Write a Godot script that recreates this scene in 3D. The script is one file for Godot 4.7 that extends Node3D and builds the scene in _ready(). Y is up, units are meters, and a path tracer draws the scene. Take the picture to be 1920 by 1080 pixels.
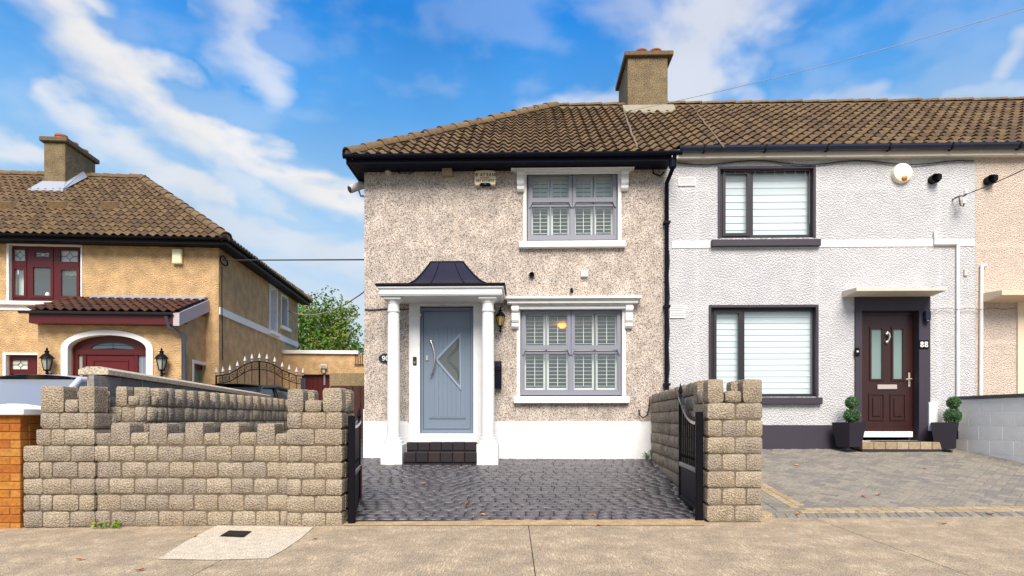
extends Node3D
# A small end-of-terrace house seen from the street. y is up, metres; the camera looks along -z.

const EYE := 1.05
const FOC := 1150.0   # lens, in pixels of a 1920 wide picture
const CX := 960.0
const CY := 785.0     # height of the horizon in that picture
const Z1 := 6.05      # depth of the garden wall along the footpath
const Z2 := 10.36     # depth of the terrace

var rng := RandomNumberGenerator.new()
var TF: Transform3D   # frame of the terrace: x along it, y up, z out of its front
var LF: Transform3D   # frame of the tan house: x=0 is its right-hand corner
var WF := Transform3D()
var offs := {}
var counts := {}
var mats := {}
var stones := {}

# ------------------------------------------------------------------ shapes
class Shape:
	var st := SurfaceTool.new()
	var grp := 1
	func _init():
		st.begin(Mesh.PRIMITIVE_TRIANGLES)
		st.set_smooth_group(-1)
	func smooth() -> Shape:
		st.set_smooth_group(grp); grp += 1
		return self
	func flat() -> Shape:
		st.set_smooth_group(-1)
		return self
	func col(c: Color) -> Shape:
		st.set_color(c)
		return self
	func tri(a: Vector3, b: Vector3, c: Vector3):   # counter-clockwise from outside
		st.add_vertex(a); st.add_vertex(c); st.add_vertex(b)
	func quad(a: Vector3, b: Vector3, c: Vector3, d: Vector3):
		tri(a, b, c); tri(a, c, d)
	func hexa(p: Array) -> Shape:   # 0-3 bottom ring ccw from above starting front-left, 4-7 top ring
		quad(p[0], p[1], p[5], p[4]); quad(p[1], p[2], p[6], p[5])
		quad(p[2], p[3], p[7], p[6]); quad(p[3], p[0], p[4], p[7])
		quad(p[4], p[5], p[6], p[7]); quad(p[3], p[2], p[1], p[0])
		return self
	func box(lo: Vector3, hi: Vector3) -> Shape:
		return hexa([Vector3(lo.x, lo.y, hi.z), Vector3(hi.x, lo.y, hi.z), Vector3(hi.x, lo.y, lo.z), Vector3(lo.x, lo.y, lo.z),
			Vector3(lo.x, hi.y, hi.z), Vector3(hi.x, hi.y, hi.z), Vector3(hi.x, hi.y, lo.z), Vector3(lo.x, hi.y, lo.z)])
	func bbox(lo: Vector3, hi: Vector3, b: float) -> Shape:   # box with chamfered edges
		b = minf(b, minf(hi.x - lo.x, minf(hi.y - lo.y, hi.z - lo.z)) * 0.45)
		var c := (lo + hi) * 0.5
		var h := (hi - lo) * 0.5
		var V := func(s: Vector3, ax: int) -> Vector3:
			var q := h - Vector3(b, b, b)
			q[ax] = h[ax]
			return c + s * q
		for ax in 3:
			var p := (ax + 1) % 3
			var q := (ax + 2) % 3
			for s in [-1.0, 1.0]:
				var ring := []
				for k in [[-1.0, -1.0], [1.0, -1.0], [1.0, 1.0], [-1.0, 1.0]]:
					var v := Vector3.ZERO
					v[ax] = s; v[p] = k[0]; v[q] = k[1]
					ring.append(V.call(v, ax))
				if s < 0: ring.reverse()
				quad(ring[0], ring[1], ring[2], ring[3])
			for sp in [-1.0, 1.0]:
				for sq in [-1.0, 1.0]:
					var v0 := Vector3.ZERO; v0[ax] = -1.0; v0[p] = sp; v0[q] = sq
					var v1 := v0; v1[ax] = 1.0
					var a = V.call(v0, p); var bb = V.call(v1, p); var cc = V.call(v1, q); var d = V.call(v0, q)
					if sp * sq > 0: quad(a, d, cc, bb)
					else: quad(a, bb, cc, d)
		for sx in [-1.0, 1.0]:
			for sy in [-1.0, 1.0]:
				for sz in [-1.0, 1.0]:
					var s := Vector3(sx, sy, sz)
					var x = V.call(s, 0); var y = V.call(s, 1); var z = V.call(s, 2)
					if sx * sy * sz > 0: tri(x, y, z)
					else: tri(x, z, y)
		return self
	func prism(poly: PackedVector2Array, z0: float, z1: float) -> Shape:   # in xy, extruded along z
		poly = poly.duplicate()
		var area := 0.0
		for i in poly.size():
			var a := poly[i]; var b := poly[(i + 1) % poly.size()]
			area += a.x * b.y - b.x * a.y
		if area < 0: poly.reverse()
		var t := Geometry2D.triangulate_polygon(poly)
		for i in range(0, t.size(), 3):
			var a := poly[t[i]]; var b := poly[t[i + 1]]; var c := poly[t[i + 2]]
			if (b - a).cross(c - a) < 0:
				var k := b; b = c; c = k
			tri(Vector3(a.x, a.y, z1), Vector3(b.x, b.y, z1), Vector3(c.x, c.y, z1))
			tri(Vector3(a.x, a.y, z0), Vector3(c.x, c.y, z0), Vector3(b.x, b.y, z0))
		for i in poly.size():
			var a := poly[i]; var b := poly[(i + 1) % poly.size()]
			quad(Vector3(a.x, a.y, z0), Vector3(b.x, b.y, z0), Vector3(b.x, b.y, z1), Vector3(a.x, a.y, z1))
		return self
	func xprism(poly: PackedVector2Array, x0: float, x1: float) -> Shape:   # profile in (z, y), extruded along x
		poly = poly.duplicate()
		var area := 0.0
		for i in poly.size():
			var a := poly[i]; var b := poly[(i + 1) % poly.size()]
			area += a.x * b.y - b.x * a.y
		if area < 0: poly.reverse()
		var t := Geometry2D.triangulate_polygon(poly)
		for i in range(0, t.size(), 3):
			var a := poly[t[i]]; var b := poly[t[i + 1]]; var c := poly[t[i + 2]]
			if (b - a).cross(c - a) < 0:
				var k := b; b = c; c = k
			tri(Vector3(x0, a.y, a.x), Vector3(x0, b.y, b.x), Vector3(x0, c.y, c.x))
			tri(Vector3(x1, a.y, a.x), Vector3(x1, c.y, c.x), Vector3(x1, b.y, b.x))
		for i in poly.size():
			var a := poly[i]; var b := poly[(i + 1) % poly.size()]
			quad(Vector3(x0, a.y, a.x), Vector3(x1, a.y, a.x), Vector3(x1, b.y, b.x), Vector3(x0, b.y, b.x))
		return self
	func band(outer: PackedVector2Array, inner: PackedVector2Array, z0: float, z1: float) -> Shape:   # strip between two open lines
		for i in outer.size() - 1:
			var a := outer[i]; var b := outer[i + 1]; var c := inner[i + 1]; var d := inner[i]
			var s := (b - a).cross(d - a)
			for f in [[z1, s < 0], [z0, s >= 0]]:
				var z: float = f[0]
				if f[1]: quad(Vector3(a.x, a.y, z), Vector3(d.x, d.y, z), Vector3(c.x, c.y, z), Vector3(b.x, b.y, z))
				else: quad(Vector3(a.x, a.y, z), Vector3(b.x, b.y, z), Vector3(c.x, c.y, z), Vector3(d.x, d.y, z))
			if s < 0:
				quad(Vector3(a.x, a.y, z1), Vector3(b.x, b.y, z1), Vector3(b.x, b.y, z0), Vector3(a.x, a.y, z0))
				quad(Vector3(d.x, d.y, z0), Vector3(c.x, c.y, z0), Vector3(c.x, c.y, z1), Vector3(d.x, d.y, z1))
			else:
				quad(Vector3(a.x, a.y, z0), Vector3(b.x, b.y, z0), Vector3(b.x, b.y, z1), Vector3(a.x, a.y, z1))
				quad(Vector3(d.x, d.y, z1), Vector3(c.x, c.y, z1), Vector3(c.x, c.y, z0), Vector3(d.x, d.y, z0))
		return self
	func bar(a: Vector3, b: Vector3, w: float, d: float, up := Vector3.UP) -> Shape:   # rectangular bar
		var z := (b - a).normalized()
		var x := up.cross(z)
		if x.length() < 0.01: x = Vector3.RIGHT.cross(z)
		x = x.normalized()
		var y := z.cross(x)
		var X := x * w * 0.5; var Y := y * d * 0.5
		return hexa([b - X - Y, b + X - Y, a + X - Y, a - X - Y, b - X + Y, b + X + Y, a + X + Y, a - X + Y])
	func tube(pts: Array, r: float, n := 6, r2 := -1.0) -> Shape:
		smooth()
		var rings := []
		var side := Vector3.ZERO
		for i in pts.size():
			var d: Vector3 = (pts[mini(i + 1, pts.size() - 1)] - pts[maxi(i - 1, 0)]).normalized()
			if side == Vector3.ZERO:
				side = d.cross(Vector3.UP if absf(d.y) < 0.9 else Vector3.RIGHT).normalized()
			side = (side - d * side.dot(d)).normalized()
			var up := side.cross(d)
			var rr := r if r2 < 0 else lerpf(r, r2, float(i) / (pts.size() - 1))
			var ring := []
			for k in n:
				var a := TAU * k / n
				ring.append(pts[i] + (side * cos(a) + up * sin(a)) * rr)
			rings.append(ring)
		for i in pts.size() - 1:
			for k in n:
				quad(rings[i][k], rings[i + 1][k], rings[i + 1][(k + 1) % n], rings[i][(k + 1) % n])
		flat()
		for k in range(1, n - 1):
			tri(rings[0][0], rings[0][k], rings[0][k + 1])
			tri(rings[-1][0], rings[-1][k + 1], rings[-1][k])
		return self
	func lathe(prof: Array, c: Vector3, n := 16, flutes := 0, depth := 0.0) -> Shape:   # prof: [radius, height], bottom to top
		var sharp := true
		for i in prof.size() - 1:
			var p: Array = prof[i]; var q: Array = prof[i + 1]
			if i > 0:
				var o: Array = prof[i - 1]
				var d0 := Vector2(p[0] - o[0], p[1] - o[1]).normalized()
				var d1 := Vector2(q[0] - p[0], q[1] - p[1]).normalized()
				sharp = d0.dot(d1) < 0.8
			if sharp: smooth()
			for k in n:
				var a := TAU * k / n; var b := TAU * (k + 1) / n
				var f0 := 1.0 - (depth * (0.5 - 0.5 * cos(a * flutes)) if flutes else 0.0)
				var f1 := 1.0 - (depth * (0.5 - 0.5 * cos(b * flutes)) if flutes else 0.0)
				var A := c + Vector3(cos(a) * p[0] * f0, p[1], -sin(a) * p[0] * f0)
				var B := c + Vector3(cos(b) * p[0] * f1, p[1], -sin(b) * p[0] * f1)
				var C := c + Vector3(cos(b) * q[0] * f1, q[1], -sin(b) * q[0] * f1)
				var D := c + Vector3(cos(a) * q[0] * f0, q[1], -sin(a) * q[0] * f0)
				if p[0] < 1e-5: tri(A, C, D)
				elif q[0] < 1e-5: tri(A, B, C)
				else: quad(A, B, C, D)
		flat()
		return self
	func ball(c: Vector3, r: float, n := 12, m := 8, squash := 1.0) -> Shape:
		var prof := []
		for i in m + 1:
			var a := PI * i / m - PI / 2
			prof.append([maxf(cos(a) * r, 0.0) if i % m else 0.0, sin(a) * r * squash])
		smooth()
		for i in m:
			var p: Array = prof[i]; var q: Array = prof[i + 1]
			for k in n:
				var a := TAU * k / n; var b := TAU * (k + 1) / n
				var A := c + Vector3(cos(a) * p[0], p[1], -sin(a) * p[0])
				var B := c + Vector3(cos(b) * p[0], p[1], -sin(b) * p[0])
				var C := c + Vector3(cos(b) * q[0], q[1], -sin(b) * q[0])
				var D := c + Vector3(cos(a) * q[0], q[1], -sin(a) * q[0])
				if i == 0: tri(A, C, D)
				elif i == m - 1: tri(A, B, C)
				else: quad(A, B, C, D)
		flat()
		return self
	func wall(x0: float, y0: float, x1: float, y1: float, holes: Array, z0: float, z1: float) -> Shape:   # slab with rectangular openings
		var xs := [x0, x1]; var ys := [y0, y1]
		for h in holes:
			for v in [h[0], h[2]]: if v > x0 and v < x1 and not xs.has(v): xs.append(v)
			for v in [h[1], h[3]]: if v > y0 and v < y1 and not ys.has(v): ys.append(v)
		xs.sort(); ys.sort()
		var solid := func(i: int, j: int) -> bool:
			if i < 0 or j < 0 or i >= xs.size() - 1 or j >= ys.size() - 1: return false
			var cx: float = (xs[i] + xs[i + 1]) / 2.0; var cy: float = (ys[j] + ys[j + 1]) / 2.0
			for h in holes: if cx > h[0] and cx < h[2] and cy > h[1] and cy < h[3]: return false
			return true
		for i in xs.size() - 1:
			for j in ys.size() - 1:
				if not solid.call(i, j): continue
				var a: float = xs[i]; var b: float = xs[i + 1]; var c: float = ys[j]; var d: float = ys[j + 1]
				quad(Vector3(a, c, z1), Vector3(b, c, z1), Vector3(b, d, z1), Vector3(a, d, z1))
				quad(Vector3(b, c, z0), Vector3(a, c, z0), Vector3(a, d, z0), Vector3(b, d, z0))
				if not solid.call(i - 1, j): quad(Vector3(a, c, z0), Vector3(a, c, z1), Vector3(a, d, z1), Vector3(a, d, z0))
				if not solid.call(i + 1, j): quad(Vector3(b, c, z1), Vector3(b, c, z0), Vector3(b, d, z0), Vector3(b, d, z1))
				if not solid.call(i, j - 1): quad(Vector3(a, c, z0), Vector3(b, c, z0), Vector3(b, c, z1), Vector3(a, c, z1))
				if not solid.call(i, j + 1): quad(Vector3(a, d, z1), Vector3(b, d, z1), Vector3(b, d, z0), Vector3(a, d, z0))
		return self
	func done() -> ArrayMesh:
		st.generate_normals()
		return st.commit()

func S() -> Shape:
	return Shape.new()

# ------------------------------------------------------------------ the tree of things and parts
func numbered(parent: Node, called: String) -> String:
	var key := [parent.get_instance_id(), called]
	var n: int = counts.get(key, 0)
	counts[key] = n + 1
	return called if n == 0 else "%s_%03d" % [called, n]

func thing(called: String, label: String, category: String, fr: Transform3D, base: Vector3, group := "") -> Node3D:
	var o := Node3D.new()
	o.name = numbered(self, called)
	add_child(o, true)
	o.transform = fr * Transform3D(Basis(), base)
	offs[o] = base
	tag(o, label, category, group)
	return o

func tag(o: Node, label: String, category: String, group := "") -> void:
	o.set_meta("label", label)
	o.set_meta("category", category)
	if group: o.set_meta("group", group)

func part(parent: Node, called: String, shape, mat: Material, label := "") -> MeshInstance3D:   # shape: Shape or Mesh, in the frame the thing was made in
	var m := MeshInstance3D.new()
	m.name = numbered(parent, called)
	m.mesh = shape.done() if shape is Shape else shape
	m.material_override = mat
	parent.add_child(m, true)
	if offs.has(parent): m.position = -offs[parent]
	if label: m.set_meta("label", label)
	return m

func piece(parent: Node, called: String, mesh: Mesh, mat: Material, t: Transform3D) -> MeshInstance3D:   # a copy of a shared mesh placed in the thing's frame
	var m := MeshInstance3D.new()
	m.name = numbered(parent, called)
	m.mesh = mesh
	m.material_override = mat
	parent.add_child(m, true)
	m.transform = Transform3D(Basis(), -offs[parent]) * t if offs.has(parent) else t
	return m

func structure(called: String, shape, mat: Material) -> MeshInstance3D:
	var m := part(self, called, shape, mat)
	m.set_meta("kind", "structure")
	return m

# ------------------------------------------------------------------ surveying: where a sight line of the photograph meets a real plane
func sight(fr: Transform3D, px: float, py: float) -> Array:
	var inv := fr.affine_inverse()
	return [inv * Vector3(0, EYE, 0), inv.basis * Vector3((px - CX) / FOC, (CY - py) / FOC, -1.0)]

func on(fr: Transform3D, px: float, py: float, w := 0.0) -> Vector3:   # plane z = w of that frame
	var r := sight(fr, px, py)
	var t: float = (w - r[0].z) / r[1].z
	return r[0] + r[1] * t

func onx(fr: Transform3D, px: float, py: float, u := 0.0) -> Vector3:   # plane x = u
	var r := sight(fr, px, py)
	var t: float = (u - r[0].x) / r[1].x
	return r[0] + r[1] * t

func rect(fr: Transform3D, x0: float, y0: float, x1: float, y1: float, w := 0.0) -> Array:   # [u0, y0, u1, y1]
	var a := on(fr, x0, y1, w)
	var b := on(fr, x1, y0, w)
	var c := on(fr, (x0 + x1) / 2, y0, w)
	var d := on(fr, (x0 + x1) / 2, y1, w)
	return [a.x, d.y, b.x, c.y]

func rbox(r: Array, w0: float, w1: float, b := 0.0) -> Shape:
	var s := S()
	if b > 0: s.bbox(Vector3(r[0], r[1], w0), Vector3(r[2], r[3], w1), b)
	else: s.box(Vector3(r[0], r[1], w0), Vector3(r[2], r[3], w1))
	return s

func frame_shape(r: Array, t: float, w0: float, w1: float, s: Shape = null, tb := -1.0) -> Shape:   # picture-frame of bars
	if s == null: s = S()
	var lo := tb if tb >= 0 else t
	s.wall(r[0], r[1], r[2], r[3], [[r[0] + t, r[1] + lo, r[2] - t, r[3] - t]], w0, w1)
	return s

# ------------------------------------------------------------------ materials
func noise(kind: int, freq: float, seed_: int, oct := 4) -> FastNoiseLite:
	var n := FastNoiseLite.new()
	n.noise_type = kind; n.frequency = freq; n.seed = seed_
	n.fractal_type = FastNoiseLite.FRACTAL_FBM if oct > 1 else FastNoiseLite.FRACTAL_NONE
	n.fractal_octaves = oct
	return n

func field(n: FastNoiseLite, size: int) -> PackedByteArray:
	return n.get_seamless_image(size, size).get_data()

func tex(size: int, bytes: PackedByteArray, fmt := Image.FORMAT_RGB8) -> ImageTexture:
	var im := Image.create_from_data(size, size, false, fmt, bytes)
	return ImageTexture.create_from_image(im)

func mat(c: Color, rough := 0.8, metal := 0.0) -> StandardMaterial3D:
	var key := [c, rough, metal]
	if mats.has(key): return mats[key]
	var m := StandardMaterial3D.new()
	m.albedo_color = c
	m.roughness = rough
	m.metallic = metal
	mats[key] = m
	return m

func textured(c: Color, rough: float, t: Texture2D, scale: float, bump: Texture2D = null, bump_cm := 0.5, world := true) -> StandardMaterial3D:
	var m := StandardMaterial3D.new()
	m.albedo_color = c
	m.albedo_texture = t
	m.roughness = rough
	m.uv1_triplanar = true
	m.uv1_world_triplanar = world
	m.uv1_scale = Vector3.ONE * scale
	if bump:
		m.heightmap_enabled = true
		m.heightmap_texture = bump
		m.heightmap_scale = bump_cm
	return m

func rgb(r: int, g: int, b: int) -> Color:
	return Color(r / 255.0, g / 255.0, b / 255.0)

var m_white: Material; var m_whitewall: Material; var m_pebble: Material; var m_rough: Material; var m_peach: Material; var m_tan: Material
var m_stone := []; var m_mortar: Material; var m_tile := []; var m_tile_many: Material; var m_cobble := []; var m_joint: Material
var m_paver := []; var m_cream := []; var m_pavement: Material; var m_black: Material; var m_navy: Material; var m_glass: Material; var m_dark: Material
var m_brick := []; var m_iron: Material; var m_chim: Material; var m_soffit: Material; var m_charcoal: Material; var m_leaf: Material; var m_red: Material

func make_materials() -> void:
	# pebble dash: pale pinkish grit with tan and dark stones
	var n := 1024
	var cell := noise(FastNoiseLite.TYPE_CELLULAR, 0.215, 3, 1)
	cell.cellular_return_type = FastNoiseLite.RETURN_CELL_VALUE
	cell.cellular_jitter = 1.0
	var v := field(cell, n)
	cell.cellular_return_type = FastNoiseLite.RETURN_DISTANCE
	var d := field(cell, n)
	var big := field(noise(FastNoiseLite.TYPE_SIMPLEX_SMOOTH, 0.006, 5), n)
	var fine := field(noise(FastNoiseLite.TYPE_SIMPLEX, 0.25, 6, 2), n)
	var out := PackedByteArray(); out.resize(n * n * 3)
	var hgt := PackedByteArray(); hgt.resize(n * n)
	for i in n * n:
		var q := v[i]
		var r := 218; var g := 204; var b := 190
		if q < 52: r = 108; g = 100; b = 94
		elif q < 74: r = 166; g = 152; b = 138
		elif q < 120: r = 204; g = 184; b = 164
		elif q > 208: r = 232; g = 224; b = 216
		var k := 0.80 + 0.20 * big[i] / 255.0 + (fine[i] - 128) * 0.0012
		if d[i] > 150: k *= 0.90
		out[i * 3] = clampi(int(r * k), 0, 255); out[i * 3 + 1] = clampi(int(g * k), 0, 255); out[i * 3 + 2] = clampi(int(b * k), 0, 255)
		hgt[i] = clampi(230 - d[i] + (fine[i] - 128) / 4, 0, 255)
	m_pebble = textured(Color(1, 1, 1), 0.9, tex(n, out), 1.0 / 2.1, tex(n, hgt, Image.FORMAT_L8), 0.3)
	# roughcast: lumpy render, once tinted white, once peach, once tan
	n = 1024
	var lump := field(noise(FastNoiseLite.TYPE_SIMPLEX_SMOOTH, 0.055, 11, 3), n)
	big = field(noise(FastNoiseLite.TYPE_SIMPLEX_SMOOTH, 0.005, 12, 5), n)
	fine = field(noise(FastNoiseLite.TYPE_SIMPLEX, 0.22, 13, 2), n)
	var outw := PackedByteArray(); outw.resize(n * n * 3)
	var outp := PackedByteArray(); outp.resize(n * n * 3)
	var outt := PackedByteArray(); outt.resize(n * n * 3)
	hgt.resize(n * n)
	for i in n * n:
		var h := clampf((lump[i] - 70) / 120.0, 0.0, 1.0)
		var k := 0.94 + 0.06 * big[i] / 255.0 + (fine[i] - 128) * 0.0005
		if lump[i] < 70: k *= 0.90  # shade in the hollows of the relief put into the colour
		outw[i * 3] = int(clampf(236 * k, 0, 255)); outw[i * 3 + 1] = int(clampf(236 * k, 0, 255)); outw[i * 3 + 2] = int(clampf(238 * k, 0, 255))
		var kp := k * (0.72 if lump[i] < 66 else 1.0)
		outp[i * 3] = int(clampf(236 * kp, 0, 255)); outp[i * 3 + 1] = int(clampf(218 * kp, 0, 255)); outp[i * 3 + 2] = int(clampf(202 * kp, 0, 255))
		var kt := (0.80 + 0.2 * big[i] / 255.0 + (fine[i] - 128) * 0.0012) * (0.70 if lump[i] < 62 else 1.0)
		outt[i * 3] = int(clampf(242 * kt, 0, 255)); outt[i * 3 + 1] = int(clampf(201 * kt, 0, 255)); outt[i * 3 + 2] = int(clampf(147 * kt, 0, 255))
		hgt[i] = int(clampf(h * 200 + fine[i] * 0.2, 0, 255))
	var th := tex(n, hgt, Image.FORMAT_L8)
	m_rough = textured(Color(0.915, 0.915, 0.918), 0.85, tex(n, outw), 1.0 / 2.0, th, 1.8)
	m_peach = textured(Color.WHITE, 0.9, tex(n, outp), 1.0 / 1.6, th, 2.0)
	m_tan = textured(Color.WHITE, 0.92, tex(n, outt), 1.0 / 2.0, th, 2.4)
	# general grain: mottled grey with specks, tinted by each material's colour
	n = 512
	big = field(noise(FastNoiseLite.TYPE_SIMPLEX_SMOOTH, 0.012, 21, 5), n)
	fine = field(noise(FastNoiseLite.TYPE_SIMPLEX, 0.16, 22, 3), n)
	lump = field(noise(FastNoiseLite.TYPE_SIMPLEX_SMOOTH, 0.05, 23, 4), n)
	var outs := PackedByteArray(); outs.resize(n * n * 3)
	var outm := PackedByteArray(); outm.resize(n * n * 3)
	var outd := PackedByteArray(); outd.resize(n * n * 3)
	var hs := PackedByteArray(); hs.resize(n * n)
	for i in n * n:
		var k := 0.74 + 0.26 * big[i] / 255.0 + (fine[i] - 128) * 0.0024
		if fine[i] < 84: k *= 0.62
		if fine[i] > 180: k *= 1.12
		var w := (lump[i] - 128) * 0.0006
		outs[i * 3] = int(clampf(230 * (k + w), 0, 255)); outs[i * 3 + 1] = int(clampf(230 * k, 0, 255)); outs[i * 3 + 2] = int(clampf(230 * (k - w), 0, 255))
		# tiles: lichen and soot patches
		var p := clampf((big[i] - 140) / 60.0, 0.0, 1.0)
		var l := 0.80 + (fine[i] - 128) * 0.0022 + (lump[i] - 128) * 0.0022
		outm[i * 3] = int(clampf(235 * l * (1.0 - 0.25 * p), 0, 255)); outm[i * 3 + 1] = int(clampf(235 * l * (1.0 - 0.20 * p), 0, 255)); outm[i * 3 + 2] = int(clampf(235 * l * (1.0 - 0.22 * p), 0, 255))
		# paint with faint dirt
		var q := 0.95 + 0.04 * big[i] / 255.0 + (fine[i] - 128) * 0.0002
		outd[i * 3] = int(clampf(250 * q, 0, 255)); outd[i * 3 + 1] = int(clampf(250 * q, 0, 255)); outd[i * 3 + 2] = int(clampf(249 * q, 0, 255))
		hs[i] = int(clampf(lump[i] * 0.6 + fine[i] * 0.4, 0, 255))
	var ts := tex(n, outs); var tm := tex(n, outm); var td := tex(n, outd); var hh := tex(n, hs, Image.FORMAT_L8)
	var nb := noise(FastNoiseLite.TYPE_SIMPLEX, 0.075, 27, 4)
	var rough := field(nb, n)
	var outb := PackedByteArray(); outb.resize(n * n * 3)
	for i in n * n:
		var k := 0.82 + 0.14 * big[i] / 255.0 + (rough[i] - 128) * 0.0011
		if rough[i] < 84: k *= 0.85
		if rough[i] > 176: k *= 1.05
		var w := (lump[i] - 128) * 0.0004
		outb[i * 3] = int(clampf(228 * (k + w), 0, 255)); outb[i * 3 + 1] = int(clampf(226 * k, 0, 255)); outb[i * 3 + 2] = int(clampf(224 * (k - w), 0, 255))
	var tsb := tex(n, outb); var hsb := tex(n, rough, Image.FORMAT_L8)
	for c in [[196, 181, 158], [188, 173, 153], [202, 187, 164], [192, 175, 151], [184, 170, 152], [199, 183, 157]]:
		m_stone.append(textured(rgb(c[0], c[1], c[2]), 0.95, tsb, 1.05, hsb, 1.5))
	m_mortar = textured(rgb(138, 122, 100), 0.95, ts, 2.0, hh, 0.5)
	for c in [[154, 123, 85], [142, 112, 76], [164, 133, 92], [128, 101, 72], [148, 120, 88]]:
		m_tile.append(textured(rgb(c[0], c[1], c[2]), 0.85, tm, 1.7, hh, 0.25))
	m_tile_many = textured(Color.WHITE, 0.85, tm, 1.7)
	m_tile_many.vertex_color_use_as_albedo = true
	for c in [[106, 103, 108], [98, 95, 101], [114, 110, 114], [92, 90, 96]]:
		m_cobble.append(textured(rgb(c[0], c[1], c[2]), 0.36, ts, 2.0, hh, 0.4))
	m_joint = textured(rgb(54, 50, 54), 0.8, ts, 2.0)
	for c in [[172, 164, 150], [163, 157, 146], [180, 171, 155], [154, 149, 141]]:
		m_paver.append(textured(rgb(c[0], c[1], c[2]), 0.85, ts, 2.1, hh, 0.25))
	for c in [[206, 184, 146], [196, 172, 136], [212, 192, 158]]:
		m_cream.append(textured(rgb(c[0], c[1], c[2]), 0.85, ts, 2.0, hh, 0.25))
	m_white = textured(Color(0.935, 0.935, 0.93), 0.55, td, 0.7)
	m_whitewall = textured(Color(0.97, 0.97, 0.97), 0.7, td, 0.8, hh, 0.25)
	for c in [[218, 140, 46], [210, 128, 38], [224, 152, 62], [202, 116, 34]]:
		m_brick.append(textured(rgb(c[0], c[1], c[2]), 0.9, ts, 2.4, hh, 0.3))
	m_chim = textured(rgb(156, 136, 102), 0.95, ts, 0.5, hh, 1.0)
	m_soffit = textured(rgb(214, 206, 192), 0.8, td, 0.8)
	# brushed concrete of the footpath
	n = 1024
	big = field(noise(FastNoiseLite.TYPE_SIMPLEX_SMOOTH, 0.006, 31, 6), n)
	fine = field(noise(FastNoiseLite.TYPE_SIMPLEX, 0.14, 32, 3), n)
	lump = field(noise(FastNoiseLite.TYPE_SIMPLEX_SMOOTH, 0.03, 33, 4), n)
	var line := noise(FastNoiseLite.TYPE_SIMPLEX, 0.02, 34, 3)
	var outc := PackedByteArray(); outc.resize(n * n * 3)
	hs = PackedByteArray(); hs.resize(n * n)
	for y in n:
		for x in n:
			var i := y * n + x
			var st := line.get_noise_2d(x * 6.0, y * 0.5)
			var k := 0.74 + 0.17 * big[i] / 255.0 + (lump[i] - 128) * 0.0005 + (fine[i] - 128) * 0.0014 + st * 0.07
			if st > 0.30: k *= 1.0 + (st - 0.30) * 0.45 * clampf((big[i] - 120) / 60.0, 0, 1)
			if fine[i] > 182: k *= 1.10
			if fine[i] < 78: k *= 0.82
			var w := (lump[i] - 128) * 0.0002
			outc[i * 3] = int(clampf(222 * (k + w), 0, 255)); outc[i * 3 + 1] = int(clampf(206 * k, 0, 255)); outc[i * 3 + 2] = int(clampf(182 * (k - w), 0, 255))
			hs[i] = int(clampf(fine[i] * 0.5 + 64 + st * 60, 0, 255))
	m_pavement = textured(rgb(217, 211, 200), 0.9, tex(n, outc), 1.0 / 2.3, tex(n, hs, Image.FORMAT_L8), 0.2)
	m_black = mat(rgb(22, 22, 26), 0.45)
	m_navy = mat(rgb(17, 18, 34), 0.55)
	m_charcoal = mat(rgb(52, 46, 58), 0.6)
	m_dark = mat(rgb(60, 56, 52), 0.9)
	m_iron = mat(rgb(15, 14, 20), 0.55)
	m_red = mat(rgb(78, 8, 14), 0.4)
	for m in [m_black, m_navy, m_iron]: m.metallic_specular = 0.22
	var g := StandardMaterial3D.new()
	g.transparency = BaseMaterial3D.TRANSPARENCY_ALPHA
	g.albedo_color = Color(0.86, 0.93, 0.95, 0.12)
	g.roughness = 0.02
	m_glass = g
	var lf := StandardMaterial3D.new()
	lf.vertex_color_use_as_albedo = true
	lf.roughness = 0.6
	lf.backlight_enabled = true
	lf.backlight = Color(0.35, 0.4, 0.15)
	m_leaf = lf

# ------------------------------------------------------------------ camera, sky, sun
func make_view() -> void:
	var cam := Camera3D.new()
	cam.projection = Camera3D.PROJECTION_FRUSTUM
	cam.near = 0.05
	cam.far = 1500.0
	cam.size = cam.near * 1080.0 / FOC
	cam.frustum_offset = Vector2(0, cam.near * (CY - 540.0) / FOC)
	cam.position = Vector3(0, EYE, 0)
	cam.name = "camera"
	add_child(cam)
	cam.current = true
	var sun := DirectionalLight3D.new()
	sun.name = "sun"
	sun.light_energy = 1.15
	sun.light_color = Color(1.0, 0.955, 0.90)
	sun.light_angular_distance = 34.0
	sun.shadow_enabled = true
	add_child(sun)
	sun.look_at_from_position(Vector3(0.2, 6.6, 6.4), Vector3.ZERO)
	var env := Environment.new()
	env.background_mode = Environment.BG_SKY
	env.tonemap_mode = Environment.TONE_MAPPER_LINEAR
	env.tonemap_exposure = EXPOSURE
	env.sdfgi_enabled = true
	env.ssao_enabled = true
	env.ssil_enabled = true
	var pano := PanoramaSkyMaterial.new()
	pano.panorama = make_sky()
	pano.energy_multiplier = 1.0
	var sky := Sky.new()
	sky.sky_material = pano
	env.sky = sky
	env.background_energy_multiplier = 1.0
	var we := WorldEnvironment.new()
	we.environment = env
	we.name = "world"
	add_child(we)

const EXPOSURE := 1.75

func lin(r: float, g: float, b: float) -> Vector3:
	var c := Color(r / 255.0, g / 255.0, b / 255.0).srgb_to_linear()
	return Vector3(c.r, c.g, c.b) / EXPOSURE

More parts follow.
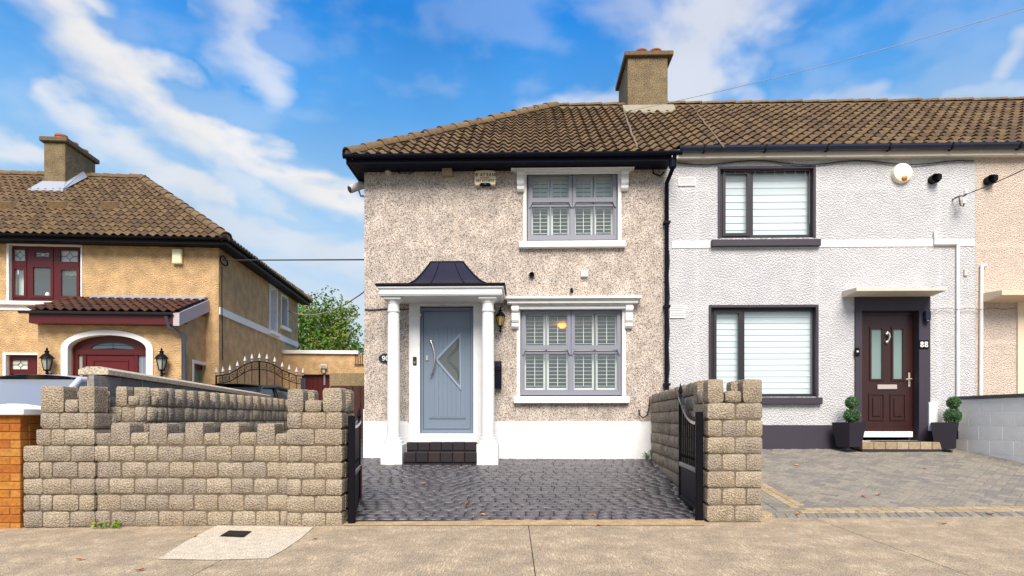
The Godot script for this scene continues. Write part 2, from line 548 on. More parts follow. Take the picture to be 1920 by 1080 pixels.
func make_sky() -> ImageTexture:
	# air and cirrus; streaks lie along lines given as directions (azimuth tangent, elevation tangent)
	var W := 3072
	var H := 1536
	var data := PackedFloat32Array()
	data.resize(W * H * 3)
	var grad := [[0.0, lin(214, 230, 244)], [6.0, lin(204, 226, 246)], [12.0, lin(194, 220, 245)], [19.0, lin(156, 202, 243)], [26.0, lin(94, 168, 237)], [33.0, lin(46, 140, 228)], [50.0, lin(34, 118, 212)], [90.0, lin(26, 96, 190)]]
	var n1 := noise(FastNoiseLite.TYPE_SIMPLEX_SMOOTH, 2.2, 41, 5)
	var n2 := noise(FastNoiseLite.TYPE_SIMPLEX_SMOOTH, 8.0, 42, 6)
	var n3 := noise(FastNoiseLite.TYPE_SIMPLEX_SMOOTH, 1.1, 43, 3)
	var n4 := noise(FastNoiseLite.TYPE_SIMPLEX_SMOOTH, 26.0, 44, 4)
	var P := func(x: float, y: float) -> Vector2: return Vector2((x - CX) / FOC, (CY - y) / FOC)
	# [point, point, half width at each, strength]
	var streaks := []
	var add := func(pts: Array, w: Array, s: float):
		for i in pts.size() - 1:
			streaks.append([P.call(pts[i][0], pts[i][1]), P.call(pts[i + 1][0], pts[i + 1][1]), w[i] / FOC, w[i + 1] / FOC, s])
	add.call([[60, -90], [130, 0], [190, 90], [290, 180], [400, 262], [500, 318], [670, 392]], [70, 62, 58, 52, 40, 32, 14], 0.95)
	add.call([[470, -60], [462, 60], [520, 180]], [70, 66, 26], 0.62)
	add.call([[80, 170], [190, 245], [310, 320], [440, 372]], [22, 46, 42, 24], 0.75)
	add.call([[-120, 250], [0, 280], [90, 304]], [30, 22, 10], 0.7)
	add.call([[420, 330], [520, 378], [560, 400]], [34, 30, 14], 0.5)
	add.call([[380, 400], [520, 455], [700, 480]], [30, 42, 34], 0.5)
	add.call([[540, 590], [700, 640]], [60, 60], 0.3)
	add.call([[1340, -120], [1330, 0], [1300, 110], [1275, 200]], [150, 124, 80, 70], 0.74)
	add.call([[1150, -50], [1270, 60]], [70, 60], 0.4)
	add.call([[1500, -60], [1380, 60]], [60, 50], 0.35)
	add.call([[1930, 70], [1890, 150]], [26, 20], 0.55)
	add.call([[1000, 196], [1160, 190]], [26, 34], 0.55)
	add.call([[1400, 196], [1950, 180]], [24, 22], 0.4)
	for j in H / 2:
		var el := PI / 2 - PI * (j + 0.5) / H
		var deg := rad_to_deg(el)
		var base: Vector3 = grad[-1][1]
		for k in grad.size() - 1:
			if deg <= grad[k + 1][0]:
				base = grad[k][1].lerp(grad[k + 1][1], clampf((deg - grad[k][0]) / (grad[k + 1][0] - grad[k][0]), 0, 1))
				break
		for i in W:
			var az := TAU * (i + 0.5) / W
			var dir := Vector3(sin(az) * cos(el), sin(el), -cos(az) * cos(el))
			var a := n1.get_noise_3dv(dir)
			var b := n2.get_noise_3d(dir.x + a * 0.06, dir.y * 2.2, dir.z)
			var e := n4.get_noise_3d(dir.x * 0.8 + dir.y * 0.5 + a * 0.05, dir.y * 1.6, dir.z * 0.5)
			var c := 0.0
			if dir.z < -0.35:
				var p := Vector2(dir.x / -dir.z, dir.y / -dir.z)
				p += Vector2(a, b) * 0.028 + Vector2(b, -a) * 0.012
				for s in streaks:
					var ab: Vector2 = s[1] - s[0]
					var t := clampf((p - s[0]).dot(ab) / ab.length_squared(), 0.0, 1.0)
					var dist: float = (p - s[0] - ab * t).length()
					var hw: float = lerpf(s[2], s[3], t)
					if dist < hw * 1.7:
						c = maxf(c, s[4] * smoothstep(1.75, 0.0, dist / hw + (b * 0.9 + a * 0.45 + e * 0.45)))
			# thin cirrus of the same kind all round
			var gnl := n3.get_noise_3d(dir.x * 1.5 + 7.0, dir.y * 3.0, dir.z * 1.5)
			var away := smoothstep(0.62, 0.2, -dir.z) + smoothstep(0.55, 0.75, dir.y)
			c = maxf(c, clampf(away, 0, 1) * 0.85 * smoothstep(-0.12, 0.42, gnl + b * 0.35))
			c = maxf(c, 0.16 * smoothstep(0.0, 0.5, a + b * 0.6))
			var cl := lin(243, 241, 240)
			var v := base.lerp(cl, c)
			# faint mottling of the blue
			v *= 1.0 + 0.10 * n3.get_noise_3d(dir.x * 4.0, dir.y * 5.0, dir.z * 4.0)
			var at := (j * W + i) * 3
			data[at] = v.x; data[at + 1] = v.y; data[at + 2] = v.z
	var low := lin(190, 180, 165) * 0.5
	for i in range((H / 2) * W, H * W):
		data[i * 3] = low.x; data[i * 3 + 1] = low.y; data[i * 3 + 2] = low.z
	var im := Image.create_from_data(W, H, false, Image.FORMAT_RGBF, data.to_byte_array())
	return ImageTexture.create_from_image(im)

# ------------------------------------------------------------------ stone walls
func stone(w: float, h: float, d: float, k: int, dress := 1.0) -> Mesh:   # rock-faced block; its face looks along +z and bulges past z = 0
	var key := "%.2f %.3f %.2f %d %.1f" % [snappedf(w, 0.01), h, d, k, dress]
	if stones.has(key): return stones[key]
	w = snappedf(w, 0.01)
	var s := S()
	var r := RandomNumberGenerator.new()
	r.seed = hash(key)
	var nx := 4; var ny := 3
	var g := []
	var c := 0.009 * dress
	for j in ny + 1:
		var row := []
		for i in nx + 1:
			var ex := i == 0 or i == nx
			var ey := j == 0 or j == ny
			var x := (float(i) / nx - 0.5)
			var y := (float(j) / ny - 0.5)
			if not ex: x = signf(x) * pow(absf(x) * 2.0, 0.45) * 0.5 if absf(x) > 0.01 else 0.0
			if not ey: y *= 2.1
			var p := Vector3(x * w, y * h, 0)
			if ex and ey: p -= Vector3(signf(x) * 0.007, signf(y) * 0.007, 0) * dress
			if ex or ey: p += Vector3(-signf(x) * r.randf() * 0.005 if ex else 0.0, -signf(y) * r.randf() * 0.005 if ey else 0.0, -c - r.randf() * 0.006 * dress)
			else: p.z = r.randf_range(-0.006, 0.012) * dress
			row.append(p)
		g.append(row)
	s.smooth()
	for j in ny:
		for i in nx:
			s.quad(g[j][i], g[j][i + 1], g[j + 1][i + 1], g[j + 1][i])
	s.flat()
	var ring := []
	for i in nx: ring.append(g[0][i])
	for j in ny: ring.append(g[j][nx])
	for i in range(nx, 0, -1): ring.append(g[ny][i])
	for j in range(ny, 0, -1): ring.append(g[j][0])
	for i in ring.size():
		var a: Vector3 = ring[i]; var b: Vector3 = ring[(i + 1) % ring.size()]
		s.quad(Vector3(a.x, a.y, -d), Vector3(b.x, b.y, -d), b, a)
	s.quad(Vector3(w / 2, -h / 2, -d), Vector3(-w / 2, -h / 2, -d), Vector3(-w / 2, h / 2, -d), Vector3(w / 2, h / 2, -d))
	var m := s.done()
	stones[key] = m
	return m

func walk(path: PackedVector2Array, dist: float) -> Vector2:
	for i in path.size() - 1:
		var l := path[i].distance_to(path[i + 1])
		if dist <= l or i == path.size() - 2: return path[i].lerp(path[i + 1], dist / l)
		dist -= l
	return path[-1]

func path_length(path: PackedVector2Array) -> float:
	var l := 0.0
	for i in path.size() - 1: l += path[i].distance_to(path[i + 1])
	return l

func course(parent: Node3D, path: PackedVector2Array, y: float, h: float, depth: float, lens: Array, from := 0.0, to := -1.0, lows := [], dress := 1.0, palette := [], called := "stone_block") -> void:
	# one row of blocks along a line on the ground (x, z); faces look to the right of its direction
	# lows: heights used in turn instead of h, for the uneven top row
	if palette.is_empty(): palette = m_stone
	var total := path_length(path) if to < 0 else to
	var at := from
	var i := 0
	while at < total - 0.03:
		var w: float = lens[i % lens.size()] * rng.randf_range(0.97, 1.03)
		if total - at - w < 0.07: w = total - at
		var hh: float = h if lows.is_empty() else lows[i % lows.size()]
		var a := walk(path, at); var b := walk(path, at + w)
		var dir := (b - a).normalized()
		var X := Vector3(dir.x, 0, dir.y)
		var Z := X.cross(Vector3.UP)
		var bw := a.distance_to(b) - 0.007
		var t := Transform3D(Basis(X, Vector3.UP, Z).rotated(Vector3.UP, rng.randf_range(-0.012, 0.012) * minf(dress, 1.0)), Vector3((a.x + b.x) / 2, y + hh / 2, (a.y + b.y) / 2) + Z * rng.randf_range(-0.006, 0.006) * minf(dress, 1.0))
		piece(parent, called, stone(bw, hh - 0.007, depth, rng.randi() % 4, dress), palette[rng.randi() % palette.size()], t)
		at += w
		i += 1

func core(path: PackedVector2Array, y0: float, y1: float, depth: float, inset := 0.014) -> Shape:   # mortar between the blocks
	var s := S()
	for i in path.size() - 1:
		var a := path[i]; var b := path[i + 1]
		var d := (b - a).normalized()
		var n := Vector2(-d.y, d.x)   # right of the direction in (x, z)
		var na := n; var nb := n
		if i > 0:
			var p := (path[i] - path[i - 1]).normalized()
			na = (Vector2(-p.y, p.x) + n).normalized()
		if i < path.size() - 2:
			var p := (path[i + 2] - path[i + 1]).normalized()
			nb = (Vector2(-p.y, p.x) + n).normalized()
		var f := [a - na * inset, b - nb * inset, b - nb * (depth - 0.01), a - na * (depth - 0.01)]
		var q := []
		for y in [y0, y1]: for v in f: q.append(Vector3(v.x, y, v.y))
		s.hexa(q)
	return s

func pillar(parent: Node3D, x0: float, x1: float, zf: float, depth: float, y0: float, pitch: float, rows: int, flip: int) -> void:
	# square pillar of paired and tripled blocks with a notched top; front face at z = zf
	var w := x1 - x0
	part(parent, "mortar", S().box(Vector3(x0 + 0.02, y0 - 0.1, zf - depth + 0.02), Vector3(x1 - 0.02, y0 + rows * pitch, zf - 0.015)), m_mortar)
	for r in rows:
		var y := y0 + r * pitch
		var cuts := [0.0, 0.5, 1.0] if (r + flip) % 2 == 0 else [0.0, 0.27, 0.70, 1.0]
		var back := 0.27 if (r + flip) % 2 == 0 else 0.5
		for i in cuts.size() - 1:
			var a: float = x0 + w * cuts[i]; var b: float = x0 + w * cuts[i + 1]
			var c := Vector3((a + b) / 2, y + pitch / 2, zf + rng.randf_range(-0.006, 0.006))
			piece(parent, "stone_block", stone(b - a - 0.008, pitch - 0.008, depth * back, rng.randi() % 4), m_stone[rng.randi() % m_stone.size()], Transform3D(Basis(), c))
		for i in 2:
			var a: float = x0 + w * 0.5 * i; var b: float = a + w * 0.5
			var c := Vector3((a + b) / 2, y + pitch / 2, zf - depth)
			piece(parent, "stone_block", stone(b - a - 0.008, pitch - 0.008, depth * (1.0 - back) - 0.014, rng.randi() % 4), m_stone[rng.randi() % m_stone.size()], Transform3D(Basis(Vector3.UP, PI), c))
	# top: tall blocks at the corners, low ones between
	var y := y0 + rows * pitch
	for fr in [0, 1]:
		var z := zf if fr == 0 else zf - depth
		var turn := 0.0 if fr == 0 else PI
		for c in [[0.0, 0.31, 0.225], [0.31, 0.63, 0.115], [0.63, 1.0, 0.235]]:
			var a: float = x0 + w * c[0]; var b: float = x0 + w * c[1]
			var hh: float = c[2] * rng.randf_range(0.97, 1.03)
			piece(parent, "stone_block", stone(b - a - 0.012, hh, depth * 0.31, rng.randi() % 4), m_stone[rng.randi() % m_stone.size()], Transform3D(Basis(Vector3.UP, turn), Vector3((a + b) / 2, y + hh / 2, z)))
	for sd in [0, 1]:
		var hh := 0.115
		var x := x0 if sd == 0 else x1
		piece(parent, "stone_block", stone(depth * 0.36, hh, w * 0.31, sd), m_stone[sd], Transform3D(Basis(Vector3.UP, -PI / 2 if sd == 0 else PI / 2), Vector3(x, y + hh / 2, zf - depth / 2)))

func P2(a: Array) -> PackedVector2Array:
	var p := PackedVector2Array()
	for v in a: p.append(Vector2(v[0], v[1]))
	return p

func pave_y(x: float, z: float) -> float:   # height of the footpath
	return 0.015 + 0.008 * x + 0.02 * (-z - 6.1)

func drive_y(z: float) -> float:
	return 0.03 + 0.0845 * (-z - 6.2)

func drive2_y(z: float, x := 4.0) -> float:
	return 0.050 + 0.122 * (-z - 6.2) + 0.008 * (x - 4.0)

func garden_walls() -> void:
	var p := 0.1615
	# low front wall with its notched top
	var y0 := -0.02
	var f := thing("garden_wall", "low grey rock-faced block wall with notched top, between the pavement and the driveway, beside the brick pillar", "wall", WF, Vector3(-2.9, y0, -Z1), "")
	var xl := -4.10; var xr := -2.21
	var path := P2([[xl, -Z1], [xr, -Z1]])
	part(f, "mortar", core(path, y0 - 0.15, y0 + 5 * p + 0.09, 0.24), m_mortar)
	for r in 5:
		course(f, path, y0 + r * p, p, 0.24, [0.235, 0.25, 0.225, 0.245], 0.0 if r % 2 else -0.11, -1.0)
	course(f, path, y0 + 5 * p, p, 0.24, [0.155, 0.195, 0.17, 0.19, 0.165, 0.185], -0.02, -1.0, [0.125, 0.228, 0.13, 0.222, 0.122, 0.23])
	# broad left pillar, stepped where it meets the brick one
	var lp := thing("stone_pillar", "broad grey block pillar with stepped left edge beside the orange brick pillar", "pillar", WF, Vector3(-4.4, y0, -Z1), "")
	var xe := -4.10
	part(lp, "mortar", S().box(Vector3(-4.62, y0 - 0.15, -Z1 - 0.44), Vector3(xe - 0.02, y0 + 7 * p, -Z1 + 0.01)), m_mortar)
	part(lp, "mortar", S().box(Vector3(-4.79, y0 - 0.15, -Z1 - 0.44), Vector3(-4.625, y0 + 5 * p - 0.02, -Z1 + 0.008)), m_mortar)
	for r in 7:
		var x0 := -4.81 if r < 5 else (-4.69 if r == 5 else -4.645)
		var pp := P2([[x0, -Z1 + 0.03], [xe, -Z1 + 0.03]])
		course(lp, pp, y0 + r * p, p, 0.25, [[0.20, 0.27, 0.24] , [0.165, 0.13, 0.25, 0.20]][r % 2])
		var side := P2([[xe, -Z1 + 0.03 - 0.26], [xe, -Z1 - 0.45]])
		course(lp, side, y0 + r * p, p, 0.3, [0.24])
		course(lp, P2([[-4.3, -Z1 - 0.46], [x0, -Z1 - 0.46]]), y0 + r * p, p, 0.2, [0.22, 0.25])
	for c in [[-4.645, -4.40, 0.265], [-4.40, -4.265, 0.13], [-4.265, -4.10, 0.262]]:
		piece(lp, "stone_block", stone(c[1] - c[0] - 0.01, c[2], 0.2, 1), m_stone[rng.randi() % m_stone.size()], Transform3D(Basis(), Vector3((c[0] + c[1]) / 2, y0 + 7 * p + c[2] / 2, -Z1 + 0.03)))
	for c in [[-4.645, -4.45, 0.22], [-4.44, -4.25, 0.23]]:
		piece(lp, "stone_block", stone(c[1] - c[0] - 0.01, c[2], 0.16, 2), m_stone[rng.randi() % m_stone.size()], Transform3D(Basis(), Vector3((c[0] + c[1]) / 2, y0 + 7 * p + c[2] / 2, -Z1 - 0.28)))
	# pillar at the left of the gateway
	var gp := thing("stone_pillar", "tall grey block pillar with notched top at the left of the driveway gateway", "pillar", WF, Vector3(-1.93, y0, -Z1), "")
	pillar(gp, -2.215, -1.665, -Z1 + 0.035, 0.50, -0.035, 0.1645, 7, 1)
	var gr := thing("stone_pillar", "tall grey block pillar with notched top at the right of the driveway gateway, beside the open black gate", "pillar", WF, Vector3(2.19, 0.04, -Z1), "")
	pillar(gr, 1.916, 2.467, -Z1 + 0.035, 0.50, 0.035, 0.1675, 7, 0)
	# the side wall of the drive, curving back from the left pillar
	var sw := thing("garden_wall", "taller grey block wall with notched top curving back along the left side of the driveway", "wall", WF, Vector3(-3.8, 0, -8.0), "")
	var sp := P2([[-4.12, -6.36], [-3.96, -6.39], [-3.86, -6.47], [-3.81, -6.6], [-3.80, -6.8], [-3.83, -8.5], [-3.88, -10.7]])
	part(sw, "mortar", core(sp, -0.1, 1.20, 0.24), m_mortar)
	var wp := 0.162
	for r in 7:
		course(sw, sp, 0.045 + r * wp, wp, 0.14, [0.115, 0.13], 0.0 if r % 2 else -0.05, 0.62)
		course(sw, sp, 0.045 + r * wp, wp, 0.24, [0.22, 0.2, 0.235] if r % 2 else [0.12, 0.235, 0.2], 0.62)
	course(sw, sp, 0.045 + 7 * wp, wp, 0.14, [0.12, 0.11], 0.0, 0.62, [0.21, 0.115])
	course(sw, sp, 0.045 + 7 * wp, wp, 0.24, [0.14, 0.135], 0.62, -1.0, [0.215, 0.115])
	# end of that wall: a stub pillar at the side passage
	var stub := thing("stone_pillar", "small block pillar ending the left side wall, far back by the side passage", "pillar", WF, Vector3(-3.8, 0.3, -10.9), "")
	for r in 6:
		course(stub, P2([[-3.98, -10.72], [-3.56, -10.72]]), 0.25 + r * 0.19, 0.19, 0.3, [0.21, 0.21] if r % 2 else [0.14, 0.28])
	part(stub, "mortar", S().box(Vector3(-3.97, 0.1, -11.0), Vector3(-3.57, 1.38, -10.745)), m_mortar)
	# wall on the right of the drive
	var rw := thing("garden_wall", "grey block wall running back to the house along the right side of the dark driveway", "wall", WF, Vector3(2.2, 0.1, -8.3), "")
	var rp := P2([[2.33, -10.24], [1.99, -6.54]])
	part(rw, "mortar", core(rp, -0.1, 1.28, 0.24), m_mortar)
	for r in 8:
		course(rw, rp, 0.02 + r * 0.1615, 0.1615, 0.24, [0.235, 0.25, 0.22], 0.0 if r % 2 else -0.12)
	course(rw, rp, 0.02 + 8 * 0.1615, 0.15, 0.24, [0.15, 0.14, 0.16], 0.0, -1.0, [0.155, 0.145, 0.15])
	# the far face, towards the white house
	# neighbour's wall with the cream capping, of grey blocks showing through worn render
	var cw := thing("capped_wall", "grey concrete block boundary wall with pale flat coping, in front of the tan house", "wall", WF, Vector3(-4.4, 0.1, -8.8), "")
	var n0 := Vector2(-4.30, -6.52); var n1 := Vector2(-4.44, -11.2)
	var dd := (n1 - n0).normalized(); var nn := Vector2(-dd.y, dd.x)
	var cp := PackedVector2Array([n0, n1])
	part(cw, "mortar", core(cp, -0.1, 1.50, 0.22, 0.006), mat(rgb(190, 166, 130), 0.95))
	var pal := []
	for c in [[156, 153, 152], [166, 162, 158], [146, 144, 146]]:
		pal.append(textured(rgb(c[0], c[1], c[2]), 0.95, m_stone[0].albedo_texture, 1.2))
	for r in 7:
		course(cw, cp, 0.0 + r * 0.215, 0.215, 0.06, [0.44], 0.0 if r % 2 else -0.22, -1.0, [], 0.3, pal, "concrete_block")
	course(cw, PackedVector2Array([n0 - nn * 0.21, n0]), 1.29, 0.2, 0.05, [0.12, 0.1], 0.0, -1.0, [], 0.3, pal, "concrete_block")
	var cap := S()
	var top0 := 1.515; var ov := 0.045
	var q := []
	var a0 := n0 - dd * 0.06 + nn * ov; var a1 := n0 - dd * 0.06 - nn * (0.22 + ov)
	var b0 := n1 + nn * ov; var b1 := n1 - nn * (0.22 + ov)
	for y in [0.0, 0.055]:
		q = []
		var y2: float = y
		for v in [a1, a0, b0, b1]: q.append(Vector3(v.x, top0 + y2 + (0.0 if v == a0 or v == a1 else -0.10), v.y))
		if y2 == 0.0:
			var qq := q.duplicate()
			var k := []
			for v in q: k.append(v + Vector3(0, 0.05, 0))
			cap.hexa(qq + k)
		else:
			var ins := []
			var mid0 := (a0 + a1) / 2; var mid1 := (b0 + b1) / 2
			for v in [a1, a0, b0, b1]:
				var c: Vector2 = v.lerp(mid0 if v == a0 or v == a1 else mid1, 0.55)
				ins.append(Vector3(c.x, top0 + 0.085 + (0.0 if v == a0 or v == a1 else -0.10), c.y))
			var low := []
			for v in q: low.append(v - Vector3(0, 0.005, 0))
			cap.hexa(low + ins)
	part(cw, "coping", cap, textured(rgb(226, 212, 188), 0.85, m_stone[0].albedo_texture, 0.8))
	# orange brick pillar at the left edge
	var bp := thing("brick_pillar", "orange brick pillar with white capstone at the left edge, next to the grey block wall", "pillar", WF, Vector3(-5.05, -0.03, -Z1), "")
	var bx0 := -5.25; var bx1 := -4.815; var bz := -Z1 + 0.04
	part(bp, "mortar", S().box(Vector3(bx0 + 0.008, -0.2, bz - 0.43), Vector3(bx1 - 0.008, 1.085, bz - 0.008)), mat(rgb(150, 92, 44), 0.95))
	for r in 14:
		var y := -0.05 + r * 0.0812
		var cuts := [0.0, 0.215, 0.435] if r % 2 else [0.0, 0.105, 0.33, 0.435]
		for i in cuts.size() - 1:
			var s := S().bbox(Vector3(bx0 + cuts[i] + 0.005, y, bz - 0.1), Vector3(bx0 + cuts[i + 1] - 0.005, y + 0.071, bz + rng.randf_range(-0.002, 0.002)), 0.004)
			part(bp, "brick", s, m_brick[rng.randi() % 4])
		for k in 2:
			var za := bz - 0.11 - k * 0.165
			var s2 := S().bbox(Vector3(bx1 - 0.1, y, za - 0.155), Vector3(bx1, y + 0.071, za), 0.004)
			part(bp, "brick", s2, m_brick[rng.randi() % 4])
	var c0 := S()
	c0.bbox(Vector3(bx0 - 0.06, 1.085, bz - 0.49), Vector3(bx1 + 0.07, 1.15, bz + 0.06), 0.008)
	c0.hexa([Vector3(bx0 - 0.05, 1.15, bz + 0.05), Vector3(bx1 + 0.06, 1.15, bz + 0.05), Vector3(bx1 + 0.06, 1.15, bz - 0.48), Vector3(bx0 - 0.05, 1.15, bz - 0.48),
		Vector3(bx0 + 0.17, 1.20, bz - 0.17), Vector3(bx1 - 0.16, 1.20, bz - 0.17), Vector3(bx1 - 0.16, 1.20, bz - 0.26), Vector3(bx0 + 0.17, 1.20, bz - 0.26)])
	part(bp, "capstone", c0, m_whitewall)
	# painted white block wall beyond the white house's door
	var ww := thing("white_wall", "white painted block wall with dark coping at the right edge, beside the brown door", "wall", WF, Vector3(7.5, 0.3, -8.5), "")
	var w0 := Vector2(7.36, -10.12); var w1 := Vector2(7.52, -6.3)
	var wpth := PackedVector2Array([w0, w1])
	part(ww, "mortar", core(wpth, 0.0, 1.36, 0.2, 0.004), mat(rgb(246, 246, 246), 0.85))
	for r in 6:
		course(ww, wpth, 0.06 + r * 0.218, 0.218, 0.05, [0.44], 0.0 if r % 2 else -0.22, -1.0, [], 0.08, [m_whitewall], "painted_block")
	var wd := (w1 - w0).normalized(); var wn := Vector2(-wd.y, wd.x)
	var e := []
	for y in [1.365, 1.415]:
		for v in [w0 + wn * 0.03, w1 + wn * 0.03, w1 - wn * 0.23, w0 - wn * 0.23]: e.append(Vector3(v.x, y, v.y))
	part(ww, "coping", S().hexa(e), mat(rgb(78, 78, 82), 0.85))

# ------------------------------------------------------------------ ground
func sheet(a: Vector3, b: Vector3, c: Vector3, d: Vector3, n := 1) -> Shape:
	var s := S()
	for i in n:
		for j in n:
			var f := func(u: float, v: float) -> Vector3: return a.lerp(b, u).lerp(d.lerp(c, u), v)
			s.quad(f.call(float(i) / n, float(j) / n), f.call(float(i + 1) / n, float(j) / n), f.call(float(i + 1) / n, float(j + 1) / n), f.call(float(i) / n, float(j + 1) / n))
	return s

func on_pave(px: float, py: float) -> Vector3:
	var z := -5.0
	for k in 12:
		var t := -z
		var y := EYE + (CY - py) / FOC * t
		var x := (px - CX) / FOC * t
		# depth at which the sight line meets the footpath's slope
		z = -((EYE - 0.015 - 0.008 * x + 0.02 * 6.1) / ((py - CY) / FOC + 0.02))
	var x2 := (px - CX) / FOC * -z
	return Vector3(x2, pave_y(x2, z), z)

func flat_poly(pts: Array, lift: float) -> Shape:   # thin sheet on the footpath
	var s := S()
	for i in range(1, pts.size() - 1):
		var q := []
		for v in [pts[0], pts[i], pts[i + 1]]: q.append(v + Vector3(0, lift, 0))
		if (q[1] - q[0]).cross(q[2] - q[0]).y < 0: q.reverse()
		s.tri(q[0], q[1], q[2])
	return s

func grounds() -> void:
	structure("ground", S().box(Vector3(-500, -2.0, -900), Vector3(500, -0.35, 60)), mat(rgb(92, 96, 66), 0.95))
	structure("road", S().box(Vector3(-60, -0.5, -2.6), Vector3(60, -0.13, 8)), textured(rgb(74, 72, 72), 0.9, m_stone[0].albedo_texture, 1.0))
	var kerb := S()
	for i in 30: kerb.bbox(Vector3(-15 + i, -0.4, -2.75), Vector3(-15 + i + 0.992, pave_y(-14.5 + i, -2.7) - 0.002, -2.6), 0.015)
	structure("kerb", kerb, textured(rgb(170, 164, 152), 0.9, m_stone[0].albedo_texture, 1.0))
	# footpath in bays with open joints
	var fp := S()
	var xs := [-30.0, -2.22, 0.16, 3.06, 30.0]
	for i in xs.size() - 1:
		for zz in ([[-2.752, -4.62], [-4.628, -6.23]] if i == 0 else [[-2.752, -6.23]]):
			var a: float = xs[i] + 0.004; var b: float = xs[i + 1] - 0.004
			var q := []
			for y in [-0.3, 0.0]:
				for v in [[a, zz[0]], [b, zz[0]], [b, zz[1]], [a, zz[1]]]: q.append(Vector3(v[0], y if y < 0 else pave_y(v[0], v[1]), v[1]))
			fp.hexa(q)
	structure("footpath", fp, m_pavement)
	var bed := S()
	bed.quad(Vector3(-30, pave_y(-30, -2.76) - 0.015, -2.76), Vector3(30, pave_y(30, -2.76) - 0.015, -2.76), Vector3(30, pave_y(30, -6.2) - 0.015, -6.2), Vector3(-30, pave_y(-30, -6.2) - 0.015, -6.2))
	structure("footpath_bed", bed, mat(rgb(70, 62, 52), 0.95))
	# lighter strip at the gateway and the pale patch round the cover
	structure("threshold", flat_poly([on_pave(640, 986), on_pave(1320, 986), on_pave(1322, 977), on_pave(652, 975)], 0.005), textured(rgb(232, 214, 182), 0.9, m_pavement.albedo_texture, 0.7))
	structure("concrete_patch", flat_poly([on_pave(296, 1049), on_pave(348, 1016), on_pave(407, 986), on_pave(588, 989), on_pave(563, 1011), on_pave(534, 1031), on_pave(502, 1048), on_pave(400, 1051)], 0.005), textured(rgb(244, 232, 208), 0.9, m_stone[0].albedo_texture, 1.3, m_pavement.heightmap_texture, 0.2))
	var cv := thing("utility_cover", "small black metal utility cover set in the pale concrete patch", "cover", WF, on_pave(440, 1002), "")
	var c4 := [on_pave(411, 1007), on_pave(457, 1009), on_pave(473, 997.5), on_pave(429, 996)]
	part(cv, "frame", flat_poly(c4, 0.008), mat(rgb(40, 40, 44), 0.6))
	var inn := []
	var mid: Vector3 = (c4[0] + c4[1] + c4[2] + c4[3]) / 4
	for v in c4: inn.append(mid.lerp(v, 0.86))
	part(cv, "lid", flat_poly(inn, 0.013), m_black)
	# dark cobbled drive
	var dv := structure("driveway", sheet(Vector3(-3.9, drive_y(-6.2) - 0.012, -6.2), Vector3(2.5, drive_y(-6.2) - 0.012, -6.2), Vector3(2.5, drive_y(-13.5) - 0.012, -13.5), Vector3(-3.9, drive_y(-13.5) - 0.012, -13.5)), m_joint)
	var cob := []
	for k in 8:
		var s := S()
		var w := 0.194; var d := 0.124
		var top := []; var bot := []
		for i in 10:
			var q: Vector2 = [Vector2(1, 0.75), Vector2(0.92, 1), Vector2(0.1, 1), Vector2(-0.92, 1), Vector2(-1, 0.75), Vector2(-1, -0.75), Vector2(-0.92, -1), Vector2(-0.1, -1), Vector2(0.92, -1), Vector2(1, -0.75)][i]
			var jx := rng.randf_range(0.98, 1.01); var jz := rng.randf_range(0.97, 1.01)
			bot.append(Vector3(q.x * w / 2 * jx, -0.03, -q.y * d / 2 * jz))
			top.append(Vector3(q.x * (w / 2 - 0.007) * jx, -0.001 + rng.randf_range(-0.0015, 0.0015), -q.y * (d / 2 - 0.006) * jz))
		s.smooth()
		for i in 10:
			var j := (i + 1) % 10
			s.quad(bot[i], bot[j], top[j], top[i])
			s.tri(top[i], top[j], Vector3(0, 0.001, 0))
		cob.append(s.done())
	var slope := Basis(Vector3.RIGHT, atan(0.0845))
	var places := []
	var z := -6.285
	var row := 0
	while z > -13.2:
		var x := -3.75 - rng.randf() * 0.2
		while x < 2.4:
			var far := -z
			var xmin := -1.72 if far < 6.6 else (-2.2 if far < 7.6 else (-2.75 if far < 10.4 else -3.8))
			var xmax := 1.95 + (far - 6.2) * 0.09
			if far > 10.3: xmax = -2.3
			var step := rng.randf_range(0.135, 0.185)
			if x > xmin and x < xmax:
				places.append(Transform3D(slope * Basis(Vector3.UP, rng.randf_range(-0.025, 0.025)) * Basis.from_scale(Vector3(step / 0.2, 1, rng.randf_range(0.98, 1.04))), Vector3(x + step / 2, drive_y(z) + rng.randf_range(-0.003, 0.002), z + 0.004 * sin(x * 2.1 + row))))
			x += step
		z -= 0.129
		row += 1
	scatter(dv, "cobble", places, cob, m_cobble)
	# block-paved drive of the white house
	var pd := structure("block_paved_driveway", sheet(Vector3(2.3, drive2_y(-6.2, 2.3) - 0.008, -6.2), Vector3(9.0, drive2_y(-6.2, 9.0) - 0.008, -6.2), Vector3(9.0, drive2_y(-10.6, 9.0) - 0.008, -10.6), Vector3(2.3, drive2_y(-10.6, 2.3) - 0.008, -10.6)), mat(rgb(122, 116, 104), 0.95))
	var pav := [S().bbox(Vector3(-0.097, -0.05, -0.047), Vector3(0.097, 0.0, 0.047), 0.006).done()]
	var sl := Basis(Vector3.RIGHT, atan(0.122))
	var front := []; var cream := []; var field_ := []
	var x := 2.66
	while x < 8.0:   # soldier course along the footpath
		front.append(Transform3D(sl * Basis(Vector3.UP, PI / 2 - 0.25), Vector3(x, drive2_y(-6.305, x), -6.305)))
		x += 0.1045
	var zz := -6.55
	while zz > -7.9:   # and along the pillar
		front.append(Transform3D(sl * Basis(Vector3.UP, 0.0), Vector3(2.91, drive2_y(zz, 2.91), zz)))
		front.append(Transform3D(sl, Vector3(2.71, drive2_y(zz, 2.71), zz)))
		zz -= 0.1
	x = 3.13
